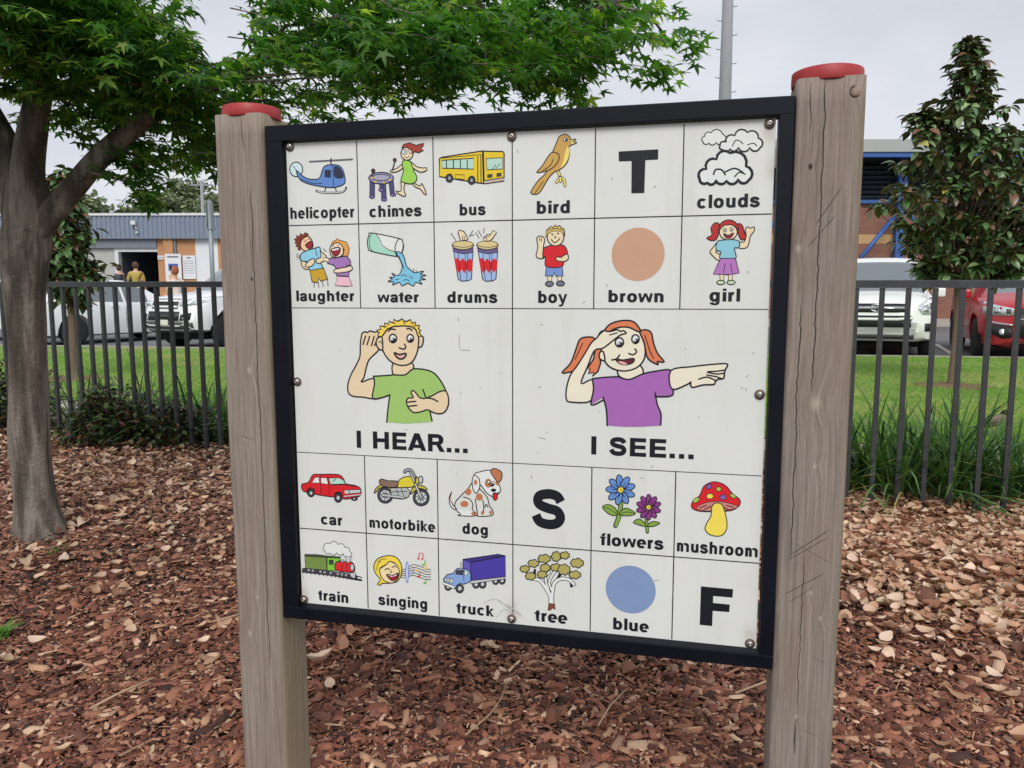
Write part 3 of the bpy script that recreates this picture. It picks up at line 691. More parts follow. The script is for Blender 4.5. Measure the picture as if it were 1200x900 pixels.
 ('waving boy in red shirt picture', """F sk 0 0 2862 1426 44 0 -2 64 -37 0
C K 0 10 2862 1426 44 0 -2 64 -37 0
F sk 0 0 2963 1427 43 0 -2 63 -36 0
C K 0 10 2963 1427 43 0 -2 63 -36 0
F sh 1 0 2922 1506 -2 10 -10 8 -12 6 -16 2 -16 -2 -13 -6 -9 -8 -3 -10 3 -10 8 -8 14 -6 16 -2 16 2 12 6 10 8
C K 1 14 2922 1506 -2 10 -10 8 -12 6 -16 2 -16 -2 -13 -6 -9 -8 -3 -10 3 -10 8 -8 14 -6 16 -2 16 2 12 6 10 8
F sh 1 0 3035 1502 -3 10 -8 8 -14 6 -16 2 -15 -2 -13 -6 -9 -8 -3 -10 3 -10 9 -8 13 -6 15 -2 16 2 13 6 9 8
C K 1 14 3035 1502 -3 10 -8 8 -14 6 -16 2 -15 -2 -13 -6 -9 -8 -3 -10 3 -10 9 -8 13 -6 15 -2 16 2 13 6 9 8
F sk 1 0 2750 1058 20 -28 42 6 20 28 -10 52 -4 60 24 10 -14 58 -53 8 -31 -30 18 -84
C K 1 14 2750 1058 20 -28 42 6 20 28 -10 52 -4 60 24 10 -14 58 -53 8 -31 -30 18 -84
L K 1 10 2776 1045 6 37
L K 1 10 2796 1045 5 37
F bs 0 0 2848 1330 162 -3 10 101 -72 1 -18 -37 -12 37 -78 -3
C K 0 14 2848 1330 162 -3 10 101 -72 1 -18 -37 -12 37 -78 -3
F rd 1 0 2842 1139 60 -15 95 -4 45 22 22 65 -40 18 -12 107 -164 0 -6 -96 -28 5 4 -79
C K 1 14 2842 1139 60 -15 95 -4 45 22 22 65 -40 18 -12 107 -164 0 -6 -96 -28 5 4 -79
F sk 1 0 3024 1225 40 -13 8 46 -34 25 -56 -1 -34 -16 9 -28 43 5
C K 1 14 3024 1225 40 -13 8 46 -34 25 -56 -1 -34 -16 9 -28 43 5
F hy 0 0 2842 1034 9 -62 47 -36 15 12 28 -25 15 19 28 -14 10 20 33 16 10 67 -29 18
C K 0 14 2842 1034 9 -62 47 -36 15 12 28 -25 15 19 28 -14 10 20 33 16 10 67 -29 18
F sk 1 0 3025 1044 -6 33 -18 27 -27 19 -32 6 -32 -7 -27 -20 -18 -28 -7 -32 6 -33 18 -27 28 -18 32 -6 32 7 26 19 18 28
C K 1 14 3025 1044 -6 33 -18 27 -27 19 -32 6 -32 -7 -27 -20 -18 -28 -7 -32 6 -33 18 -27 28 -18 32 -6 32 7 26 19 18 28
F hy 0 0 2860 1014 14 -42 68 -16 66 14 19 42 -43 -28 -71 -2
C K 0 10 2860 1014 14 -42 68 -16 66 14 19 42 -43 -28 -71 -2
F K 1 0 2918 1015 -1 3 -2 4 -3 2 -4 0 -4 0 -2 -3 -2 -3 -1 -4 1 -3 2 -3 2 -2 4 0 4 0 3 2 2 4
F K 1 0 2978 1007 -2 3 -2 4 -2 2 -4 0 -4 -1 -3 -2 -2 -3 -1 -4 1 -3 2 -3 3 -2 4 0 4 0 2 2 2 4
L K 1 14 2899 1066 39 32 47 -40
L K 1 10 2934 1029 12 19 -16 2"""),
 ('plain brown circle', """F br 1 0 4018 1223 -3 33 -7 34 -10 31 -15 31 -19 28 -22 24 -25 22 -28 20 -30 14 -32 11 -33 7 -34 2 -33 -2 -33 -7 -32 -11 -30 -14 -28 -20 -25 -22 -23 -24 -18 -28 -15 -31 -11 -31 -6 -34 -2 -33 2 -33 6 -34 11 -32 15 -30 18 -28 23 -24 25 -23 28 -19 30 -14 32 -11 33 -7 33 -2 34 2 33 7 32 11 30 14 28 19 25 23 22 24 19 28 15 30 10 32 7 34"""),
 ('waving girl in purple skirt picture', """F hr2 1 0 4518 948 -40 -9 -32 47 10 62 -47 30 49 26 42 -15 16 -57
C K 1 13 4518 948 -40 -9 -32 47 10 62 -47 30 49 26 42 -15 16 -57
F hr2 1 0 4694 948 38 18 18 60 25 59 -47 15 -26 -42 -15 -56
C K 1 13 4694 948 38 18 18 60 25 59 -47 15 -26 -42 -15 -56
F sk 1 0 4706 1123 46 -3 18 -57 -10 -53 20 -30 26 14 33 -12 1 39 -32 49 -18 88 -38 23 -45 -9
C K 1 13 4706 1123 46 -3 18 -57 -10 -53 20 -30 26 14 33 -12 1 39 -32 49 -18 88 -38 23 -45 -9
F sk 1 0 4510 1120 -40 48 -27 40 31 44 45 36 35 -12 -10 -36 -49 -28 25 -30
C K 1 13 4510 1120 -40 48 -27 40 31 44 45 36 35 -12 -10 -36 -49 -28 25 -30
F sk 0 0 4540 1420 37 0 0 64 -31 0
C K 0 9 4540 1420 37 0 0 64 -31 0
F sk 0 0 4618 1420 37 0 0 64 -31 0
C K 0 9 4618 1420 37 0 0 64 -31 0
F sg 1 0 4588 1500 -2 8 -8 6 -12 4 -14 2 -14 -2 -12 -4 -8 -6 -4 -8 3 -8 7 -6 12 -5 14 -1 15 2 12 4 8 6
C K 1 13 4588 1500 -2 8 -8 6 -12 4 -14 2 -14 -2 -12 -4 -8 -6 -4 -8 3 -8 7 -6 12 -5 14 -1 15 2 12 4 8 6
F sg 1 0 4684 1500 -4 8 -7 6 -12 4 -14 2 -14 -2 -12 -4 -8 -6 -3 -8 2 -8 8 -6 12 -4 14 -2 14 2 12 4 8 6
C K 1 13 4684 1500 -4 8 -7 6 -12 4 -14 2 -14 -2 -12 -4 -8 -6 -3 -8 2 -8 8 -6 12 -4 14 -2 14 2 12 4 8 6
F gs 1 0 4510 1111 70 -12 65 -3 63 18 -1 58 -40 8 13 97 -140 -2 2 -66 -43 -19
C K 1 13 4510 1111 70 -12 65 -3 63 18 -1 58 -40 8 13 97 -140 -2 2 -66 -43 -19
F gk 0 0 4542 1271 136 1 39 138 -94 16 -143 -7
C K 0 13 4542 1271 136 1 39 138 -94 16 -143 -7
L K 1 9 4587 1320 -13 88
L K 1 9 4636 1320 18 89
F sk 1 0 4688 1026 -6 28 -16 23 -26 15 -32 6 -31 -6 -27 -17 -18 -23 -8 -28 6 -28 17 -24 26 -14 31 -6 32 7 26 16 18 24
C K 1 13 4688 1026 -6 28 -16 23 -26 15 -32 6 -31 -6 -27 -17 -18 -23 -8 -28 6 -28 17 -24 26 -14 31 -6 32 7 26 16 18 24
F hr2 1 0 4520 1010 10 -61 52 -34 58 3 46 38 10 58 -44 -50 -86 -1
C K 1 13 4520 1010 10 -61 52 -34 58 3 46 38 10 58 -44 -50 -86 -1
F W 1 0 4588 1007 0 7 -4 6 -4 3 -6 1 -6 -1 -5 -4 -3 -6 -2 -7 2 -6 2 -6 5 -4 6 -1 5 1 6 4 3 6
C K 1 9 4588 1007 0 7 -4 6 -4 3 -6 1 -6 -1 -5 -4 -3 -6 -2 -7 2 -6 2 -6 5 -4 6 -1 5 1 6 4 3 6
F K 1 0 4580 1009 0 3 -2 2 -2 1 -2 1 -3 -1 -2 -1 -1 -2 -1 -3 1 -3 0 -2 3 -1 2 -1 3 1 2 1 2 2
F W 1 0 4650 1002 0 6 -4 6 -4 4 -6 1 -6 -1 -5 -4 -3 -6 -2 -7 2 -7 2 -5 5 -4 6 -1 5 2 6 4 3 5
C K 1 9 4650 1002 0 6 -4 6 -4 4 -6 1 -6 -1 -5 -4 -3 -6 -2 -7 2 -7 2 -5 5 -4 6 -1 5 2 6 4 3 5
F K 1 0 4642 1004 0 2 -2 2 -2 2 -2 0 -2 0 -3 -2 -1 -2 -1 -2 1 -3 1 -2 2 -1 3 -1 2 1 2 1 2 2
F mo 1 0 4564 1038 43 18 47 -22 -24 44 -40 2
C K 1 13 4564 1038 43 18 47 -22 -24 44 -40 2"""),
 ('boy cupping his hand to his ear picture', """F hs 1 0 816 2076 14 -50 37 -16 22 8 31 -18 32 8 30 4 32 -4 25 45 -12 135 -119 116 -38 84 -32 116 -30 53 153 -37 -5 201 -135 0 -113 -5 -56 -36 -6 -94 42 -110 64 -106 45 -96 7 -114
C K 1 22 816 2076 14 -50 37 -16 22 8 31 -18 32 8 30 4 32 -4 25 45 -12 135 -119 116 -38 84 -32 116 -30 53 153 -37 -5 201 -135 0 -113 -5 -56 -36 -6 -94 42 -110 64 -106 45 -96 7 -114
L K 1 22 868 2055 -32 93
L K 1 22 916 2058 -33 92
L K 1 22 968 2058 -34 100
L K 1 22 1005 2084 -35 73
F hs 1 0 1462 2064 35 -16 30 16 -10 75 -26 27 -31 -4
C K 1 22 1462 2064 35 -16 30 16 -10 75 -26 27 -31 -4
F hs 1 0 1187 2340 -7 128 92 15 88 -23 48 -52 -20 -72
C K 1 22 1187 2340 -7 128 92 15 88 -23 48 -52 -20 -72
F hs 1 0 1048 2063 59 -97 111 -34 130 -5 86 36 38 85 -2 102 -19 82 -45 83 -66 43 -88 5 -87 -31 -65 -61 -42 -82 -16 -64
C K 1 22 1048 2063 59 -97 111 -34 130 -5 86 36 38 85 -2 102 -19 82 -45 83 -66 43 -88 5 -87 -31 -65 -61 -42 -82 -16 -64
F hs 1 0 1060 2074 -34 -8 -32 29 -2 51 26 44 44 7
C K 1 22 1060 2074 -34 -8 -32 29 -2 51 26 44 44 7
L K 1 13 1015 2120 27 -10 8 26
F yh 0 0 1056 2061 -48 -7 18 -34 -23 -32 42 -5 -8 -37 49 4 9 -37 43 16 2 -33 52 16 4 -37 48 21 48 -28 35 31 61 -23 12 38 40 -12 3 36 43 -4 -14 37 26 16 -18 25 26 32 -35 12 -27 -77 -58 -32 -82 -5 -109 7 -77 31 -30 42
C K 0 22 1056 2061 -48 -7 18 -34 -23 -32 42 -5 -8 -37 49 4 9 -37 43 16 2 -33 52 16 4 -37 48 21 48 -28 35 31 61 -23 12 38 40 -12 3 36 43 -4 -14 37 26 16 -18 25 26 32 -35 12 -27 -77 -58 -32 -82 -5 -109 7 -77 31 -30 42
L K 1 13 1085 1960 33 -10
L K 1 13 1196 1904 17 20
L K 1 13 1305 1897 17 27
L K 1 13 1413 1930 21 25
F W 1 0 1226 2078 -4 17 -10 15 -14 10 -16 3 -15 -3 -13 -10 -10 -14 -2 -18 4 -17 9 -15 13 -10 16 -3 16 3 14 10 8 14
C K 1 22 1226 2078 -4 17 -10 15 -14 10 -16 3 -15 -3 -13 -10 -10 -14 -2 -18 4 -17 9 -15 13 -10 16 -3 16 3 14 10 8 14
F K 1 0 1220 2098 -2 10 -6 9 -10 6 -10 2 -12 -1 -8 -6 -6 -9 -2 -10 2 -11 6 -8 10 -6 10 -2 12 2 8 6 6 8
F W 1 0 1188 2088 -1 4 -2 2 -3 2 -3 0 -3 0 -4 -2 -1 -2 -1 -4 1 -2 2 -4 3 -1 3 -1 3 0 4 2 1 3
F W 1 0 1417 2073 -3 16 -8 13 -12 9 -15 3 -14 -2 -11 -9 -8 -13 -3 -16 3 -16 8 -13 12 -9 15 -4 14 4 11 8 8 14
C K 1 22 1417 2073 -3 16 -8 13 -12 9 -15 3 -14 -2 -11 -9 -8 -13 -3 -16 3 -16 8 -13 12 -9 15 -4 14 4 11 8 8 14
F K 1 0 1410 2096 -2 9 -6 8 -8 5 -10 2 -10 -1 -9 -5 -5 -8 -2 -10 2 -9 6 -8 8 -5 10 -2 10 1 8 5 6 8
F W 1 0 1380 2086 -1 3 -2 3 -3 2 -3 0 -3 0 -3 -2 -2 -3 -1 -3 1 -3 2 -3 3 -2 3 0 3 0 4 2 1 2
L K 1 22 1128 2002 36 -24 48 4
L K 1 22 1343 1974 31 -4 29 22
L K 1 22 1314 2136 14 32 -24 22 -52 -14
F to 1 0 1196 2230 58 18 75 -12 -18 44 -44 17 -43 -20
C K 1 26 1196 2230 58 18 75 -12 -18 44 -44 17 -43 -20
F gt 0 0 953 2490 143 -12 88 -10 110 4 110 -68 130 0 97 29 63 60 53 85 25 52 -101 12 -81 60 22 260 -108 13 -198 18 -213 -7 17 -144 20 -156 -84 32 -112 8 24 -110
L K 1 22 950 2490 146 -12 88 -10
L K 1 22 1184 2468 132 -3 88 -63 130 2 97 29 63 60 53 81 25 56
L K 1 22 950 2486 10 88 -26 156 112 -12 89 -32
L K 1 22 1135 2686 -25 156 -17 144
L K 1 22 1588 2847 24 107
F hs 1 0 1772 2630 29 86 -14 87 -48 59 -82 8 -95 -34 -56 18 -92 18 -48 -30 -26 -32 -16 -50 18 -42 62 -10 -26 -50 26 -25 40 36 34 37 60 6 90 -36 71 -39
C K 1 21 1772 2630 29 86 -14 87 -48 59 -82 8 -95 -34 -56 18 -92 18 -48 -30 -26 -32 -16 -50 18 -42 62 -10 -26 -50 26 -25 40 36 34 37 60 6 90 -36 71 -39
L K 1 22 1336 2760 95 -12
L K 1 22 1349 2805 92 -13
L K 1 22 1514 2618 29 77
L K 1 22 1542 2708 74 6 64 28"""),
 ('girl shading her eyes and pointing picture', """F or 1 0 3344 2053 -88 -14 -62 27 -34 88 -56 150 -89 100 85 -10 48 -15 78 -83 75 -122
C K 1 22 3344 2053 -88 -14 -62 27 -34 88 -56 150 -89 100 85 -10 48 -15 78 -83 75 -122
L K 1 13 3224 2098 -33 78 -43 88
F or 0 0 3356 2129 -19 131 -65 98 31 -4 -17 52 57 -14 -17 40 56 -50 26 -84 -10 -93 34 -45
C K 0 22 3356 2129 -19 131 -65 98 31 -4 -17 52 57 -14 -17 40 56 -50 26 -84 -10 -93 34 -45
F or 1 0 3798 1976 51 -17 55 29 24 100 40 100 68 86 -67 -4 9 32 -68 -30 -43 -47 -27 -103 -40 -74
C K 1 21 3798 1976 51 -17 55 29 24 100 40 100 68 86 -67 -4 9 32 -68 -30 -43 -47 -27 -103 -40 -74
L K 1 13 3842 2014 29 86 33 96
L K 1 13 3882 2143 48 96
F ss 1 0 3597 2343 -1 83 110 32 122 -50 -36 -96
C K 1 22 3597 2343 -1 83 110 32 122 -50 -36 -96
F ss 1 0 3430 2063 64 -92 129 -53 128 16 53 81 40 107 -2 118 -62 88 -107 42 -108 -7 -87 -48 -50 -89 -18 -87
C K 1 22 3430 2063 64 -92 129 -53 128 16 53 81 40 107 -2 118 -62 88 -107 42 -108 -7 -87 -48 -50 -89 -18 -87
F ss 1 0 3432 2180 -34 14 0 56 52 22
C K 1 22 3432 2180 -34 14 0 56 52 22
F or 1 0 3430 1994 64 -84 118 -39 117 10 69 83 -25 13 -85 -38 -86 -3 -86 30 -60 58
C K 1 22 3430 1994 64 -84 118 -39 117 10 69 83 -25 13 -85 -38 -86 -3 -86 30 -60 58
F W 1 0 3634 2086 -3 18 -9 14 -12 10 -16 4 -16 -3 -14 -10 -8 -15 -4 -17 3 -17 9 -15 13 -10 15 -3 16 2 14 10 8 15
C K 1 21 3634 2086 -3 18 -9 14 -12 10 -16 4 -16 -3 -14 -10 -8 -15 -4 -17 3 -17 9 -15 13 -10 15 -3 16 2 14 10 8 15
F K 1 0 3630 2110 -2 10 -6 10 -9 6 -11 2 -10 -2 -10 -6 -6 -8 -2 -12 2 -10 6 -10 9 -6 11 -2 10 2 10 6 6 9
F W 1 0 3600 2100 -1 3 -1 3 -4 2 -2 0 -4 0 -3 -2 -1 -3 -2 -3 1 -4 2 -2 3 -2 3 -1 3 1 3 2 2 2
F W 1 0 3787 2052 -3 16 -7 14 -11 10 -14 4 -14 -4 -12 -9 -8 -14 -3 -17 3 -16 7 -14 11 -10 14 -2 14 2 12 10 8 14
C K 1 21 3787 2052 -3 16 -7 14 -11 10 -14 4 -14 -4 -12 -9 -8 -14 -3 -17 3 -16 7 -14 11 -10 14 -2 14 2 12 10 8 14
F K 1 0 3786 2071 -2 10 -5 9 -7 5 -10 3 -8 -2 -8 -6 -6 -8 -2 -10 2 -10 5 -8 7 -6 10 -2 8 2 8 5 6 9
F W 1 0 3760 2063 -1 3 -1 3 -4 2 -2 1 -4 -1 -2 -2 -2 -3 -2 -3 2 -3 1 -3 3 -2 3 -1 3 1 3 2 2 3
L K 1 21 3746 2150 18 29 -34 29 -43 -12
L K 1 22 3520 2264 48 -12 29 -40
F md 1 0 3559 2250 69 12 98 -18 18 18 -30 35 -74 13 -54 -19
C K 1 17 3559 2250 69 12 98 -18 18 18 -30 35 -74 13 -54 -19
F to 1 0 3581 2282 47 -5 48 25 -47 6
F ss 1 0 3658 1995 -26 -25 -30 8 -32 -16 -76 18 -64 -8 -32 22 -28 48 -59 55 -65 111 -76 122 -66 94 -39 130 -3 112 44 36 212 -22 12 -208 -118 38 68 -182 65 -155 87 -27 107 -84 64 -49
C K 1 21 3658 1995 -26 -25 -30 8 -32 -16 -76 18 -64 -8 -32 22 -28 48 -59 55 -65 111 -76 122 -66 94 -39 130 -3 112 44 36 212 -22 12 -208 -118 38 68 -182 65 -155 87 -27 107 -84 64 -49
L K 1 17 3495 2014 75 -22
L K 1 17 3370 2038 38 -40 22 -18
F vt 0 0 3326 2458 131 -18 135 -10 104 26 132 -58 122 -30 151 -14 3 107 20 140 -17 15 -152 5 23 82 40 86 -4 121 -181 18 -173 8 -174 -6 -14 -166 -34 -120 -54 34 -66 42 22 -152
L K 1 22 3326 2458 131 -18 135 -10
L K 1 22 3592 2434 104 22 132 -58 122 -30 151 -14 3 107 20 140 -169 20
L K 1 21 3954 2584 24 119 36 86 0 116
L K 1 22 3326 2458 14 110 -22 156 120 -52
L K 1 22 3438 2644 34 120 11 166
F ss 1 0 4102 2358 202 -43 164 -23 150 -13 18 21 -16 34 -8 25 -2 30 -8 34 -52 10 -24 28 -12 23 -102 8 -102 26 -18 -51 -8 11 -166 64
C K 1 21 4102 2358 202 -43 164 -23 150 -13 18 21 -16 34 -8 25 -2 30 -8 34 -52 10 -24 28 -12 23 -102 8 -102 26 -18 -51 -8 11 -166 64
L K 1 20 4460 2360 82 -6 70 -12
L K 1 20 4446 2393 86 15 62 20
L K 1 20 4450 2367 92 15 67 -10
L K 1 21 4370 2437 81 -23 79 32"""),
 ('red car picture', """F dk 1 0 202 3828 -3 18 -10 14 -15 12 -16 4 -16 -2 -14 -10 -8 -14 -4 -16 4 -18 10 -15 15 -11 17 -4 16 2 13 10 9 14
C K 1 15 202 3828 -3 18 -10 14 -15 12 -16 4 -16 -2 -14 -10 -8 -14 -4 -16 4 -18 10 -15 15 -11 17 -4 16 2 13 10 9 14
F lg 1 0 181 3832 -2 8 -5 8 -7 6 -8 2 -9 -2 -6 -4 -4 -7 -2 -9 2 -8 5 -8 7 -5 8 -2 8 1 8 4 4 8
C K 1 10 181 3832 -2 8 -5 8 -7 6 -8 2 -9 -2 -6 -4 -4 -7 -2 -9 2 -8 5 -8 7 -5 8 -2 8 1 8 4 4 8
F dk 1 0 536 3862 -4 20 -10 18 -16 13 -16 5 -18 -2 -14 -12 -9 -16 -3 -20 4 -22 10 -18 16 -12 17 -6 17 4 14 10 9 18
C K 1 15 536 3862 -4 20 -10 18 -16 13 -16 5 -18 -2 -14 -12 -9 -16 -3 -20 4 -22 10 -18 16 -12 17 -6 17 4 14 10 9 18
F lg 1 0 514 3866 -2 10 -6 9 -7 6 -9 3 -8 -2 -8 -5 -4 -9 -2 -10 2 -10 6 -9 8 -7 8 -2 8 2 8 5 4 9
C K 1 10 514 3866 -2 10 -6 9 -7 6 -9 3 -8 -2 -8 -5 -4 -9 -2 -10 2 -10 6 -9 8 -7 8 -2 8 2 8 5 4 9
F dk 1 0 722 3862 -2 8 -8 8 -12 4 -14 3 -14 -1 -12 -4 -8 -6 -3 -8 3 -8 8 -7 12 -5 14 -3 14 1 12 4 8 6
C K 1 15 722 3862 -2 8 -8 8 -12 4 -14 3 -14 -1 -12 -4 -8 -6 -3 -8 3 -8 8 -7 12 -5 14 -3 14 1 12 4 8 6
F lg 1 0 704 3866 -1 4 -5 3 -6 3 -6 1 -8 -1 -6 -2 -4 -2 0 -4 1 -4 4 -4 6 -3 7 -1 7 0 6 2 4 4
C K 1 10 704 3866 -1 4 -5 3 -6 3 -6 1 -8 -1 -6 -2 -4 -2 0 -4 1 -4 4 -4 6 -3 7 -1 7 0 6 2 4 4
F rd 1 0 50 3738 82 -28 58 -88 96 -12 211 -9 65 43 28 56 112 14 63 34 -5 74 -66 28 -139 27 -18 -57 -44 -21 -45 29 -6 32 -235 -18 -9 -37 -36 -21 -39 16 -6 24 -60 -15
C K 1 15 50 3738 82 -28 58 -88 96 -12 211 -9 65 43 28 56 112 14 63 34 -5 74 -66 28 -139 27 -18 -57 -44 -21 -45 29 -6 32 -235 -18 -9 -37 -36 -21 -39 16 -6 24 -60 -15
F W 0 0 176 3712 36 -60 52 -8 3 68
C K 0 10 176 3712 36 -60 52 -8 3 68
F W 0 0 289 3648 70 0 15 70 -92 -4
C K 0 10 289 3648 70 0 15 70 -92 -4
F te 0 0 384 3649 124 -11 54 24 18 41 -174 15
C K 0 10 384 3649 124 -11 54 24 18 41 -174 15
L K 1 10 280 3624 7 94 -9 118
L K 1 10 374 3631 12 93 1 128
L K 1 10 406 3727 154 -13 166 8
L K 1 10 432 3686 38 -32
F lg 0 0 568 3774 196 -19 -5 39 -183 26
C K 0 10 568 3774 196 -19 -5 39 -183 26
L K 1 10 628 3768 3 44
L lg 0 25 571 3848 192 -30
L K 1 10 570 3855 193 -31
C K 1 10 210 3818 -4 20 -12 16 -16 12 -20 5 -19 -3 -16 -10 -11 -15 -2 -19 4 -18 12 -18 16 -11 20 -5 19 2 16 10 11 16"""),
 ('yellow motorbike picture', """F dk 1 0 1148 3798 -8 36 -20 30 -30 21 -36 9 -34 -4 -30 -18 -19 -28 -7 -34 8 -35 21 -31 30 -20 35 -10 35 6 29 17 20 28
C K 1 10 1148 3798 -8 36 -20 30 -30 21 -36 9 -34 -4 -30 -18 -19 -28 -7 -34 8 -35 21 -31 30 -20 35 -10 35 6 29 17 20 28
F lg 1 0 1122 3800 -6 25 -14 22 -22 15 -25 7 -25 -3 -22 -13 -13 -20 -5 -25 6 -25 15 -21 21 -16 26 -6 25 3 21 13 14 20
C K 1 10 1122 3800 -6 25 -14 22 -22 15 -25 7 -25 -3 -22 -13 -13 -20 -5 -25 6 -25 15 -21 21 -16 26 -6 25 3 21 13 14 20
F gy 1 0 1084 3802 -2 10 -6 10 -10 6 -10 2 -10 -1 -10 -5 -6 -8 -1 -10 2 -10 7 -9 8 -7 11 -2 11 2 8 4 6 8
C K 1 10 1084 3802 -2 10 -6 10 -10 6 -10 2 -10 -1 -10 -5 -6 -8 -1 -10 2 -10 7 -9 8 -7 11 -2 11 2 8 4 6 8
L K 0 7 1083 3808 35 4
L K 0 7 1071 3825 19 28
L K 0 7 1050 3830 -8 35
L K 0 7 1033 3820 -31 22
L K 0 7 1030 3800 -36 -4
L K 0 7 1042 3784 -20 -28
L K 0 7 1062 3778 8 -34
L K 0 7 1080 3788 30 -21
F dk 1 0 1568 3798 -8 36 -20 32 -32 22 -36 9 -36 -5 -30 -18 -20 -29 -6 -35 8 -36 20 -32 32 -22 36 -10 36 6 30 18 19 28
C K 1 9 1568 3798 -8 36 -20 32 -32 22 -36 9 -36 -5 -30 -18 -20 -29 -6 -35 8 -36 20 -32 32 -22 36 -10 36 6 30 18 19 28
F lg 1 0 1542 3800 -6 26 -15 22 -22 16 -26 7 -26 -3 -21 -14 -15 -20 -5 -26 6 -26 15 -23 22 -16 26 -7 26 4 21 13 15 21
C K 1 9 1542 3800 -6 26 -15 22 -22 16 -26 7 -26 -3 -21 -14 -15 -20 -5 -26 6 -26 15 -23 22 -16 26 -7 26 4 21 13 15 21
F gy 1 0 1502 3802 -2 10 -6 10 -10 6 -10 3 -11 -1 -9 -6 -6 -8 -2 -10 2 -11 6 -9 10 -7 10 -3 12 2 8 5 6 9
C K 1 9 1502 3802 -2 10 -6 10 -10 6 -10 3 -11 -1 -9 -6 -6 -8 -2 -10 2 -11 6 -9 10 -7 10 -3 12 2 8 5 6 9
L K 0 7 1502 3808 36 4
L K 0 7 1490 3826 20 28
L K 0 7 1468 3830 -8 37
L K 0 7 1450 3820 -32 22
L K 0 7 1446 3800 -36 -5
L K 0 7 1459 3782 -21 -29
L K 0 7 1480 3776 8 -36
L K 0 7 1498 3787 32 -22
F yd 1 0 926 3784 31 -61 73 -41 84 36 8 27 -56 -33 -73 14 -39 43
C K 1 15 926 3784 31 -61 73 -41 84 36 8 27 -56 -33 -73 14 -39 43
F en 0 0 1118 3718 186 -20 46 47 -24 61 -68 27 -123 -6
C K 0 14 1118 3718 186 -20 46 47 -24 61 -68 27 -123 -6
L K 1 10 1136 3760 179 -17
L K 1 10 1185 3723 45 101
L K 1 10 1244 3715 34 94
L K 1 43 1016 3802 262 16
L lg 1 24 1020 3802 254 14
F ye2 1 0 1202 3700 18 -70 62 -44 118 -14 52 22 -10 58 -67 37 -95 13
C K 1 14 1202 3700 18 -70 62 -44 118 -14 52 22 -10 58 -67 37 -95 13
F se 1 0 990 3648 30 -25 71 14 115 1 -16 62 -100 10 -77 -18
C K 1 14 990 3648 30 -25 71 14 115 1 -16 62 -100 10 -77 -18
F yd 1 0 1350 3772 34 -74 86 -34 69 34 -5 18 -74 -14 -62 36
C K 1 14 1350 3772 34 -74 86 -34 69 34 -5 18 -74 -14 -62 36
L K 1 47 1474 3802 -88 -204 -32 -71
L lg 1 24 1474 3802 -88 -204 -32 -71
L K 1 52 1288 3530 24 -23 52 1 41 66
L gy 1 28 1288 3530 24 -23 52 1 41 66
F lg 1 0 1498 3603 -2 15 -6 12 -8 10 -10 3 -10 -3 -8 -8 -6 -12 -1 -14 2 -15 6 -13 9 -8 10 -4 9 2 9 8 4 12
C K 1 14 1498 3603 -2 15 -6 12 -8 10 -10 3 -10 -3 -8 -8 -6 -12 -1 -14 2 -15 6 -13 9 -8 10 -4 9 2 9 8 4 12
L K 1 19 1424 3573 -20 73"""),
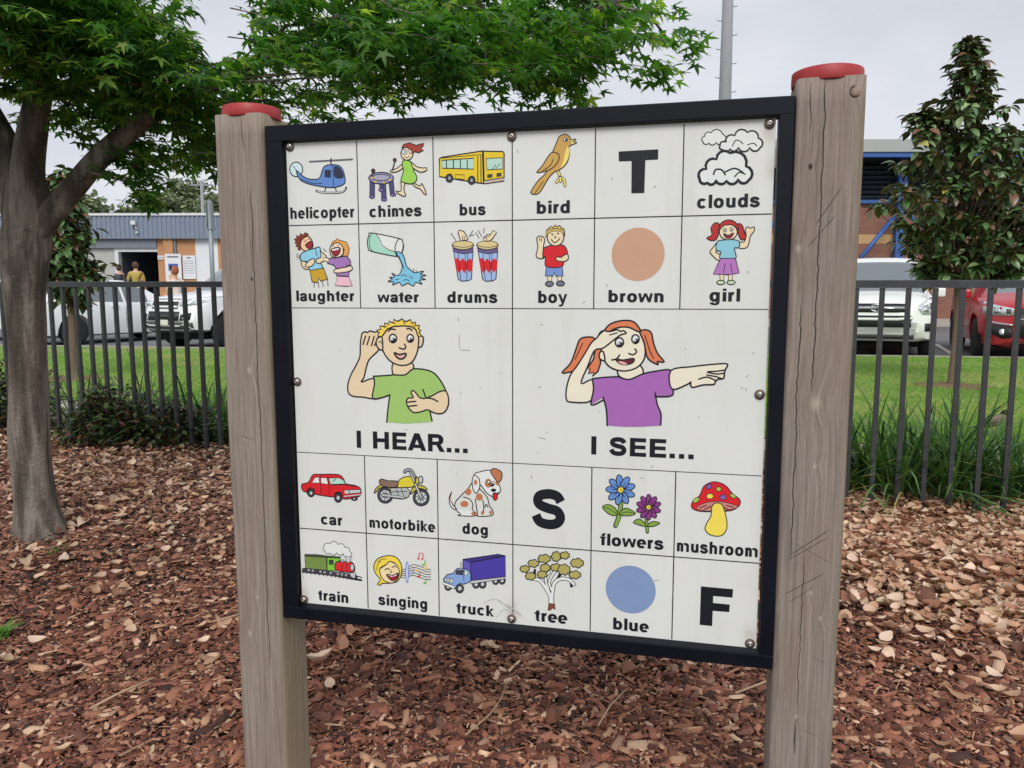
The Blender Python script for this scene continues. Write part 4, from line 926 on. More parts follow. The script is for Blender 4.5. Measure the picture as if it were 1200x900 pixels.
 ('spotted puppy picture', """F W 1 0 1824 3717 -20 71 27 68 43 46 -22 11 -46 -42 -13 -81
C K 1 14 1824 3717 -20 71 27 68 43 46 -22 11 -46 -42 -13 -81
F bw 1 0 1824 3717 -15 59 11 49 -18 -26
F W 1 0 2069 3593 -65 81 -92 96 -56 75 18 71 46 44 -32 14 132 0 73 -14 -15 -40 34 48 158 -20 8 -54 -35 -47 -27 -96 -80 -84
C K 1 14 2069 3593 -65 81 -92 96 -56 75 18 71 46 44 -32 14 132 0 73 -14 -15 -40 34 48 158 -20 8 -54 -35 -47 -27 -96 -80 -84
F bw 1 0 2010 3840 -4 13 -10 11 -14 9 -18 3 -18 -1 -14 -7 -10 -10 -4 -12 4 -14 10 -11 15 -8 17 -4 18 1 15 7 9 10
F bw 1 0 2043 3704 -3 14 -7 13 -11 9 -14 4 -12 -2 -12 -8 -7 -12 -3 -14 4 -15 7 -13 11 -8 13 -4 13 2 11 8 7 11
F bw 1 0 2170 3754 -4 16 -8 13 -12 9 -16 4 -14 -2 -12 -8 -9 -12 -3 -16 4 -15 8 -13 12 -10 15 -4 15 2 12 8 8 12
F bw 1 0 2102 3942 -2 8 -7 6 -11 6 -12 2 -12 -1 -10 -3 -7 -6 -3 -8 3 -8 7 -7 10 -5 12 -2 13 0 10 4 7 6
F bw 1 0 2184 3927 -2 9 -4 7 -6 5 -6 2 -7 0 -6 -5 -4 -7 -1 -8 1 -9 4 -8 6 -5 7 -2 7 1 6 5 3 6
F bw 1 0 2274 3916 -2 9 -3 7 -6 6 -7 2 -7 -1 -5 -5 -4 -6 -2 -9 2 -9 4 -7 6 -5 6 -2 7 0 6 5 4 7
L K 1 14 1954 3767 68 19 36 53 -5 57 31 38
L K 1 14 2086 3782 16 110 10 72
L K 1 14 2169 3788 11 76 -5 50
L K 1 14 2191 3864 16 -34 18 32
F W 1 0 2074 3528 52 -42 134 -26 60 86 44 108 -18 49 -53 39 -71 -27 -59 -72
C K 1 14 2074 3528 52 -42 134 -26 60 86 44 108 -18 49 -53 39 -71 -27 -59 -72
F bw 1 0 2269 3597 -3 19 -8 16 -13 12 -15 4 -14 -3 -12 -9 -8 -16 -4 -18 4 -20 8 -16 12 -11 15 -5 15 4 12 10 8 14
F bw 1 0 2347 3588 -1 12 -4 10 -6 8 -7 2 -7 -2 -6 -6 -3 -10 -1 -12 1 -12 4 -10 5 -7 8 -3 6 2 6 6 4 10
F W 1 0 2074 3524 -21 70 15 94 32 26 36 -65 -8 -93
C K 1 14 2074 3524 -21 70 15 94 32 26 36 -65 -8 -93
F bw 1 0 2110 3598 -2 12 -4 10 -6 6 -7 4 -7 -2 -6 -7 -4 -10 0 -11 0 -12 4 -11 6 -7 8 -2 6 1 6 7 4 10
F bw 1 0 2258 3474 36 -37 80 31 4 70 -36 46 -40 -38
C K 1 13 2258 3474 36 -37 80 31 4 70 -36 46 -40 -38
F W 1 0 2256 3589 -2 9 -4 7 -6 5 -6 2 -8 -1 -5 -5 -4 -6 -1 -9 1 -9 4 -7 6 -5 7 -2 6 1 6 5 4 6
C K 1 9 2256 3589 -2 9 -4 7 -6 5 -6 2 -8 -1 -5 -5 -4 -6 -1 -9 1 -9 4 -7 6 -5 7 -2 6 1 6 5 4 6
F W 1 0 2302 3595 0 8 -4 7 -5 4 -6 2 -6 -1 -5 -5 -4 -6 -1 -7 1 -7 4 -8 5 -4 6 -2 6 2 5 4 4 6
C K 1 9 2302 3595 0 8 -4 7 -5 4 -6 2 -6 -1 -5 -5 -4 -6 -1 -7 1 -7 4 -8 5 -4 6 -2 6 2 5 4 4 6
F K 1 0 2251 3598 -1 4 -2 2 -2 2 -4 2 -4 -1 -2 -2 -2 -3 -1 -3 1 -3 2 -4 2 -2 4 0 4 0 2 2 2 2
F K 1 0 2294 3604 -1 4 -2 3 -3 2 -4 1 -3 0 -3 -2 -2 -3 0 -3 0 -4 2 -3 3 -2 3 -1 4 0 3 2 2 3
F rd 1 0 2284 3712 40 -8 4 51 -22 26 -22 -21
C K 1 13 2284 3712 40 -8 4 51 -22 26 -22 -21
F K 1 0 2318 3670 -2 6 -6 6 -10 5 -12 2 -10 -1 -10 -3 -6 -5 -2 -7 2 -7 6 -6 10 -4 11 -2 11 0 10 4 6 5
L K 1 13 2288 3689 16 21 38 -16
F K 1 0 2294 3622 -2 4 -5 4 -7 3 -9 1 -9 0 -7 -2 -5 -3 -2 -4 2 -5 6 -4 6 -2 9 -2 9 1 7 1 5 4"""),
 ('green and red steam train picture', """L K 1 31 22 4763 350 9 250 20 124 8
L K 1 16 17 4744 230 0 431 15 74 13
L K 0 15 42 4747 -22 31
L K 0 15 94 4749 -22 31
L K 0 15 144 4751 -21 31
L K 0 15 196 4753 -22 31
L K 0 15 246 4756 -21 30
L K 0 15 297 4758 -21 30
L K 0 15 348 4760 -22 30
L K 0 15 398 4762 -21 30
L K 0 15 448 4764 -21 30
L K 0 15 498 4766 -20 30
L K 0 15 548 4768 -20 30
L K 0 15 598 4770 -20 30
L K 0 15 648 4772 -21 30
L K 0 15 698 4774 -21 31
F W 0 0 297 4456 2 -22 13 -18 18 -12 23 -4 21 8 18 -21 24 -11 24 1 22 11 12 22 20 -14 23 -2 19 6 14 16 4 20 20 -6 18 2 14 11 8 17 -2 20 14 4 10 11 2 13 -4 16 -12 12 -9 10 -13 6 -12 0 -12 -6 -6 -11 -12 3 -12 -2 -9 -8 -3 -11 2 -13 -14 17 -20 8 -20 -1 -16 -10 -10 -16 -12 18 -19 13 -21 3 -20 -7 -14 -16 -13 11 -17 4 -14 -4 -11 -10 -4 -16 -13 -2 -8 -8 -3 -10 2 -11
C K 0 10 297 4456 2 -22 13 -18 18 -12 23 -4 21 8 18 -21 24 -11 24 1 22 11 12 22 20 -14 23 -2 19 6 14 16 4 20 20 -6 18 2 14 11 8 17 -2 20 14 4 10 11 2 13 -4 16 -12 12 -9 10 -13 6 -12 0 -12 -6 -6 -11 -12 3 -12 -2 -9 -8 -3 -11 2 -13 -14 17 -20 8 -20 -1 -16 -10 -10 -16 -12 18 -19 13 -21 3 -20 -7 -14 -16 -13 11 -17 4 -14 -4 -11 -10 -4 -16 -13 -2 -8 -8 -3 -10 2 -11
L dk 0 72 38 4742 635 22
F cg 0 0 54 4570 270 -8 0 161 -265 -2
C K 0 15 54 4570 270 -8 0 161 -265 -2
F cr 0 0 54 4555 154 -10 121 5 -5 20 -270 7
C K 0 10 54 4555 154 -10 121 5 -5 20 -270 7
F lg2 0 0 334 4562 161 -12 -1 44 -51 23 -9 101 -106 4
C K 0 15 334 4562 161 -12 -1 44 -51 23 -9 101 -106 4
F dk 0 0 358 4595 50 1 -2 52 -50 0
C K 0 10 358 4595 50 1 -2 52 -50 0
F cr 0 0 324 4550 181 0 -11 15 -170 5
C K 0 10 324 4550 181 0 -11 15 -170 5
F r2 1 0 448 4616 156 -20 48 18 16 50 -28 51 -195 -3
C K 1 15 448 4616 156 -20 48 18 16 50 -28 51 -195 -3
L K 1 10 516 4611 -4 101
L K 1 10 573 4606 2 105
F lg 0 0 556 4536 74 4 -20 68 -42 -2
C K 0 10 556 4536 74 4 -20 68 -42 -2
F lg 0 0 509 4578 25 -2 -1 34 -25 2
C K 0 10 509 4578 25 -2 -1 34 -25 2
F lg 1 0 661 4656 -2 16 -5 13 -8 9 -8 4 -9 -2 -7 -8 -4 -13 -2 -15 2 -16 6 -14 8 -9 8 -4 8 3 8 8 4 12
C K 1 10 661 4656 -2 16 -5 13 -8 9 -8 4 -9 -2 -7 -8 -4 -13 -2 -15 2 -16 6 -14 8 -9 8 -4 8 3 8 8 4 12
F lg 0 0 604 4728 76 -12 -12 72 -45 -14
C K 0 10 604 4728 76 -12 -12 72 -45 -14
F gy 1 0 120 4736 -2 7 -5 7 -7 4 -8 2 -8 0 -6 -4 -4 -6 -2 -7 2 -7 5 -8 7 -4 8 -2 8 0 6 4 4 6
C K 1 10 120 4736 -2 7 -5 7 -7 4 -8 2 -8 0 -6 -4 -4 -6 -2 -7 2 -7 5 -8 7 -4 8 -2 8 0 6 4 4 6
F gy 1 0 170 4738 -1 7 -5 7 -6 4 -8 2 -8 0 -6 -4 -5 -6 -1 -7 2 -8 4 -7 7 -4 8 -2 7 0 7 4 5 6
C K 1 10 170 4738 -1 7 -5 7 -6 4 -8 2 -8 0 -6 -4 -5 -6 -1 -7 2 -8 4 -7 7 -4 8 -2 7 0 7 4 5 6
F gy 1 0 267 4741 -1 7 -5 7 -7 5 -8 2 -8 -1 -6 -3 -4 -6 -2 -8 2 -7 5 -7 7 -4 8 -2 8 0 6 4 4 6
C K 1 10 267 4741 -1 7 -5 7 -7 5 -8 2 -8 -1 -6 -3 -4 -6 -2 -8 2 -7 5 -7 7 -4 8 -2 8 0 6 4 4 6
F gy 1 0 318 4743 -2 7 -4 7 -8 5 -7 2 -8 -1 -7 -3 -4 -6 -1 -8 2 -7 5 -7 6 -4 8 -2 8 0 6 4 4 6
C K 1 10 318 4743 -2 7 -4 7 -8 5 -7 2 -8 -1 -7 -3 -4 -6 -1 -8 2 -7 5 -7 6 -4 8 -2 8 0 6 4 4 6
F gy 1 0 394 4746 -2 7 -5 7 -7 4 -8 2 -7 0 -7 -4 -4 -6 -1 -7 2 -7 5 -7 6 -5 8 -2 8 1 6 3 4 6
C K 1 10 394 4746 -2 7 -5 7 -7 4 -8 2 -7 0 -7 -4 -4 -6 -1 -7 2 -7 5 -7 6 -5 8 -2 8 1 6 3 4 6
F gy 1 0 482 4749 -2 7 -5 7 -7 5 -8 2 -7 -1 -7 -3 -4 -6 -1 -8 2 -7 5 -7 6 -4 8 -2 8 0 6 4 4 6
C K 1 10 482 4749 -2 7 -5 7 -7 5 -8 2 -7 -1 -7 -3 -4 -6 -1 -8 2 -7 5 -7 6 -4 8 -2 8 0 6 4 4 6
F gy 1 0 532 4751 -2 7 -5 7 -7 5 -8 2 -7 -1 -7 -3 -4 -6 -1 -8 2 -7 5 -7 6 -4 8 -2 8 0 6 4 4 6
C K 1 10 532 4751 -2 7 -5 7 -7 5 -8 2 -7 -1 -7 -3 -4 -6 -1 -8 2 -7 5 -7 6 -4 8 -2 8 0 6 4 4 6
F gy 1 0 582 4752 -2 8 -5 7 -7 5 -8 2 -7 -1 -7 -3 -4 -6 -1 -8 2 -8 5 -6 6 -4 8 -2 8 0 6 4 4 6
C K 1 10 582 4752 -2 8 -5 7 -7 5 -8 2 -7 -1 -7 -3 -4 -6 -1 -8 2 -8 5 -6 6 -4 8 -2 8 0 6 4 4 6"""),
 ('blonde girl singing notes picture', """F yh2 1 0 938 4831 36 -57 -53 -67 -20 -81 43 -86 104 -46 108 0 66 70 10 104 -45 98 -73 35 -122 16 -10 19
C K 1 15 938 4831 36 -57 -53 -67 -20 -81 43 -86 104 -46 108 0 66 70 10 104 -45 98 -73 35 -122 16 -10 19
F fs 1 0 972 4648 74 -53 49 -41 72 26 37 79 -24 89 -66 53 -85 -16 -45 -53
C K 1 15 972 4648 74 -53 49 -41 72 26 37 79 -24 89 -66 53 -85 -16 -45 -53
L K 1 15 972 4648 74 -53 49 -41 72 26
L K 1 10 948 4575 50 -39 49 -4
L K 1 10 934 4670 14 -72 38 -38
F mo 1 0 1050 4708 78 2 61 -33 -21 67 -58 29
C K 1 15 1050 4708 78 2 61 -33 -21 67 -58 29
F W 0 0 1062 4712 66 6 51 -28 -15 22 -54 18
L K 1 15 1034 4657 30 -21 24 16
L K 1 15 1118 4622 29 -22 19 18
L K 1 10 1102 4656 14 18 -24 6
L K 1 10 1226 4646 60 -29 73 -48 83 7 71 26 59 4
L K 1 10 1226 4666 60 -23 72 -43 84 8 70 24 60 2
L K 1 10 1225 4688 61 -20 72 -38 83 11 71 22 59 -1
L K 1 10 1224 4709 61 -15 73 -34 82 14 72 19 58 -3
L K 1 10 1224 4730 60 -10 73 -30 83 16 71 18 59 -6
F nb 1 0 1312 4657 -2 47 -4 40 -6 26 -7 10 -7 -8 -4 -26 -3 -40 -1 -46 2 -47 5 -39 6 -28 7 -9 6 9 4 26 4 38
C nb 1 10 1312 4657 -2 47 -4 40 -6 26 -7 10 -7 -8 -4 -26 -3 -40 -1 -46 2 -47 5 -39 6 -28 7 -9 6 9 4 26 4 38
F W 1 0 1302 4658 -1 39 -2 34 -3 23 -2 8 -4 -8 -1 -22 -1 -34 0 -39 2 -39 2 -34 2 -22 3 -8 3 7 2 22 0 33
F ye 1 0 1418 4629 -2 5 -4 4 -5 3 -7 1 -6 0 -5 -2 -3 -4 -2 -4 2 -4 3 -4 5 -4 7 -1 7 1 5 2 3 3
L ye 0 14 1415 4630 3 -52
F rd 1 0 1445 4696 -1 6 -4 4 -6 2 -6 2 -6 0 -6 -2 -3 -4 -1 -4 1 -5 3 -4 6 -3 6 -2 7 1 5 2 4 3
L rd 0 14 1442 4697 4 -51
F nb 1 0 1374 4661 -1 5 -4 4 -5 2 -7 2 -6 0 -5 -2 -4 -4 -2 -4 2 -5 4 -4 5 -3 7 -2 6 1 6 2 3 3
L nb 0 14 1372 4661 3 -51
F gn 1 0 1515 4765 -1 5 -4 4 -6 3 -6 1 -6 0 -6 -2 -3 -4 -1 -4 1 -4 4 -4 5 -4 6 -1 7 1 5 2 4 3
L gn 0 14 1513 4766 3 -52
F ye 1 0 1522 4597 -1 5 -3 4 -6 2 -6 2 -6 0 -6 -2 -4 -4 0 -4 0 -4 4 -5 6 -3 6 -1 6 0 6 2 4 3
L ye 0 14 1520 4597 4 -51
F gn 1 0 1506 4556 0 5 -4 4 -6 3 -6 2 -6 -1 -6 -2 -4 -3 0 -4 0 -5 4 -5 6 -2 6 -2 6 0 6 3 4 3
L gn 0 14 1504 4557 4 -51
L rd 0 14 1436 4493 6 -65 43 0 -1 61
F rd 1 0 1442 4494 -2 4 -2 4 -4 2 -5 1 -5 -1 -3 -1 -3 -3 0 -4 0 -3 3 -3 4 -2 5 -2 4 0 4 2 2 3
F rd 1 0 1486 4494 0 3 -4 3 -3 2 -5 2 -4 0 -4 -2 -2 -3 -2 -3 2 -4 2 -4 4 -2 4 -1 5 1 4 1 3 3"""),
 ('blue delivery truck picture', """F dk 1 0 1809 4780 -3 18 -9 14 -13 12 -15 4 -15 -2 -14 -8 -8 -14 -2 -16 2 -18 10 -14 12 -12 16 -4 15 2 13 8 8 14
C K 1 9 1809 4780 -3 18 -9 14 -13 12 -15 4 -15 -2 -14 -8 -8 -14 -2 -16 2 -18 10 -14 12 -12 16 -4 15 2 13 8 8 14
F lg 1 0 1791 4782 -1 10 -6 8 -6 5 -9 3 -9 -2 -6 -4 -5 -7 -1 -9 1 -9 5 -9 7 -5 9 -3 8 2 7 4 5 7
C K 1 9 1791 4782 -1 10 -6 8 -6 5 -9 3 -9 -2 -6 -4 -5 -7 -1 -9 1 -9 5 -9 7 -5 9 -3 8 2 7 4 5 7
F dk 1 0 2128 4724 -2 18 -10 16 -13 10 -16 6 -16 -2 -13 -9 -9 -15 -3 -16 4 -18 8 -16 14 -12 16 -4 16 2 13 8 9 14
C K 1 9 2128 4724 -2 18 -10 16 -13 10 -16 6 -16 -2 -13 -9 -9 -15 -3 -16 4 -18 8 -16 14 -12 16 -4 16 2 13 8 9 14
F lg 1 0 2110 4726 -2 9 -4 9 -8 6 -9 2 -9 0 -7 -6 -5 -7 -2 -9 2 -10 6 -8 7 -6 9 -3 8 1 8 4 4 8
C K 1 9 2110 4726 -2 9 -4 9 -8 6 -9 2 -9 0 -7 -6 -5 -7 -2 -9 2 -10 6 -8 7 -6 9 -3 8 1 8 4 4 8
F dk 1 0 2202 4718 -4 17 -8 16 -14 11 -16 5 -16 -2 -12 -9 -10 -14 -2 -18 3 -17 9 -16 14 -11 15 -5 16 3 13 8 9 14
C K 1 9 2202 4718 -4 17 -8 16 -14 11 -16 5 -16 -2 -12 -9 -10 -14 -2 -18 3 -17 9 -16 14 -11 15 -5 16 3 13 8 9 14
F lg 1 0 2184 4719 -2 9 -6 9 -6 6 -10 3 -8 -2 -8 -4 -4 -8 -2 -9 2 -9 5 -9 7 -6 9 -3 9 2 7 4 5 8
C K 1 9 2184 4719 -2 9 -6 9 -6 6 -10 3 -8 -2 -8 -4 -4 -8 -2 -9 2 -9 5 -9 7 -6 9 -3 9 2 7 4 5 8
F dk 1 0 2343 4668 -3 16 -8 14 -12 10 -14 4 -14 -2 -11 -8 -8 -12 -3 -16 4 -16 7 -14 12 -10 14 -4 14 2 11 8 8 12
C K 1 9 2343 4668 -3 16 -8 14 -12 10 -14 4 -14 -2 -11 -8 -8 -12 -3 -16 4 -16 7 -14 12 -10 14 -4 14 2 11 8 8 12
F lg 1 0 2326 4670 -1 8 -4 8 -7 5 -8 3 -7 -2 -7 -4 -4 -6 -1 -9 1 -9 4 -7 7 -5 8 -2 7 0 7 4 4 8
C K 1 9 2326 4670 -1 8 -4 8 -7 5 -8 3 -7 -2 -7 -4 -4 -6 -1 -9 1 -9 4 -7 7 -5 8 -2 7 0 7 4 4 8
F dk 1 0 2416 4657 -4 16 -8 14 -11 10 -14 5 -14 -2 -11 -8 -8 -13 -3 -15 3 -16 8 -14 12 -10 14 -4 13 2 12 7 7 13
C K 1 9 2416 4657 -4 16 -8 14 -11 10 -14 5 -14 -2 -11 -8 -8 -13 -3 -15 3 -16 8 -14 12 -10 14 -4 13 2 12 7 7 13
F lg 1 0 2399 4658 -1 9 -5 7 -7 6 -7 2 -7 -1 -7 -4 -4 -7 -1 -8 1 -8 4 -8 7 -5 8 -3 7 2 7 4 4 6
C K 1 9 2399 4658 -1 9 -5 7 -7 6 -7 2 -7 -1 -7 -4 -4 -7 -1 -8 1 -8 4 -8 7 -5 8 -3 7 2 7 4 4 6
F lg 0 0 2026 4692 390 -80 4 22 -394 94
C K 0 9 2026 4692 390 -80 4 22 -394 94
F tk 0 0 2030 4486 386 -102 0 228 -384 79
C K 0 14 2030 4486 386 -102 0 228 -384 79
F tl 0 0 1942 4460 88 26 2 205 -91 -97
C K 0 14 1942 4460 88 26 2 205 -91 -97
F tm 0 0 1942 4460 393 -88 81 9 -386 105
C K 0 14 1942 4460 393 -88 81 9 -386 105
F tc 0 0 1848 4602 28 -35 120 -1 32 38 0 99 -84 37 -34 -15 -54 75 -126 -50 -14 -49 48 -55 70 -20
C K 0 14 1848 4602 28 -35 120 -1 32 38 0 99 -84 37 -34 -15 -54 75 -126 -50 -14 -49 48 -55 70 -20
F dk 0 0 1867 4590 79 -10 -10 56 -78 -3
C K 0 9 1867 4590 79 -10 -10 56 -78 -3
F W 0 0 1960 4588 36 -2 -4 44 -35 4
C K 0 9 1960 4588 36 -2 -4 44 -35 4
F lg 0 0 1736 4680 92 11 -4 51 -94 -14
C K 0 9 1736 4680 92 11 -4 51 -94 -14
L K 1 9 1759 4683 -5 47
L K 1 9 1787 4686 -5 50
F W 0 0 1712 4734 130 34 -5 33 -126 -39
C K 0 9 1712 4734 130 34 -5 33 -126 -39
L K 1 9 1950 4584 0 114
L gy 0 19 1919 4494 -1 83
F dk 1 0 1948 4786 -3 20 -11 18 -14 12 -18 6 -18 -3 -15 -9 -10 -16 -3 -20 4 -19 10 -17 15 -13 17 -5 18 2 16 10 9 15
C K 1 9 1948 4786 -3 20 -11 18 -14 12 -18 6 -18 -3 -15 -9 -10 -16 -3 -20 4 -19 10 -17 15 -13 17 -5 18 2 16 10 9 15
F lg 1 0 1930 4788 -2 10 -6 10 -8 7 -10 3 -10 -1 -8 -5 -6 -9 -1 -11 2 -10 5 -10 9 -6 9 -4 10 2 8 5 6 9
C K 1 9 1930 4788 -2 10 -6 10 -8 7 -10 3 -10 -1 -8 -5 -6 -9 -1 -11 2 -10 5 -10 9 -6 9 -4 10 2 8 5 6 9"""),
 ('blue and purple flowers picture', """L K 1 66 3633 3719 -13 127 -39 124
L lf 1 44 3633 3719 -13 127 -34 120
L K 1 48 3888 3850 16 162
L lf 1 26 3888 3850 16 157
F lf 1 0 3446 3777 60 -27 68 32 28 68 -58 12 -59 -32
C K 1 13 3446 3777 60 -27 68 32 28 68 -58 12 -59 -32
F lf 1 0 3615 3848 52 -67 57 5 58 42 -74 28
C K 1 13 3615 3848 52 -67 57 5 58 42 -74 28
L K 1 9 3458 3781 67 19 67 46
L K 1 9 3620 3848 72 -32 78 10
F lf 1 0 3762 3921 56 -41 63 46 5 28 -66 -10
C K 1 13 3762 3921 56 -41 63 46 5 28 -66 -10
F lf 1 0 3903 3952 43 -51 80 6 -53 38
C K 1 13 3903 3952 43 -51 80 6 -53 38
F fb 1 0 3770 3534 0 14 -10 16 -18 14 -24 12 -24 6 -24 2 -16 -6 -9 -10 1 -14 10 -16 18 -14 24 -12 24 -6 23 -2 17 6
C K 1 13 3770 3534 0 14 -10 16 -18 14 -24 12 -24 6 -24 2 -16 -6 -9 -10 1 -14 10 -16 18 -14 24 -12 24 -6 23 -2 17 6
L K 0 9 3666 3575 46 -17
F fb 1 0 3768 3642 -10 11 -17 5 -23 0 -24 -6 -23 -11 -17 -15 -10 -15 0 -14 10 -11 18 -5 22 1 24 6 23 11 17 14 10 15
C K 1 13 3768 3642 -10 11 -17 5 -23 0 -24 -6 -23 -11 -17 -15 -10 -15 0 -14 10 -11 18 -5 22 1 24 6 23 11 17 14 10 15
L K 0 9 3666 3603 44 17
F fb 1 0 3700 3726 -14 3 -16 -7 -17 -16 -14 -21 -10 -24 -3 -23 2 -18 9 -12 13 -2 16 8 17 15 15 21 9 24 4 23 -3 19
C K 1 13 3700 3726 -14 3 -16 -7 -17 -16 -14 -21 -10 -24 -3 -23 2 -18 9 -12 13 -2 16 8 17 15 15 21 9 24 4 23 -3 19
L K 0 9 3648 3624 22 44
F fb 1 0 3598 3747 -12 -7 -8 -17 -2 -23 3 -26 8 -26 11 -21 14 -13 14 -3 10 7 8 17 3 23 -3 26 -8 26 -11 21 -14 13
C K 1 13 3598 3747 -12 -7 -8 -17 -2 -23 3 -26 8 -26 11 -21 14 -13 14 -3 10 7 8 17 3 23 -3 26 -8 26 -11 21 -14 13
L K 0 9 3620 3630 -10 48
F fb 1 0 3510 3693 -4 -13 5 -18 13 -20 18 -20 22 -15 22 -9 18 -1 12 7 3 13 -5 18 -12 20 -18 19 -22 16 -22 8 -18 2
C K 1 13 3510 3693 -4 -13 5 -18 13 -20 18 -20 22 -15 22 -9 18 -1 12 7 3 13 -5 18 -12 20 -18 19 -22 16 -22 8 -18 2
L K 0 9 3598 3616 -38 32
F fb 1 0 3478 3590 6 -12 14 -12 22 -8 26 -2 26 2 21 8 14 10 5 14 -6 12 -14 12 -22 8 -26 2 -26 -2 -21 -8 -14 -10
C K 1 13 3478 3590 6 -12 14 -12 22 -8 26 -2 26 2 21 8 14 10 5 14 -6 12 -14 12 -22 8 -26 2 -26 -2 -21 -8 -14 -10
L K 0 9 3589 3590 -48 0
F fb 1 0 3517 3488 12 -7 18 1 21 8 20 15 18 19 11 20 3 18 -4 13 -12 7 -18 -1 -21 -9 -21 -14 -17 -19 -11 -20 -4 -18
C K 1 13 3517 3488 12 -7 18 1 21 8 20 15 18 19 11 20 3 18 -4 13 -12 7 -18 -1 -21 -9 -21 -14 -17 -19 -11 -20 -4 -18
L K 0 9 3599 3564 -35 -32
F fb 1 0 3608 3433 13 3 13 12 10 21 6 25 1 26 -5 24 -8 16 -12 8 -13 -3 -13 -13 -10 -20 -6 -26 -1 -26 4 -23 9 -17
C K 1 13 3608 3433 13 3 13 12 10 21 6 25 1 26 -5 24 -8 16 -12 8 -13 -3 -13 -13 -10 -20 -6 -26 -1 -26 4 -23 9 -17
L K 0 9 3623 3549 -7 -49
F fb 1 0 3708 3452 8 10 1 19 -5 23 -12 24 -15 21 -17 16 -17 7 -13 -2 -8 -10 -2 -19 6 -23 10 -24 16 -22 18 -15 16 -7
C K 1 13 3708 3452 8 10 1 19 -5 23 -12 24 -15 21 -17 16 -17 7 -13 -2 -8 -10 -2 -19 6 -23 10 -24 16 -22 18 -15 16 -7
L K 0 9 3650 3554 25 -43
F fc 1 0 3660 3588 -2 12 -6 12 -10 7 -13 3 -12 -2 -11 -6 -6 -10 -3 -12 2 -14 7 -10 10 -8 12 -4 12 2 11 7 7 10
C K 1 13 3660 3588 -2 12 -6 12 -10 7 -13 3 -12 -2 -11 -6 -6 -10 -3 -12 2 -14 7 -10 10 -8 12 -4 12 2 11 7 7 10
F K 1 0 3640 3589 0 3 -2 2 -2 2 -2 0 -4 0 -2 -2 -1 -2 -1 -2 1 -3 1 -3 2 -1 3 -1 3 0 2 2 1 2
F fp 1 0 4030 3704 0 12 -9 12 -15 12 -20 10 -20 6 -19 1 -14 -4 -7 -8 0 -11 10 -13 14 -12 20 -10 20 -5 19 -2 14 4
C K 1 13 4030 3704 0 12 -9 12 -15 12 -20 10 -20 6 -19 1 -14 -4 -7 -8 0 -11 10 -13 14 -12 20 -10 20 -5 19 -2 14 4
L K 0 9 3950 3737 32 -13
F fp 1 0 4031 3786 -7 10 -14 4 -18 2 -22 -4 -19 -8 -15 -10 -9 -12 -1 -12 7 -8 14 -6 19 0 20 3 20 8 15 11 9 12
C K 1 13 4031 3786 -7 10 -14 4 -18 2 -22 -4 -19 -8 -15 -10 -9 -12 -1 -12 7 -8 14 -6 19 0 20 3 20 8 15 11 9 12
L K 0 9 3950 3762 32 9
F fp 1 0 3986 3856 -10 2 -14 -4 -16 -10 -14 -16 -10 -18 -6 -19 0 -15 5 -10 11 -4 14 5 14 11 14 16 12 18 6 18 0 16
C K 1 13 3986 3856 -10 2 -14 -4 -16 -10 -14 -16 -10 -18 -6 -19 0 -15 5 -10 11 -4 14 5 14 11 14 16 12 18 6 18 0 16
L K 0 9 3936 3783 20 27
F fp 1 0 3914 3885 -11 -4 -9 -12 -5 -19 -2 -22 1 -22 6 -18 8 -14 10 -4 10 4 9 12 6 18 2 22 -2 22 -5 19 -8 13
C K 1 13 3914 3885 -11 -4 -9 -12 -5 -19 -2 -22 1 -22 6 -18 8 -14 10 -4 10 4 9 12 6 18 2 22 -2 22 -5 19 -8 13
L K 0 9 3912 3792 1 35
F fp 1 0 3840 3864 -6 -10 0 -16 6 -18 10 -20 14 -18 16 -12 14 -6 10 2 6 10 0 16 -6 18 -10 20 -14 17 -16 13 -14 6
C K 1 13 3840 3864 -6 -10 0 -16 6 -18 10 -20 14 -18 16 -12 14 -6 10 2 6 10 0 16 -6 18 -10 20 -14 17 -16 13 -14 6
L K 0 9 3890 3786 -20 29
F fp 1 0 3794 3798 0 -10 10 -14 14 -12 20 -10 21 -6 19 0 14 4 7 8 -1 11 -8 13 -16 12 -20 10 -20 6 -19 0 -14 -3
C K 1 13 3794 3798 0 -10 10 -14 14 -12 20 -10 21 -6 19 0 14 4 7 8 -1 11 -8 13 -16 12 -20 10 -20 6 -19 0 -14 -3
L K 0 9 3875 3766 -32 12
F fp 1 0 3794 3716 6 -9 14 -5 20 -1 20 3 20 8 15 11 9 12 1 11 -7 9 -14 5 -19 1 -21 -3 -20 -8 -15 -11 -9 -12
C K 1 13 3794 3716 6 -9 14 -5 20 -1 20 3 20 8 15 11 9 12 1 11 -7 9 -14 5 -19 1 -21 -3 -20 -8 -15 -11 -9 -12
L K 0 9 3875 3740 -32 -9
F fp 1 0 3838 3646 11 -2 14 4 15 11 14 15 12 19 6 19 0 14 -6 10 -10 4 -14 -4 -16 -12 -14 -16 -10 -18 -7 -18 0 -16
C K 1 13 3838 3646 11 -2 14 4 15 11 14 15 12 19 6 19 0 14 -6 10 -10 4 -14 -4 -16 -12 -14 -16 -10 -18 -7 -18 0 -16
L K 0 9 3890 3720 -20 -28
F fp 1 0 3912 3618 10 4 8 12 6 18 2 22 -2 22 -6 19 -8 13 -10 4 -10 -3 -8 -12 -6 -19 -2 -22 2 -22 6 -18 8 -14
C K 1 13 3912 3618 10 4 8 12 6 18 2 22 -2 22 -6 19 -8 13 -10 4 -10 -3 -8 -12 -6 -19 -2 -22 2 -22 6 -18 8 -14
L K 0 9 3912 3710 0 -34
F fp 1 0 3985 3640 5 10 0 14 -6 20 -10 19 -14 17 -15 12 -14 6 -11 -2 -5 -10 0 -15 6 -19 11 -19 14 -17 14 -12 14 -6
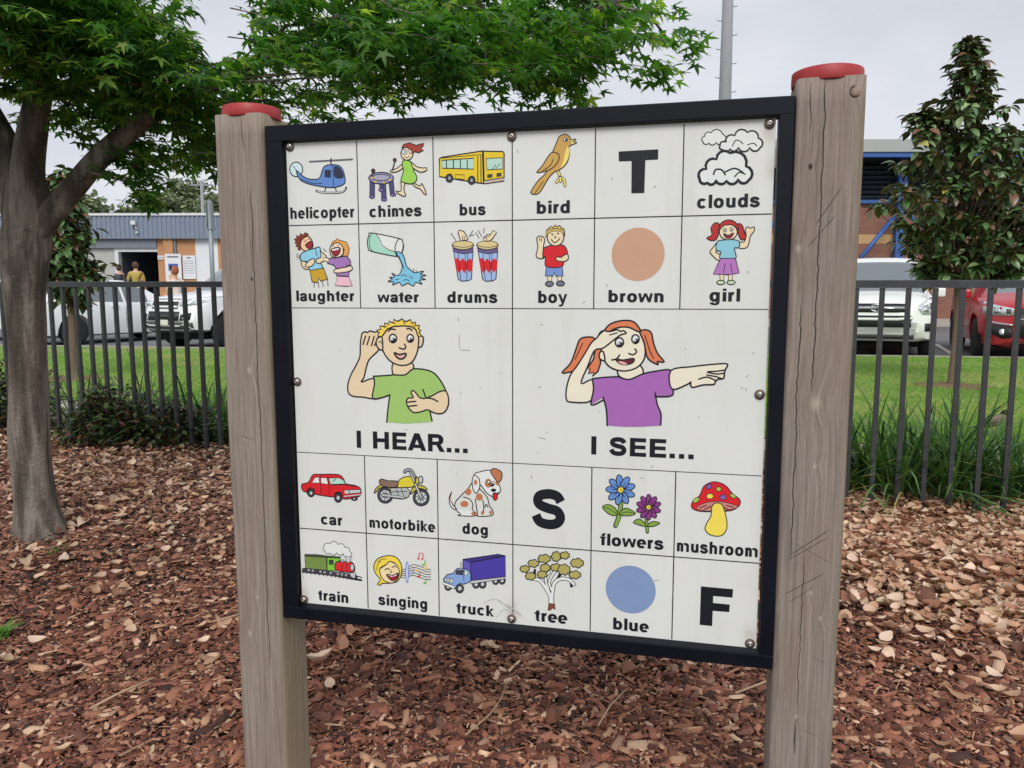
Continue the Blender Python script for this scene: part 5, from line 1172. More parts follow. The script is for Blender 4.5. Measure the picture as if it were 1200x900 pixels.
C K 1 13 3985 3640 5 10 0 14 -6 20 -10 19 -14 17 -15 12 -14 6 -11 -2 -5 -10 0 -15 6 -19 11 -19 14 -17 14 -12 14 -6
L K 0 9 3936 3717 19 -29
F fc 1 0 3939 3750 -2 10 -5 10 -9 6 -10 3 -10 -1 -9 -6 -6 -8 -2 -11 2 -11 6 -9 8 -7 10 -2 10 1 9 5 5 9
C K 1 13 3939 3750 -2 10 -5 10 -9 6 -10 3 -10 -1 -9 -6 -6 -8 -2 -11 2 -11 6 -9 8 -7 10 -2 10 1 9 5 5 9
F K 1 0 3924 3750 -1 3 -1 3 -2 1 -3 1 -3 0 -2 -2 -1 -2 -1 -2 1 -4 1 -2 2 -1 2 -1 3 0 3 2 1 2"""),
 ('red spotted mushroom picture', """F rd 1 0 4334 3720 15 -60 62 -62 35 -90 66 -46 66 -8 80 34 65 74 68 53 5 53 -48 51 -82 25 -208 18 -86 -10
C K 1 13 4334 3720 15 -60 62 -62 35 -90 66 -46 66 -8 80 34 65 74 68 53 5 53 -48 51 -82 25 -208 18 -86 -10
F un 1 0 4380 3730 75 -54 125 -26 126 14 75 31 -115 39 -104 13 -105 7
C K 1 8 4380 3730 75 -54 125 -26 126 14 75 31 -115 39 -104 13 -105 7
L ud 0 17 4414 3728 62 -32
L ud 0 17 4457 3742 62 -39
L ud 0 17 4644 3708 42 15
L ud 0 17 4664 3684 72 14
L ud 0 17 4612 3690 23 41
F pv 1 0 4522 3488 2 8 -2 10 -6 9 -8 8 -11 5 -11 2 -8 -2 -6 -6 -2 -9 1 -9 6 -10 9 -8 10 -5 10 -1 10 2
C K 1 8 4522 3488 2 8 -2 10 -6 9 -8 8 -11 5 -11 2 -8 -2 -6 -6 -2 -9 1 -9 6 -10 9 -8 10 -5 10 -1 10 2
F lgn 1 0 4616 3522 -2 8 -4 8 -8 5 -10 3 -10 -2 -8 -4 -6 -7 -2 -8 2 -9 5 -7 8 -5 9 -2 10 0 8 4 6 8
C K 1 8 4616 3522 -2 8 -4 8 -8 5 -10 3 -10 -2 -8 -4 -6 -7 -2 -8 2 -9 5 -7 8 -5 9 -2 10 0 8 4 6 8
F ys 1 0 4543 3599 -2 11 -7 8 -10 7 -14 3 -12 -2 -12 -4 -7 -8 -3 -10 2 -11 8 -9 10 -6 13 -4 13 2 11 5 7 8
C K 1 8 4543 3599 -2 11 -7 8 -10 7 -14 3 -12 -2 -12 -4 -7 -8 -3 -10 2 -11 8 -9 10 -6 13 -4 13 2 11 5 7 8
F pv 1 0 4666 3602 -2 11 -6 9 -10 6 -12 3 -12 -1 -10 -6 -8 -8 -2 -10 2 -10 6 -9 10 -6 12 -3 12 2 10 4 8 8
C K 1 8 4666 3602 -2 11 -6 9 -10 6 -12 3 -12 -1 -10 -6 -8 -8 -2 -10 2 -10 6 -9 10 -6 12 -3 12 2 10 4 8 8
F lgn 1 0 4406 3628 2 8 -2 10 -6 11 -9 10 -11 7 -12 4 -10 -2 -7 -4 -3 -8 2 -11 6 -11 10 -10 11 -7 11 -3 10 0
C K 1 8 4406 3628 2 8 -2 10 -6 11 -9 10 -11 7 -12 4 -10 -2 -7 -4 -3 -8 2 -11 6 -11 10 -10 11 -7 11 -3 10 0
F lgn 1 0 4756 3600 -6 6 -8 2 -10 -2 -12 -4 -10 -8 -7 -8 -3 -8 0 -7 6 -5 8 -2 10 2 12 4 10 7 7 8 3 9
C K 1 8 4756 3600 -6 6 -8 2 -10 -2 -12 -4 -10 -8 -7 -8 -3 -8 0 -7 6 -5 8 -2 10 2 12 4 10 7 7 8 3 9
F ys 1 0 4532 3702 44 -36 56 21 38 117 10 110 -36 70 -58 20 -72 -14 -42 -52 18 -68 34 -70
C K 1 13 4532 3702 44 -36 56 21 38 117 10 110 -36 70 -58 20 -72 -14 -42 -52 18 -68 34 -70"""),
 ('olive gum tree picture', """L K 1 61 2912 4880 -3 -72 -29 -69 -78 -109 -75 -22
L K 1 57 2916 4832 14 -98 18 -98 74 -54 80 5 55 45
L K 1 47 2909 4784 -41 -116 -14 -95 38 -51
L K 1 47 2930 4734 -38 -92 37 -99 44 -51
L K 1 42 2974 4610 34 -74
L K 1 38 2727 4608 11 -96
L K 1 37 3124 4592 6 66
L K 1 80 2916 4880 0 -96
L W 1 42 2912 4880 -3 -72 -29 -69 -78 -109 -75 -22
L W 1 38 2916 4832 14 -98 18 -98 74 -54 80 5 55 45
L W 1 28 2909 4784 -41 -116 -14 -95 38 -51
L W 1 28 2930 4734 -38 -92 37 -99 44 -51
L W 1 61 2916 4880 0 -96
F tr 0 0 2879 4946 14 -83 61 3 2 63 -28 -17 -21 26
C K 0 9 2879 4946 14 -83 61 3 2 63 -28 -17 -21 26
F tf 0 0 2674 4504 3 8 -1 8 -5 5 -7 3 -7 1 -5 10 -8 7 -10 2 -10 -3 -8 -7 -8 6 -9 0 -7 -3 -6 -7 -2 -9 -5 -3 -3 -6 0 -6 3 -6 5 -4 2 -10 6 -8 7 -4 9 0 8 4 8 -9 10 -5 10 1 8 5 4 10 8 -2 7 3 5 5 1 7
C K 0 14 2674 4504 3 8 -1 8 -5 5 -7 3 -7 1 -5 10 -8 7 -10 2 -10 -3 -8 -7 -8 6 -9 0 -7 -3 -6 -7 -2 -9 -5 -3 -3 -6 0 -6 3 -6 5 -4 2 -10 6 -8 7 -4 9 0 8 4 8 -9 10 -5 10 1 8 5 4 10 8 -2 7 3 5 5 1 7
F tf 0 0 2778 4436 2 8 -2 8 -4 7 -8 3 -9 0 -5 12 -11 8 -11 2 -12 -3 -8 -9 -10 7 -11 1 -9 -2 -7 -8 -3 -12 -5 -3 -3 -6 0 -7 3 -6 5 -4 3 -12 7 -8 9 -6 11 0 9 6 9 -11 12 -5 11 0 10 6 6 12 9 -2 7 2 5 6 2 8
C K 0 14 2778 4436 2 8 -2 8 -4 7 -8 3 -9 0 -5 12 -11 8 -11 2 -12 -3 -8 -9 -10 7 -11 1 -9 -2 -7 -8 -3 -12 -5 -3 -3 -6 0 -7 3 -6 5 -4 3 -12 7 -8 9 -6 11 0 9 6 9 -11 12 -5 11 0 10 6 6 12 9 -2 7 2 5 6 2 8
F tf 0 0 2904 4373 2 9 -2 10 -6 6 -8 4 -10 0 -6 13 -12 9 -14 3 -14 -4 -9 -11 -11 8 -12 2 -11 -3 -8 -9 -3 -12 -6 -4 -4 -6 0 -8 4 -6 6 -5 3 -13 8 -10 11 -5 12 0 10 7 10 -13 14 -6 13 1 12 6 7 13 10 -2 8 3 6 5 2 9
C K 0 14 2904 4373 2 9 -2 10 -6 6 -8 4 -10 0 -6 13 -12 9 -14 3 -14 -4 -9 -11 -11 8 -12 2 -11 -3 -8 -9 -3 -12 -6 -4 -4 -6 0 -8 4 -6 6 -5 3 -13 8 -10 11 -5 12 0 10 7 10 -13 14 -6 13 1 12 6 7 13 10 -2 8 3 6 5 2 9
F tf 0 0 3007 4341 5 9 2 10 -4 10 -8 6 -10 4 -4 9 -7 7 -9 3 -8 -1 -8 -6 -10 3 -9 -2 -7 -5 -4 -10 2 -10 -10 -5 -4 -9 0 -10 4 -10 10 -7 -2 -10 4 -9 6 -8 10 -2 10 1 7 -7 9 -3 8 1 8 6 3 10 11 0 7 6 4 10 -1 10
C K 0 14 3007 4341 5 9 2 10 -4 10 -8 6 -10 4 -4 9 -7 7 -9 3 -8 -1 -8 -6 -10 3 -9 -2 -7 -5 -4 -10 2 -10 -10 -5 -4 -9 0 -10 4 -10 10 -7 -2 -10 4 -9 6 -8 10 -2 10 1 7 -7 9 -3 8 1 8 6 3 10 11 0 7 6 4 10 -1 10
F tf 0 0 3104 4322 2 7 0 7 -5 6 -7 4 -7 1 -5 10 -8 7 -10 2 -9 -2 -7 -8 -8 5 -10 1 -7 -4 -5 -6 -2 -10 -6 -4 -2 -6 0 -6 2 -6 6 -4 1 -10 5 -8 8 -5 9 -1 9 4 6 -8 10 -4 10 0 8 6 4 9 8 -1 7 3 4 5 1 8
C K 0 14 3104 4322 2 7 0 7 -5 6 -7 4 -7 1 -5 10 -8 7 -10 2 -9 -2 -7 -8 -8 5 -10 1 -7 -4 -5 -6 -2 -10 -6 -4 -2 -6 0 -6 2 -6 6 -4 1 -10 5 -8 8 -5 9 -1 9 4 6 -8 10 -4 10 0 8 6 4 9 8 -1 7 3 4 5 1 8
F tf 0 0 3252 4392 2 10 -2 10 -6 7 -8 5 -10 0 -7 14 -11 8 -14 4 -13 -4 -9 -10 -12 7 -12 1 -10 -4 -8 -9 -2 -13 -8 -4 -4 -7 0 -8 4 -7 8 -6 2 -14 7 -10 11 -6 12 0 11 6 9 -12 14 -6 13 0 11 8 7 12 10 -2 9 4 6 6 2 10
C K 0 14 3252 4392 2 10 -2 10 -6 7 -8 5 -10 0 -7 14 -11 8 -14 4 -13 -4 -9 -10 -12 7 -12 1 -10 -4 -8 -9 -2 -13 -8 -4 -4 -7 0 -8 4 -7 8 -6 2 -14 7 -10 11 -6 12 0 11 6 9 -12 14 -6 13 0 11 8 7 12 10 -2 9 4 6 6 2 10
F tf 0 0 2746 4578 2 8 -2 8 -5 6 -7 4 -8 0 -6 12 -10 8 -12 2 -10 -3 -9 -9 -9 6 -10 2 -10 -3 -6 -8 -2 -11 -6 -3 -3 -6 0 -7 3 -6 6 -4 2 -12 6 -8 10 -6 10 0 9 5 9 -10 10 -5 12 0 10 6 5 11 9 -1 7 2 5 6 2 8
C K 0 14 2746 4578 2 8 -2 8 -5 6 -7 4 -8 0 -6 12 -10 8 -12 2 -10 -3 -9 -9 -9 6 -10 2 -10 -3 -6 -8 -2 -11 -6 -3 -3 -6 0 -7 3 -6 6 -4 2 -12 6 -8 10 -6 10 0 9 5 9 -10 10 -5 12 0 10 6 5 11 9 -1 7 2 5 6 2 8
F tf 0 0 2864 4548 2 8 0 8 -5 7 -7 5 -8 0 -5 10 -8 8 -9 2 -10 -2 -8 -8 -8 6 -10 0 -8 -4 -5 -8 -1 -9 -6 -4 -4 -7 0 -6 4 -8 6 -4 1 -10 5 -8 8 -6 9 -1 9 3 7 -8 10 -4 9 1 9 5 5 10 8 -1 7 3 4 6 1 8
C K 0 14 2864 4548 2 8 0 8 -5 7 -7 5 -8 0 -5 10 -8 8 -9 2 -10 -2 -8 -8 -8 6 -10 0 -8 -4 -5 -8 -1 -9 -6 -4 -4 -7 0 -6 4 -8 6 -4 1 -10 5 -8 8 -6 9 -1 9 3 7 -8 10 -4 9 1 9 5 5 10 8 -1 7 3 4 6 1 8
F tf 0 0 2900 4474 3 8 -1 8 -5 6 -7 5 -9 1 -5 10 -9 8 -11 2 -10 -2 -8 -8 -10 6 -10 0 -8 -4 -6 -7 -2 -11 -6 -4 -3 -6 0 -7 3 -7 6 -4 2 -11 6 -9 8 -5 10 -1 10 4 8 -9 10 -5 10 1 10 6 5 10 9 -1 7 3 5 6 1 8
C K 0 14 2900 4474 3 8 -1 8 -5 6 -7 5 -9 1 -5 10 -9 8 -11 2 -10 -2 -8 -8 -10 6 -10 0 -8 -4 -6 -7 -2 -11 -6 -4 -3 -6 0 -7 3 -7 6 -4 2 -11 6 -9 8 -5 10 -1 10 4 8 -9 10 -5 10 1 10 6 5 10 9 -1 7 3 5 6 1 8
F tf 0 0 3022 4458 2 8 -2 9 -6 6 -7 4 -9 -1 -5 12 -10 8 -11 3 -12 -3 -8 -10 -10 8 -10 1 -10 -3 -6 -8 -2 -11 -6 -3 -4 -6 0 -7 4 -7 6 -4 2 -11 6 -9 10 -4 10 -1 9 5 9 -10 11 -6 11 1 10 7 6 10 9 -2 7 3 6 5 2 8
C K 0 14 3022 4458 2 8 -2 9 -6 6 -7 4 -9 -1 -5 12 -10 8 -11 3 -12 -3 -8 -10 -10 8 -10 1 -10 -3 -6 -8 -2 -11 -6 -3 -4 -6 0 -7 4 -7 6 -4 2 -11 6 -9 10 -4 10 -1 9 5 9 -10 11 -6 11 1 10 7 6 10 9 -2 7 3 6 5 2 8
F tf 0 0 3110 4475 4 10 0 11 -6 10 -10 6 -10 2 -6 13 -11 9 -12 4 -13 -4 -10 -8 -11 6 -13 0 -10 -6 -6 -10 0 -12 -10 -6 -4 -10 0 -9 4 -10 9 -7 1 -13 6 -11 10 -8 12 -2 12 5 10 -11 12 -5 12 1 11 8 6 12 11 0 10 4 5 8 1 12
C K 0 14 3110 4475 4 10 0 11 -6 10 -10 6 -10 2 -6 13 -11 9 -12 4 -13 -4 -10 -8 -11 6 -13 0 -10 -6 -6 -10 0 -12 -10 -6 -4 -10 0 -9 4 -10 9 -7 1 -13 6 -11 10 -8 12 -2 12 5 10 -11 12 -5 12 1 11 8 6 12 11 0 10 4 5 8 1 12
F tf 0 0 3226 4522 1 8 -3 8 -4 7 -8 3 -9 0 -6 12 -11 9 -12 3 -12 -4 -10 -10 -9 8 -11 2 -10 -4 -8 -8 -2 -11 -6 -3 -4 -6 0 -7 4 -6 6 -5 2 -12 7 -9 10 -5 11 0 10 6 8 -11 13 -6 12 1 11 6 6 12 9 -2 8 2 5 5 3 8
C K 0 14 3226 4522 1 8 -3 8 -4 7 -8 3 -9 0 -6 12 -11 9 -12 3 -12 -4 -10 -10 -9 8 -11 2 -10 -4 -8 -8 -2 -11 -6 -3 -4 -6 0 -7 4 -6 6 -5 2 -12 7 -9 10 -5 11 0 10 6 8 -11 13 -6 12 1 11 6 6 12 9 -2 8 2 5 5 3 8"""),
 ('plain blue circle', """F bc 1 0 4000 4636 -2 32 -6 34 -11 31 -15 30 -18 27 -22 26 -26 22 -27 18 -30 15 -32 11 -33 6 -33 2 -33 -2 -33 -6 -31 -11 -30 -15 -28 -18 -26 -22 -22 -26 -18 -27 -14 -30 -12 -31 -6 -34 -2 -32 2 -34 6 -32 12 -32 14 -30 18 -28 22 -25 26 -22 28 -19 30 -14 31 -11 33 -7 33 -2 33 2 33 7 32 11 30 14 27 19 26 22 22 25 18 28 15 30 11 32 6 32"""),
 ('large capital letter F', """F K 0 0 4448 4536 312 2 -4 88 -186 0 0 73 163 1 -3 80 -160 2 -2 161 -122 -1"""),
 ('scratches and specks on the panel', """L sp 0 13 1916 1852 0 40
L sp 0 13 1925 2032 -1 136
L sp 0 13 1932 2188 104 2
L sp 0 12 2357 2421 17 7
L sp 0 13 1934 2630 4 24
L sp 0 14 568 2205 5 4
L sp 0 13 2148 2573 13 10
L sp 0 13 1304 3060 22 2
L sp 0 12 2296 2082 13 4
L sp 0 13 2792 1912 24 4
L sp 0 12 4868 2166 12 16
L sp 0 12 4812 2405 27 -21
L sp 0 12 4812 2510 12 26
L sp 0 12 4771 2504 17 16
L sp 0 14 2780 3083 68 15
L sp 0 14 2856 3020 8 10
L sp 0 14 2772 2553 22 9
L sp 0 12 4228 2138 14 8
L sp 0 14 2769 3239 5 9
L sp 0 12 4375 2808 9 7
L sp 0 13 3396 2789 13 3
L sp 0 13 3926 3340 18 -14
L sp 1 9 2310 5079 91 -101 79 38
L sp 1 9 2333 4893 113 46 40 53
L sp 1 9 2173 4931 137 -59 158 99
L sp 1 10 628 3576 10 8
L sp 1 9 1876 3504 12 12
L sp 1 10 20 4807 8 38
L sp 1 9 1752 4260 12 14
L sp 1 13 3967 4526 57 -20
L sp 1 15 2488 5019 48 -29 48 44
L sp 1 15 2440 4938 48 12 60 63
L sp 1 13 3924 3340 22 -18
L sp 1 13 3828 3458 26 -10
L sp 1 14 2697 3488 5 28
L sp 0 13 3900 586 17 -10
L sp 0 14 3496 484 5 15
L sp 0 13 4794 1395 12 9
L sp 0 14 2552 176 5 29
L sp 0 13 4313 16 15 -10
L sp 0 14 3460 1527 8 -11
L sp 0 14 3226 1701 14 -19"""),
]
ART_WORDS = [('helicopter', 47, 1589, 1502, 240, 0), ('chimes', 1890, 1600, 1169, 238, 0), ('bus', 3884, 1611, 554, 232, 0), ('laughter', 122, 3363, 1377, 232, 0), ('water', 2031, 3386, 937, 226, 0), ('drums', 3596, 3392, 1082, 235, 0), ('bird', 5499, 1618, 670, 249, 0), ('clouds', 8620, 1595, 1147, 250, 0), ('boy', 5532, 3394, 598, 246, 0), ('brown', 6956, 3377, 1077, 241, 0), ('girl', 8899, 3362, 569, 247, 0), ('car', 541, 8371, 526, 247, 0), ('motorbike', 1721, 8362, 1539, 243, 0), ('dog', 3877, 8343, 570, 240, 0), ('train', 409, 10169, 750, 249, 0), ('singing', 1883, 10133, 1166, 248, 0), ('truck', 3719, 10147, 855, 242, 0), ('flowers', 6849, 8370, 1289, 256, 0), ('mushroom', 8403, 8380, 1559, 250, 0), ('tree', 5470, 10150, 707, 263, 0), ('blue', 7144, 10159, 732, 257, 0), ('S', 5395, 8097, 726, 838, 1), ('I HEAR...', 1466, 6572, 2546, 382, 1), ('I SEE...', 6646, 6472, 2038, 378, 1)]
# ================================================================== the picture board
YAW = 0.236290
ex = Vector((math.cos(YAW), -math.sin(YAW), 0)); nout = Vector((-math.sin(YAW), -math.cos(YAW), 0))
PO = Vector((-.484375, 1.697995, 1.438250))                  # top left corner of the white panel, for a panel one metre wide
SIZE = .93                                                   # the panel is 93 cm wide
SIGN = empty('picture_board', ((PO.x + ex.x * .5) * SIZE, (PO.y + ex.y * .5) * SIZE, CAM_H * (1 - SIZE)), -YAW); SIGN.scale = (SIZE,) * 3
tag(SIGN, 'white picture board with words in a black frame between two timber posts with red caps', 'sign')
PU = (0, .163904, .332553, .499569, .666373, .834586, 1.0)
PV = (0, .173221, .350969, .674040, .850217, 1.025908)
PW, PH = 1.0, PV[5] + .001
def L(u, v, w=0.0): return Vector((u - .5, -w, PO.z - v))     # panel coordinates (right, down, towards the viewer) to local

# ---- materials
def wood_mat(name, knots, cracks, scratches, tint=(1, 1, 1)):
    m, x = newmat(name); co = x.coord(); X, Y, Z = x.sep(co)
    grain = x.m('ADD', X, x.m('MULTIPLY', Y, .8)); warp = None
    halo = None; core = None
    for kx, kz, r, pale in knots:
        dx = x.m('SUBTRACT', X, kx); dz = x.m('MULTIPLY', x.m('SUBTRACT', Z, kz), .62)
        d2 = x.m('ADD', x.m('MULTIPLY', dx, dx), x.m('MULTIPLY', dz, dz))
        g = x.m('EXPONENT', x.m('MULTIPLY', d2, -1 / (r * r * 2.6)))
        w_ = x.m('MULTIPLY', g, r * .85); warp = w_ if warp is None else x.m('ADD', warp, w_)
        dk = x.m('SUBTRACT', 1.0, x.m('DIVIDE', x.m('SQRT', d2), r * .55), clamp=True)
        dk = x.m('MULTIPLY', dk, 1.0 if pale else -1.0); core = dk if core is None else x.m('ADD', core, dk)
    u = x.m('ADD', grain, warp) if warp is not None else grain
    gv = x.comb(u, 0.0, x.m('MULTIPLY', Z, .026))
    g1 = x.noise(gv, 130, 7, .7); g2 = x.noise(gv, 300, 5, .65); g3 = x.noise(x.comb(u, 0.0, x.m('MULTIPLY', Z, .25)), 14, 3)
    fib = x.noise(x.mapv(co, (420, 420, 12)), 1, 5, .7)
    h = x.m('ADD', x.m('MULTIPLY', g1, .6), x.m('MULTIPLY', g2, .4))
    T = lambda c: tuple(a * b for a, b in zip(c, tint))
    col = x.ramp(h, (.32, T((.13, .108, .094))), (.46, T((.240, .210, .182))), (.56, T((.300, .268, .236))), (.68, T((.42, .38, .335))))
    col = x.mix(x.m('MULTIPLY', x.m('SUBTRACT', g3, .45, clamp=True), 1.4), col, T((.24, .18, .135)))
    col = x.mix(x.m('MULTIPLY', x.m('SUBTRACT', fib, .5, clamp=True), 1.6), col, T((.42, .38, .34)))
    big = x.noise(x.mapv(co, (9, 9, 3)), 1, 4); col = x.mix(x.m('MULTIPLY', x.m('SUBTRACT', big, .5, clamp=True), 1.5), col, T((.125, .105, .09)))
    height = h
    if core is not None:
        pos = x.m('MAXIMUM', core, 0.0); neg = x.m('MULTIPLY', x.m('MINIMUM', core, 0.0), -1.0)
        col = x.mix(x.m('MULTIPLY', pos, .85, clamp=True), col, (.50, .45, .36)); col = x.mix(x.m('MULTIPLY', neg, 2.2, clamp=True), col, (.05, .035, .03))
    dark = None
    wob = x.m('MULTIPLY', x.m('SUBTRACT', x.noise(x.comb(0.0, 0.0, Z), 9, 4, .7), .5), .022)
    for cx, z0, z1, wdt in cracks:
        d = x.m('ABSOLUTE', x.m('SUBTRACT', x.m('ADD', X, wob), cx))
        e = x.m('SUBTRACT', 1.0, x.m('DIVIDE', d, wdt), clamp=True)
        zm = x.m('MULTIPLY', x.m('MULTIPLY', x.m('SUBTRACT', Z, z0), 25.0, clamp=True), x.m('MULTIPLY', x.m('SUBTRACT', z1, Z), 25.0, clamp=True))
        e = x.m('MULTIPLY', e, zm); dark = e if dark is None else x.m('MAXIMUM', dark, e)
    for sx0, sz0, sx1, sz1, wdt in scratches:
        ln_ = math.hypot(sx1 - sx0, sz1 - sz0); tx, tz = (sx1 - sx0) / ln_, (sz1 - sz0) / ln_
        al = x.m('ADD', x.m('MULTIPLY', x.m('SUBTRACT', X, sx0), tx), x.m('MULTIPLY', x.m('SUBTRACT', Z, sz0), tz))
        ac = x.m('ABSOLUTE', x.m('ADD', x.m('ADD', x.m('MULTIPLY', x.m('SUBTRACT', X, sx0), -tz), x.m('MULTIPLY', x.m('SUBTRACT', Z, sz0), tx)), x.m('MULTIPLY', wob, .12)))
        e = x.m('SUBTRACT', 1.0, x.m('DIVIDE', ac, wdt), clamp=True)
        e = x.m('MULTIPLY', e, x.m('MULTIPLY', x.m('MULTIPLY', al, 90.0, clamp=True), x.m('MULTIPLY', x.m('SUBTRACT', ln_, al), 60.0, clamp=True)))
        e = x.m('MULTIPLY', e, .42); dark = e if dark is None else x.m('MAXIMUM', dark, e)
    if dark is not None:
        col = x.mix(x.m('MULTIPLY', dark, .9), col, (.03, .024, .02)); height = x.m('SUBTRACT', height, x.m('MULTIPLY', dark, 1.6))
    # algae on the side of the post that faces the board, low down
    alg = x.m('MULTIPLY', x.m('MULTIPLY', x.m('SUBTRACT', X, .050), 140.0, clamp=True), x.noise(x.mapv(co, (12, 12, 5)), 1, 3))
    if tint[2] < 1: col = x.mix(x.m('MULTIPLY', alg, .75), col, (.27, .22, .10))
    x.set(color=col, rough=.88, spec=.25); x.bump(height, .8, .005)
    return m
wl = wood_mat('weathered_timber_left', [(.004, .949, .012, 1), (-.015, .791, .006, 1), (.001, .422, .008, 1), (-.023, .332, .013, 1), (.02, 1.15, .006, 0)],
              [(.026, .25, 1.35, .0011), (.012, 1.42, 1.5, .0012)], [(-.03, .80, .01, .79, .0008)], (1.10, 1.03, .99))
wr = wood_mat('weathered_timber_right', [(.036, 1.474, .014, 0), (-.03, 1.346, .008, 0), (-.003, .912, .022, 1), (.001, .793, .009, 1), (.004, .543, .008, 1), (.023, .494, .008, 1), (-.013, .288, .008, 1), (-.045, 1.2, .012, 1)],
              [(-.010, .93, 1.503, .0012), (-.036, .6, 1.1, .0011), (-.034, 1.40, 1.5, .0010), (-.013, .2, .285, .0018), (-.011, .30, .62, .0008)],
              [(-.018, 1.239, .026, 1.31, .0010), (-.03, 1.20, .02, 1.262, .0008), (-.04, .612, .034, .672, .0010), (-.042, .604, .030, .655, .0007), (-.045, .535, .028, .585, .0009), (.0, .262, .03, .25, .0006), (-.035, .520, .008, .556, .0006), (-.03, .640, .040, .604, .0005), (.012, .415, .040, .402, .0005)], (1.07, .995, .96))
def post_mesh(s=.118, c=.013, z0=-.28, z1=1.502, seed=1):
    r_ = random.Random(seed); h = s / 2; prof = []
    for sx, sy in ((1, -1), (1, 1), (-1, 1), (-1, -1)):
        cx, cy = sx * (h - c), sy * (h - c); a0 = math.atan2(sy, sx) - PI / 4
        for k in range(5):
            a = a0 + k * PI / 8; prof.append((cx + c * math.cos(a), cy + c * math.sin(a)))
    nz_ = 40; v = []; f = []; n = len(prof)
    ph = [r_.uniform(0, 6.28) for _ in range(6)]
    for i in range(nz_ + 1):
        z = z0 + (z1 - z0) * i / nz_; wob_ = .0012 * math.sin(3 * z + ph[0]) + .0006 * math.sin(9 * z + ph[1])
        top = -.002 if i == nz_ else 0
        for k, (a, b) in enumerate(prof):
            q = 1 + .006 * math.sin(5 * z + k * .8 + ph[2]) + top; v.append((a * q + wob_, b * q, z))
    for i in range(nz_):
        for k in range(n): f.append((i * n + k, i * n + (k + 1) % n, (i + 1) * n + (k + 1) % n, (i + 1) * n + k))
    f.append(tuple(nz_ * n + k for k in range(n)))
    return pymesh('post', v, f, True)
redp = simple('red_cap_plastic', (170, 50, 52), .5, var=.10, scale=25, spec=.5)
steel = simple('bolt_steel', (172, 168, 160), .32, .9, var=.2, scale=60)
rust = simple('rusty_washer', (112, 92, 80), .6, .5, var=.35, scale=90)
posts = []
for uc, wm, seed in ((-.1037, wl, 3), (1.0910, wr, 9)):
    po = link_obj('post', post_mesh(seed=seed), SIGN, wm, loc=(uc - .5, .059 - .0187, 0)); posts.append(po)
    mb = MB(); R0 = .0628
    mb.lathe([(R0 - .003, 0), (R0 - .0005, .0), (R0, .001), (R0 + .0004, .010), (R0, .0235), (R0 - .001, .025), (R0 - .004, .0262), (.03, .029), (.012, .0315), (.0, .032)], 40)
    cap = mb.build('cap', redp, po, loc=(0, 0, 1.4985), rot=(0, 0, 0))
    mb = MB(); mb.lathe([(.010, 0), (.010, .003), (.007, .0065), (.003, .008), (0, .0082)], 16)
    mb.build('bolt', steel, cap, loc=(0, 0, .030))
# knot plug standing proud near the top of the right post
mb = MB(); mb.lathe([(.0085, -.001), (.0085, .0015), (.0065, .003), (.002, .0036), (0, .0036)], 14, axis='Y')
mb.build('knot', simple('knot_wood', (150, 130, 112), .8, var=.3, scale=120), posts[1], loc=(.040, -.0592, 1.472))

# ---- black frame of square tube
blk, x = newmat('black_powder_coat'); co = x.coord(); n = x.noise(co, 5, 5, .6)
wear = x.m('MULTIPLY', x.m('SUBTRACT', x.noise(co, 38, 6, .75), .68, clamp=True), 6.0, clamp=True)
x.set(color=x.mix(x.m('MULTIPLY', wear, .5), x.ramp(n, (.3, (.0018, .0026, .006)), (.7, (.0045, .006, .0125))), (.16, .16, .15)), rough=x.m('MULTIPLY_ADD', n, .3, .38), spec=.22)
x.bump(x.noise(co, 220, 3), .12, .001)
fx0, fx1, fz0, fz1 = -.0425, 1.0312, 1.062, -.0362          # outer edges (u, u, v bottom, v top)
ix0, ix1 = -.0035, 1.0050
iz1, iz0 = -.0025, 1.0335
y0, y1 = -.013, .030
fr = empty('frame', (0, 0, 0)); fr.parent = SIGN
def rail(u0, u1, v0, v1, dy=0):
    a, b = L(u0, v1), L(u1, v0); mb = MB(); mb.box(a.x, b.x, y0 + dy, y1 - dy, a.z, b.z, .0022); return mb.build('frame_rail', blk, fr)
rail(fx0, fx1, fz1, iz1); rail(fx0, fx1, iz0, fz0)
rail(fx0, ix0, iz1 - .0015, iz0 + .0015, .0003); rail(ix1, fx1, iz1 - .0015, iz0 + .0015, .0003)
# short steel tabs behind the right edge of the panel
for vv in (.07, .95):
    a = L(1.001, vv + .018); b = L(1.0050, vv - .018); mb = MB(); mb.box(a.x - .02, b.x, .006, .009, a.z, b.z); mb.build('mounting_tab', steel, fr)

# ---- white panel
wp, x = newmat('white_panel'); co = x.coord()
n = x.noise(co, 3, 6, .6); sp_ = x.noise(co, 210, 2, .5); dots = x.m('MULTIPLY', x.m('SUBTRACT', sp_, .735, clamp=True), 9.0, clamp=True)
col = x.ramp(n, (.3, lin((224, 225, 219))), (.7, lin((231, 232, 227))))
st = x.noise(x.mapv(co, (16, 16, 2.2)), 1, 5, .6)
col = x.mix(x.m('MULTIPLY', x.m('SUBTRACT', st, .52, clamp=True), .8), col, lin((186, 184, 168)))
rst = None
for (bu, bv) in ((.989, .02), (.006, 1.01), (.497, 1.0), (.988, 1.005), (1.0, .09)):
    X, Y, Z = x.sep(co); dx = x.m('SUBTRACT', X, bu - .5); dz = x.m('MULTIPLY', x.m('SUBTRACT', Z, -bv), .6)
    g = x.m('EXPONENT', x.m('MULTIPLY', x.m('ADD', x.m('MULTIPLY', dx, dx), x.m('MULTIPLY', dz, dz)), -5200.0)); rst = g if rst is None else x.m('ADD', rst, g)
col = x.mix(x.m('MULTIPLY', x.m('MULTIPLY', rst, .6), x.noise(co, 60, 3), clamp=True), col, lin((150, 110, 70)))
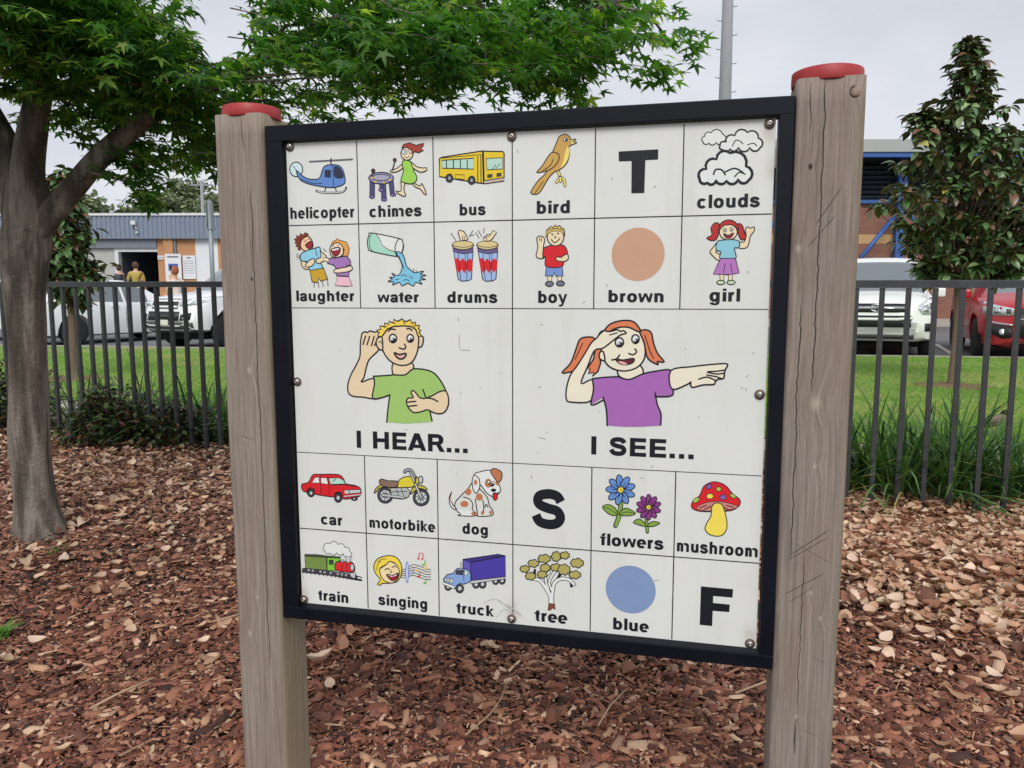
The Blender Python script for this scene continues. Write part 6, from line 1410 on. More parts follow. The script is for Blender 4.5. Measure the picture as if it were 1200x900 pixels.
x.set(color=x.mix(x.m('MULTIPLY', dots, .55), col, lin((120, 118, 110))), rough=.42, spec=.4)
PAN = MB().box(-.5, .5, 0.0, .004, -PH, 0.0, .0006).build('panel', wp, SIGN, loc=(0, 0, PO.z))
PAN.name = 'panel'
def PLoc(u, v, w): return (u - .5, -w, -v)

# ---- printed drawings and words: flat coloured shapes a hair proud of the panel
ink, x = newmat('print_ink'); co = x.coord(); a = x.attr(); n = x.noise(co, 26, 5, .6); f = x.m('MULTIPLY_ADD', n, .16, .92)
x.set(color=x.mix(1.0, a, x.comb(f, f, f), 'MULTIPLY'), rough=.45, spec=.35)
INK_GAIN = 1.22
INKC = {k: tuple(min(.95, t * INK_GAIN) for t in lin(c)) for k, c in ART_COLOURS.items()}
INKC['K'] = (.012, .013, .019)
LAYER = .000012
def smooth_pts(p, closed, sub=4):
    n = len(p)
    if n < 3: return p
    out = []; rng_ = range(n if closed else n - 1)
    for i in rng_:
        g = (lambda k: p[k % n]) if closed else (lambda k: p[max(0, min(n - 1, k))])
        p0, p1, p2, p3 = g(i - 1), g(i), g(i + 1), g(i + 2)
        for s_ in range(sub):
            t = s_ / sub; t2, t3 = t * t, t * t * t
            out.append(tuple(.5 * ((2 * p1[k]) + (-p0[k] + p2[k]) * t + (2 * p0[k] - 5 * p1[k] + 4 * p2[k] - p3[k]) * t2 + (-p0[k] + 3 * p1[k] - 3 * p2[k] + p3[k]) * t3) for k in (0, 1)))
    if not closed: out.append(p[-1])
    return out
class Print:
    def __init__(s): s.v = []; s.f = []; s.c = []; s.n = 0
    def fill(s, loops, col):
        s.n += 1; w = .0004 + LAYER * s.n
        flat = [q for lp_ in loops for q in lp_]
        tri = tessellate_polygon([[Vector((q[0], q[1], 0)) for q in lp_] for lp_ in loops])
        b = len(s.v); s.v += [PLoc(q[0], q[1], w) for q in flat]; s.c += [col] * len(flat)
        for t in tri:
            a, b_, c_ = (flat[k] for k in t); ar = (b_[0] - a[0]) * (c_[1] - a[1]) - (b_[1] - a[1]) * (c_[0] - a[0])
            t = t if ar < 0 else t[::-1]; s.f.append(tuple(k + b for k in t))
    def quad(s, q, col, w):
        ar = sum(q[i][0] * q[(i + 1) % len(q)][1] - q[(i + 1) % len(q)][0] * q[i][1] for i in range(len(q)))
        b = len(s.v); s.v += [PLoc(a[0], a[1], w) for a in q]; s.c += [col] * len(q); idx = tuple(range(b, b + len(q)))
        s.f.append(idx if ar < 0 else idx[::-1])
    def stroke(s, p, wd, col, closed=False):
        s.n += 1; w = .0004 + LAYER * s.n; n = len(p)
        if closed: p = p + [p[0], p[1]]
        h = wd / 2; L_ = []; R_s = []
        m_ = len(p)
        for i in range(m_):
            a = p[max(i - 1, 0)]; b = p[min(i + 1, m_ - 1)]
            if closed and i == 0: a = p[n - 1]
            dx, dy = b[0] - a[0], b[1] - a[1]; l = math.hypot(dx, dy) or 1e-9; L_.append((p[i][0] - dy / l * h, p[i][1] + dx / l * h)); R_s.append((p[i][0] + dy / l * h, p[i][1] - dx / l * h))
        for i in range(m_ - 1 - (1 if closed else 0)):
            s.quad([L_[i], L_[i + 1], R_s[i + 1], R_s[i]], col, w)
        if not closed:
            for e in (p[0], p[-1]): s.quad([(e[0] + h * math.cos(t * PI / 3), e[1] + h * math.sin(t * PI / 3)) for t in range(6)], col, w + LAYER * .3)
    def build(s, name, label=None):
        me = pymesh(name, s.v, s.f); ca = me.color_attributes.new('Col', 'FLOAT_COLOR', 'POINT')
        ca.data.foreach_set('color', np.array([(*c, 1) for c in s.c], np.float32).ravel())
        o = link_obj(name, me, PAN, ink)
        if label: o['label'] = label
        return o
for label, data in ART_PICTURES:
    pr_ = Print()
    for line in data.split('\n'):
        k, colr, sm, w, *xy = line.split(); xy = np.cumsum(np.array([int(t) for t in xy]).reshape(-1, 2), 0) * 2e-4; pts = [(float(a), float(b)) for a, b in xy]; sm = int(sm)
        if k == 'F': pr_.fill([smooth_pts(pts, True) if sm else pts], INKC[colr])
        else: pr_.stroke(smooth_pts(pts, k == 'C') if sm else pts, max(int(w) * 1.5e-4, .0013), INKC[colr], k == 'C')
    pr_.build('picture' if 'scratches' not in label else 'panel_marks', label)

# ---- grid lines
gp = []
def gl(u0, v0, u1, v1, wd=.0022):
    p_ = Print(); p_.n = 0
    if abs(u1 - u0) > abs(v1 - v0): p_.quad([(u0, v0 - wd / 2), (u1, v0 - wd / 2), (u1, v0 + wd / 2), (u0, v0 + wd / 2)], INKC['K'], .0003)
    else: p_.quad([(u0 - wd / 2, v0), (u0 + wd / 2, v0), (u0 + wd / 2, v1), (u0 - wd / 2, v1)], INKC['K'], .00034)
    p_.build('grid_line')
for j in (1, 2, 3, 4): gl(.001, PV[j], .999, PV[j], .0016 if j in (2, 3) else .0022)
gl(PU[3], .016, PU[3], 1.01)
for i in (1, 2, 4, 5):
    gl(PU[i], .002, PU[i], PV[2]); gl(PU[i], PV[3], PU[i], PH - .002)

# ---- lettering: a bold grotesque built from strokes, arcs and polygons (1000 units to the em)
def arc(cx, cy, rx, ry, tx, ty, a0, a1, n=26):
    pts = []
    def sup(a, ra, rb):
        c_, s_ = math.cos(a), math.sin(a); e = 2 / 2.25
        return (cx + ra * math.copysign(abs(c_) ** e, c_), cy + rb * math.copysign(abs(s_) ** e, s_))
    A = [math.radians(a0 + (a1 - a0) * i / n) for i in range(n + 1)]
    outer = [sup(a, rx, ry) for a in A]; inner = [sup(a, rx - tx, ry - ty) for a in A]
    return ('S', outer, inner)
def rc(x0, y0, x1, y1): return ('P', [(x0, y0), (x1, y0), (x1, y1), (x0, y1)])
def pg(*p): return ('P', list(p))
def sk(w, *p): return ('K', w, list(p))
def glyphs(s=182, t=146):
    G = {}
    O_ = lambda cx, a0=0, a1=360: arc(cx, 260, 262, 274, s, t, a0, a1)
    G['o'] = (611, [O_(305)]); G['c'] = (556, [arc(290, 260, 258, 274, s, t, 42, 318)])
    G['e'] = (556, [arc(283, 260, 256, 274, s, t, -4, 318), rc(60, 212, 536, 304)])
    G['b'] = (611, [rc(66, 0, 66 + s, 716), arc(322, 260, 250, 274, s, t, -150, 150)])
    G['d'] = (611, [rc(545 - s, 0, 545, 716), arc(289, 260, 250, 274, s, t, 30, 330)])
    G['p'] = (611, [rc(66, -200, 66 + s, 520), arc(322, 260, 250, 274, s, t, -150, 150)])
    G['g'] = (611, [rc(545 - s, 0, 545, 520), arc(289, 262, 250, 272, s, t, 30, 330), arc(300, -10, 245, 198, s, 105, 180 + 12, 360)])
    G['h'] = (611, [rc(66, 0, 66 + s, 716), arc(306, 330, 240, 202, s, t, 0, 140), rc(546 - s, 0, 546, 335)])
    G['n'] = (611, [rc(66, 0, 66 + s, 520), arc(306, 330, 240, 202, s, t, 0, 140), rc(546 - s, 0, 546, 335)])
    G['m'] = (889, [rc(60, 0, 60 + s, 520), arc(265, 345, 206, 187, s - 8, t, 0, 140), rc(471 - s + 8, 0, 471, 350), arc(618, 345, 210, 187, s - 8, t, 0, 140), rc(828 - s + 8, 0, 828, 350)])
    G['u'] = (611, [rc(545 - s, 0, 545, 520), arc(305, 190, 240, 202, s, t, 180, 320), rc(65, 185, 65 + s, 520)])
    G['r'] = (389, [rc(64, 0, 64 + s, 520), arc(330, 300, 200, 232, s, 135, 82, 160)])
    G['i'] = (278, [rc(70, 0, 70 + s, 520), rc(70, 590, 70 + s, 716)]); G['l'] = (278, [rc(70, 0, 70 + s, 716)])
    G['k'] = (556, [rc(66, 0, 66 + s, 716), pg((190, 190), (365, 520), (545, 520), (205, 60 + 85)), pg((190, 290), (285, 345), (560, 0), (395, 0))])
    G['f'] = (333, [rc(85, 0, 85 + s, 520), rc(12, 418, 320, 520), arc(265, 540, 180, 188, s, t, 72, 180)])
    G['t'] = (333, [pg((85, 160), (85 + s, 160), (85 + s, 690), (85, 610)), rc(12, 418, 316, 520), arc(250, 150, 165, 160, s, t, 180, 288)])
    G['w'] = (778, [pg((5, 520), (150, 520), (262, 0), (115, 0)), pg((115, 0), (262, 0), (455, 520), (325, 520)), pg((325, 520), (455, 520), (663, 0), (516, 0)), pg((516, 0), (663, 0), (773, 520), (632, 520))])
    G['y'] = (556, [pg((8, 520), (160, 520), (356, 20), (215, 0)), pg((545, 520), (395, 520), (232, 20), (200, -75), (330, -75)), pg((60, -205), (60, -95), (130, -100), (200, -75), (330, -75), (280, -165), (200, -208))])
    G['a'] = (556, [rc(512 - s, 0, 512 - 4, 345), sk(s - 30, (95, 360), (150, 440), (275, 468), (400, 440), (440, 350)), sk(s - 34, (440, 285), (300, 262), (150, 225), (105, 145), (150, 72), (265, 55), (385, 105), (440, 180))])
    G['s'] = (556, [sk(s - 26, (448, 366), (390, 440), (270, 470), (150, 440), (112, 370), (160, 312), (290, 268), (405, 228), (452, 150), (400, 80), (270, 50), (145, 84), (82, 162))])
    return G
def caps(s=190):
    G = {}
    G['I'] = (389, [rc(90, 0, 90 + s, 716)]); G['.'] = (333, [rc(70, 0, 70 + s, 178)])
    G['H'] = (833, [rc(74, 0, 74 + s, 716), rc(760 - s, 0, 760, 716), rc(200, 280, 640, 440)])
    G['E'] = (722, [rc(74, 0, 74 + s, 716), rc(200, 0, 672, 155), rc(200, 290, 645, 435), rc(200, 561, 662, 716)])
    G['A'] = (778, [pg((0, 0), (200, 0), (495, 716), (283, 716)), pg((778, 0), (578, 0), (283, 716), (495, 716)), rc(190, 110, 590, 250)])
    G['R'] = (778, [rc(74, 0, 74 + s, 716), rc(200, 561, 450, 716), rc(200, 265, 430, 410), arc(440, 490, 275, 226, s, 150, -95, 95), pg((400, 300), (590, 300), (775, 0), (560, 0))])
    G['S'] = (722, [sk(s - 12, (590, 500), (520, 600), (370, 635), (200, 600), (150, 515), (190, 430), (350, 372), (520, 330), (585, 215), (520, 110), (365, 76), (190, 115), (115, 235))])
    G[' '] = (333, [])
    return G
def set_word(word, u0, vb, width, cap, heavy, name, label):
    G = caps() if heavy else glyphs()
    adv = []; x_ = 0
    for ch in word:
        w_, parts = G.get(ch, (330, [])); adv.append(x_); x_ += w_
    def ext(part): 
        pts = part[1] + part[2] if part[0] == 'S' else (part[1] if part[0] == 'P' else [(q[0] + o_, q[1]) for q in part[2] for o_ in (-part[1] / 2, part[1] / 2)])
        return min(q[0] for q in pts), max(q[0] for q in pts)
    lo = adv[0] + min(ext(p_)[0] for p_ in G[word[0]][1]); hi = adv[-1] + max(ext(p_)[1] for p_ in G[word[-1]][1])
    kx = width / (hi - lo); ky = cap / 716
    pr_ = Print(); C_ = INKC['K']
    def tr(q, ax): return (u0 + (ax + q[0] - lo) * kx, vb - q[1] * ky)
    for ch, ax in zip(word, adv):
        for part in G.get(ch, (0, []))[1]:
            pr_.n += 1; w = .0004 + LAYER * pr_.n
            if part[0] == 'P': pr_.quad([tr(q, ax) for q in part[1]], C_, w)
            elif part[0] == 'S':
                o_, i_ = part[1], part[2]
                for k in range(len(o_) - 1): pr_.quad([tr(o_[k], ax), tr(o_[k + 1], ax), tr(i_[k + 1], ax), tr(i_[k], ax)], C_, w)
            else:
                path = smooth_pts(part[2], False, 5); hw = part[1] / 2; m_ = len(path); A = []; B = []
                for i in range(m_):
                    a, b = path[max(0, i - 1)], path[min(m_ - 1, i + 1)]; dx, dy = b[0] - a[0], b[1] - a[1]; l = math.hypot(dx, dy)
                    A.append((path[i][0] - dy / l * hw, path[i][1] + dx / l * hw)); B.append((path[i][0] + dy / l * hw, path[i][1] - dx / l * hw))
                for i in range(m_ - 1): pr_.quad([tr(A[i], ax), tr(A[i + 1], ax), tr(B[i + 1], ax), tr(B[i], ax)], C_, w)
    return pr_.build(name, label)
for word, u0, vb, wd_, cap_, heavy in ART_WORDS:
    set_word(word, u0 * 1e-4, vb * 1e-4, wd_ * 1e-4, cap_ * 1e-4, heavy, 'printed_word' if word != 'S' else 'printed_letter', 'black printed ' + ('letter ' if word == 'S' else 'words ' if heavy else 'word ') + word)

# ---- bolts with washers
for k, (bu, bv) in enumerate(((.010, .007), (.499, .009), (.989, .009), (.008, .514), (.989, .514), (.006, 1.018), (.497, 1.015), (.988, 1.017))):
    mb = MB(); mb.lathe([(.0098, 0), (.0098, .0012), (.0090, .0018), (.0, .0018)], 20, axis='Y')
    ws = mb.build('washer', rust, PAN, loc=PLoc(bu, bv, .0012))
    mb = MB(); mb.lathe([(.0068, 0), (.0068, .0015), (.0055, .0036), (.0030, .0047), (.0016, .0049), (.0016, .0032), (0, .0032)], 18, axis='Y')
    b = mb.build('bolt', steel, PAN, loc=PLoc(bu, bv, .003))
# ================================================================== fence
fm, x = newmat('fence_charcoal'); co = x.coord(); n = x.noise(co, 14, 5)
x.set(color=x.ramp(n, (.3, (.034, .037, .039)), (.7, (.054, .057, .060))), rough=.45, spec=.5); x.bump(x.noise(co, 200, 3), .1, .001)
FENCE = empty('fence', (0, FA, 0), math.atan(FB))
tag(FENCE, 'dark charcoal metal pool style fence of upright square pickets under a flat top rail', 'fence')
def top_z(s_): return 1.190 - .0045 * s_
S0, S1 = -5.4, 4.6
mb = MB(); hw = .020
za, zb = top_z(S0), top_z(S1)
mb.add([(S0, -hw, za - .040), (S1, -hw, zb - .040), (S1, hw, zb - .040), (S0, hw, za - .040), (S0, -hw, za - .003), (S1, -hw, zb - .003), (S1, hw, zb - .003), (S0, hw, za - .003),
        (S0, -hw + .004, za), (S1, -hw + .004, zb), (S1, hw - .004, zb), (S0, hw - .004, za)],
       [(0, 3, 2, 1), (0, 1, 5, 4), (2, 3, 7, 6), (4, 5, 9, 8), (6, 7, 11, 10), (8, 9, 10, 11), (3, 0, 4, 8, 11, 7), (1, 2, 6, 10, 9, 5)])
mb.build('top_rail', fm, FENCE)
zz = .02
mb = MB(); mb.box(-.0125, .0125, -.0125, .0125, -.06, 1.149, .002)
pick = mb.mesh('picket'); pick.materials.append(fm)
PITCH_F = .1245
x_ref = 4.7 * .4790 / (1 + .33 * .4790)
s_ref = x_ref / fdir.x
k0 = math.ceil((S0 + .03 - s_ref) / PITCH_F); k1 = math.floor((S1 - .03 - s_ref) / PITCH_F)
for k in range(k0, k1 + 1):
    s_ = s_ref + k * PITCH_F
    o = bpy.data.objects.new('picket', pick); COL.objects.link(o); o.parent = FENCE
    o.location = (s_, 0, top_z(s_) - 1.190)
# ================================================================== trees and plants
def limb_mesh(paths, name, n=14, flute=0.0, rough=.004):
    """paths: lists of (x, y, z, r); smooth tapered limbs with slightly uneven section"""
    mb = MB()
    for pi_, path in enumerate(paths):
        P = [Vector(q[:3]) for q in path]; Rr = [q[3] for q in path]
        pts = []; rad = []
        sub = 5
        for i in range(len(P) - 1):
            p0, p1, p2, p3 = P[max(i - 1, 0)], P[i], P[i + 1], P[min(i + 2, len(P) - 1)]
            for k in range(sub):
                t = k / sub; pts.append(.5 * ((2 * p1) + (-p0 + p2) * t + (2 * p0 - 5 * p1 + 4 * p2 - p3) * t * t + (-p0 + 3 * p1 - 3 * p2 + p3) * t ** 3)); rad.append(Rr[i] * (1 - t) + Rr[i + 1] * t)
        pts.append(P[-1]); rad.append(Rr[-1])
        b = len(mb.v); mb.tube(pts, rad, n if rad[0] > .03 else 7)
        nn = n if rad[0] > .03 else 7
        for i in range(len(pts)):
            for k in range(nn):
                q = Vector(mb.v[b + i * nn + k]); d = q - pts[i]
                a = 2 * PI * k / nn
                s_ = 1 + flute * (.5 * math.sin(3 * a + 2.5 * pts[i].z + pi_) + .35 * math.sin(5 * a - 4 * pts[i].z)) + rough / max(rad[i], .01) * math.sin(17 * pts[i].z + 3 * a) * .3
                mb.v[b + i * nn + k] = tuple(pts[i] + d * s_)
    return mb

bkm, x = newmat('maple_bark'); co = x.coord()
n1 = x.noise(x.mapv(co, (16, 16, 2.2)), 1, 6, .6); n2 = x.noise(x.mapv(co, (55, 55, 40)), 1, 6, .7); n3 = x.noise(x.mapv(co, (30, 30, 4)), 1, 5, .6)
spk = x.m('MULTIPLY', x.m('SUBTRACT', x.noise(co, 42, 3), .66, clamp=True), 9.0, clamp=True)
c = x.ramp(n1, (.38, (.060, .046, .035)), (.49, (.16, .13, .105)), (.58, (.34, .30, .25)))
c = x.mix(x.m('MULTIPLY', n2, .6), c, (.17, .15, .125)); c = x.mix(x.m('MULTIPLY', spk, .5), c, (.40, .39, .34))
x.set(color=c, rough=.9, spec=.2); x.bump(x.m('ADD', x.m('MULTIPLY', n2, 1.0), x.m('MULTIPLY', n3, .35)), .9, .02)

leafm, x = newmat('maple_leaf'); a = x.attr(); n = x.noise(x.coord(), 60, 2); f = x.m('MULTIPLY_ADD', n, .5, .75)
col = x.mix(1.0, a, x.comb(f, f, f), 'MULTIPLY'); x.set(color=col, rough=.45, spec=.4); x.translucent(x.mix(1.0, col, (1.6, 1.75, .6), 'MULTIPLY'), .5)
# five pointed maple leaf, lying in the xy plane, stem at the origin, tip along +y
def maple_template():
    tips = [(-128, .50), (-62, .86), (0, 1.05), (62, .86), (128, .50)]
    out = [(0.0, -.06)]
    for i, (a_, r_) in enumerate(tips):
        t = math.radians(a_)
        if i > 0:
            tm = math.radians((tips[i - 1][0] + a_) / 2); out.append((math.sin(tm) * .30, math.cos(tm) * .30))
        w = .13 * r_
        mx_, my_ = math.sin(t) * r_ * .55, math.cos(t) * r_ * .55
        out.append((mx_ - math.cos(t) * w, my_ + math.sin(t) * w)); out.append((math.sin(t) * r_, math.cos(t) * r_)); out.append((mx_ + math.cos(t) * w, my_ - math.sin(t) * w))
    v = [(0, 0, 0)] + [(p[0], p[1] , -.22 * (p[0] ** 2 + p[1] ** 2)) for p in out]
    return np.array(v), [(0, i, i + 1) for i in range(1, len(out))] + [(0, len(out), 1)]
MT_V, MT_F = maple_template()
# crown blobs (x, y, z, rx, ry, rz)
BL = CROWN_BLOBS = [
 (-2.0, 3.05, 2.17, .62, .55, .30), (-1.75, 3.4, 2.12, .50, .5, .30), (-1.43, 3.7, 2.10, .36, .45, .24), (-2.1, 3.9, 2.05, .42, .4, .16), (-1.72, 4.0, 1.88, .28, .3, .16),
 (-1.52, 3.9, 1.86, .26, .3, .15), (-1.80, 4.1, 1.78, .20, .25, .10), (-1.43, 3.8, 1.80, .18, .2, .11), (-1.72, 3.55, 1.66, .075, .10, .13), (-1.64, 3.55, 1.62, .05, .07, .10), (-2.35, 3.4, 2.5, .7, .7, .4),
 (-1.10, 3.4, 2.25, .22, .32, .13), (-.85, 3.6, 2.30, .35, .5, .30), (-.78, 3.05, 1.98, .22, .2, .13), (-.45, 3.0, 2.00, .30, .26, .16), (-.10, 3.0, 1.99, .30, .28, .15), (-.70, 2.95, 1.93, .2, .2, .10), (.12, 3.1, 2.05, .24, .25, .15), (-.30, 3.15, 2.04, .42, .25, .16), (-.62, 3.3, 2.02, .3, .3, .15), (.05, 3.4, 2.03, .34, .3, .13), (.36, 3.3, 2.06, .22, .25, .12), (-.25, 3.3, 2.2, .45, .3, .18), (.3, 3.3, 2.25, .3, .3, .16), (-.92, 3.7, 2.02, .3, .3, .14),
 (.12, 3.4, 2.17, .28, .35, .20), (.22, 3.3, 1.98, .20, .22, .12), (.40, 3.35, 2.14, .22, .3, .14), (.58, 3.4, 2.08, .16, .25, .09), (.70, 3.4, 2.15, .09, .15, .05), (.55, 3.5, 2.33, .2, .3, .10),
 (-1.5, 3.1, 2.13, .42, .28, .22), (-1.30, 3.15, 2.0, .26, .2, .15), (-1.05, 3.2, 2.16, .26, .2, .14), (-1.62, 3.6, 1.86, .34, .3, .16), (-1.36, 3.6, 1.84, .2, .3, .15), (-1.85, 2.9, 2.30, .45, .3, .22), (-2.0, 3.9, 2.25, .5, .3, .25), (-.65, 3.2, 2.22, .34, .25, .14),
 (-1.95, 3.05, 2.08, .40, .30, .13), (-1.60, 3.15, 1.97, .32, .28, .16), (-1.35, 3.3, 1.93, .22, .25, .13), (-2.15, 3.2, 2.25, .5, .4, .22), (-.95, 3.1, 2.12, .20, .2, .12),
 (-.30, 3.7, 2.38, .5, .5, .28), (.10, 3.7, 2.45, .45, .5, .25), (.42, 3.6, 2.48, .25, .35, .14), (-.55, 3.5, 2.12, .4, .3, .16),
 (-2.0, 3.4, 2.85, .8, .8, .4), (-1.2, 3.6, 2.9, .7, .8, .38), (-.4, 3.8, 3.0, .6, .8, .36), (-2.6, 2.9, 2.7, .7, .8, .4), (-1.6, 3.6, 3.5, .9, 1.0, .5), (-2.3, 2.2, 2.8, .5, .6, .3)]
dens = 3900
LPs = []; LRs = []; LSs = []; LCs = []
green = np.array([lin(c_) for c_ in ((74, 120, 56), (98, 144, 66), (56, 98, 50), (132, 168, 80), (78, 124, 68), (168, 192, 98))]); gp_ = np.array([.26, .24, .22, .12, .12, .04])
twigs_ = []
def sky_gap(px_, py_, pz_):
    # the open wedge of sky between the two halves of the crown
    return abs(px_ + .362 * py_) < .115 and pz_ > 1.12 + .298 * py_ and pz_ < 1.12 + .40 * py_
for bi, (bx_, by_, bz_, rx_, ry_, rz_) in enumerate(BL):
    vol = 4.19 * rx_ * ry_ * rz_; ntw = max(4, int(vol * dens / 11))
    if bi >= 48: ntw = int(ntw * .30)
    if bi in (8, 9): ntw = int(ntw * 1.6) + 3
    for t_ in range(ntw):
        while True:
            d = rng.uniform(-1, 1, 3)
            if d @ d < 1: break
        c_ = np.array([bx_, by_, bz_]) + d * (rx_, ry_, rz_)
        if sky_gap(*c_): continue
        az = math.atan2(c_[1] - 3.5, c_[0] + 2.0) + rng.normal(0, .8)
        ax_ = np.array([math.cos(az), math.sin(az), rng.normal(-.12, .22)]); L_ = rng.uniform(.08, .22)
        twigs_.append((c_ - ax_ * L_ * .6, c_ + ax_ * L_ * .5))
        nl = rng.integers(8, 15); side = np.array([-math.sin(az), math.cos(az), 0])
        bright = rng.uniform(.8, 1.2)
        for q in range(nl):
            if sky_gap(*(c_ + ax_ * L_ * (q / nl - .5))): continue
            t = q / nl - .5; sgn = 1 if q % 2 else -1
            p_ = c_ + ax_ * L_ * t * 1.1 + side * sgn * rng.uniform(.0, .045) + rng.normal(0, .012, 3)
            yaw_ = az + sgn * rng.uniform(.3, 1.2) * (1 if q < nl - 1 else 0) + rng.normal(0, .3) - PI / 2
            LPs.append(p_); LRs.append((yaw_, rng.normal(-.35, .35), rng.normal(0, .35))); LSs.append(np.clip(rng.normal(.048, .010), .026, .068)); LCs.append(green[rng.choice(6, p=gp_)] * bright * rng.uniform(.8, 1.15))
LPs = np.array(LPs); LRs = np.array(LRs); LSs = np.array(LSs); LCs = np.array(LCs)
def leaf_rot(a):
    n_ = len(a); Z = np.zeros((n_, 3, 3)); Z[:, 0, 0] = np.cos(a[:, 2]); Z[:, 0, 2] = np.sin(a[:, 2]); Z[:, 1, 1] = 1; Z[:, 2, 0] = -np.sin(a[:, 2]); Z[:, 2, 2] = np.cos(a[:, 2])
    return rotmats(a[:, 0], a[:, 1], np.zeros(n_)) @ Z
MR = leaf_rot(LRs)
MAPLE = empty('maple_tree', (-2.2, 3.5, 0)); tag(MAPLE, 'leafy green maple tree with fluted grey trunk in the mulch', 'tree')
def leaf_parts(tree, P, Rm, S, C, mat, tv, tf, n_ind, name='leaf', crown='crown'):
    """nearest leaves become parts of their own, the rest one crown"""
    base = np.array(tree.location)
    dist_ = np.linalg.norm(P - np.array([0, 0, CAM_H]), axis=1) + 100 * ((np.abs(P[:, 0]) > .70 * P[:, 1]) | ((P[:, 2] - CAM_H) > .42 * P[:, 1]))
    od = np.argsort(dist_); near, rest = od[:n_ind], od[n_ind:]
    me = bulk_mesh(crown, tv, tf, P[rest] - base, Rm[rest], S[rest], C[rest], True)
    o = link_obj(crown, me, tree, mat); o['kind'] = 'stuff'
    calm = sorted(near, key=lambda k: C[k].sum())
    protos = []
    for q in range(6):
        m_ = bulk_mesh(name, tv, tf, np.zeros((1, 3)), np.eye(3)[None], np.ones(1), [C[calm[int((len(calm) - 1) * (.05 + .11 * q))]]], True); m_.materials.append(mat); protos.append(m_)
    for i, k in enumerate(near):
        o = bpy.data.objects.new(name, protos[i % 6]); COL.objects.link(o); o.parent = tree
        M4 = Matrix(Rm[k].tolist()).to_4x4(); sc_ = S[k]; sc_ = (sc_,) * 3 if not hasattr(sc_, '__len__') else tuple(sc_)
        o.matrix_local = Matrix.Translation(Vector(P[k] - base)) @ M4 @ Matrix.Diagonal((*sc_, 1))
leaf_parts(MAPLE, LPs, MR, LSs, LCs, leafm, MT_V, MT_F, 300)
trunk_paths = [
 [(-2.21, 3.5, -.06, .20), (-2.21, 3.5, .0, .148), (-2.212, 3.5, .06, .124), (-2.215, 3.5, .15, .106), (-2.225, 3.5, .3, .099), (-2.22, 3.5, .51, .102), (-2.20, 3.5, .9, .092), (-2.20, 3.5, 1.1, .099), (-2.18, 3.5, 1.32, .111), (-2.15, 3.5, 1.5, .105), (-2.15, 3.5, 1.62, .085)],
 [(-2.16, 3.5, 1.40, .10), (-2.13, 3.48, 1.68, .076), (-2.06, 3.46, 1.92, .060), (-1.96, 3.42, 2.17, .048), (-1.88, 3.4, 2.5, .040), (-1.8, 3.4, 3.1, .028), (-1.7, 3.4, 3.7, .012)],
 [(-2.19, 3.5, 1.30, .05), (-2.08, 3.5, 1.44, .062), (-1.95, 3.5, 1.585, .057), (-1.79, 3.5, 1.745, .052), (-1.54, 3.5, 1.93, .045), (-1.15, 3.52, 2.11, .034), (-.74, 3.5, 2.30, .027), (-.2, 3.5, 2.42, .018), (.4, 3.45, 2.35, .007)],
 [(-2.19, 3.52, 1.45, .095), (-2.25, 3.55, 1.75, .066), (-2.38, 3.58, 2.0, .055), (-2.6, 3.6, 2.4, .040), (-2.9, 3.6, 3.0, .018)],
 [(-2.18, 3.58, 1.6, .055), (-2.20, 3.68, 1.95, .036), (-2.16, 3.8, 2.35, .026), (-2.1, 4.0, 2.9, .012)],
 [(-2.24, 3.46, 1.30, .05), (-2.31, 3.43, 1.345, .034), (-2.335, 3.42, 1.36, .022)]]
limb_mesh([[(q[0] - .006, q[1], q[2], q[3] * (.82 if q[2] < 1.2 else .88)) for q in pth] for pth in trunk_paths], 'trunk', 28, .12).build('trunk', bkm, MAPLE, loc=(2.2, -3.5, 0))
# secondary branches running to the leaf masses
br = MB(); joints = [Vector(q[:3]) for pth in trunk_paths[1:5] for q in pth[2:]]
for (bx_, by_, bz_, rx_, ry_, rz_) in BL:
    c_ = Vector((bx_, by_, bz_ - rz_ * .2))
    if abs(c_.x + .362 * c_.y) < .3: continue
    j = min(joints, key=lambda q: (q - c_).length + (0 if q.z < c_.z + .05 else .5))
    mid = (j + c_) / 2 + Vector((rnd.gauss(0, .04), rnd.gauss(0, .04), .05)); br.tube([j, mid, c_], [.010, .007, .003], 6)
for a_, b_ in twigs_[::2]: br.tube([a_, (a_ + b_) / 2 + np.array([0, 0, .008]), b_], [.0028, .002, .0010], 4, cap=False)
br.build('branches', bkm, MAPLE, loc=(2.2, -3.5, 0))['kind'] = 'stuff'

# ---- magnolias: glossy two-toned leaves in whorls
magm, x = newmat('magnolia_leaf'); a = x.attr(); geo = x.n.new('ShaderNodeNewGeometry')
n = x.noise(x.coord(), 30, 2); f = x.m('MULTIPLY_ADD', n, .5, .75)
x.set(color=x.mix(geo.outputs['Backfacing'], x.mix(1.0, a, x.comb(f, f, f), 'MULTIPLY'), (.13, .12, .06)), rough=.3, spec=.55)
ev, ef = [], []
for i in range(5):
    t = i / 4; w = (0.03, .22, .26, .18, .01)[i]; zz_ = -.35 * (t - .35) ** 2
    ev += [(-w, t, zz_ + w * .35), (0, t, zz_), (w, t, zz_ + w * .35)]
for i in range(4):
    a_ = i * 3; ef += [(a_, a_ + 1, a_ + 4), (a_, a_ + 4, a_ + 3), (a_ + 1, a_ + 2, a_ + 5), (a_ + 1, a_ + 5, a_ + 4)]
EV = np.array(ev); EF = ef
mbark = simple('magnolia_bark', (112, 94, 80), .85, var=.3, scale=30, bump=.4, bdist=.004)
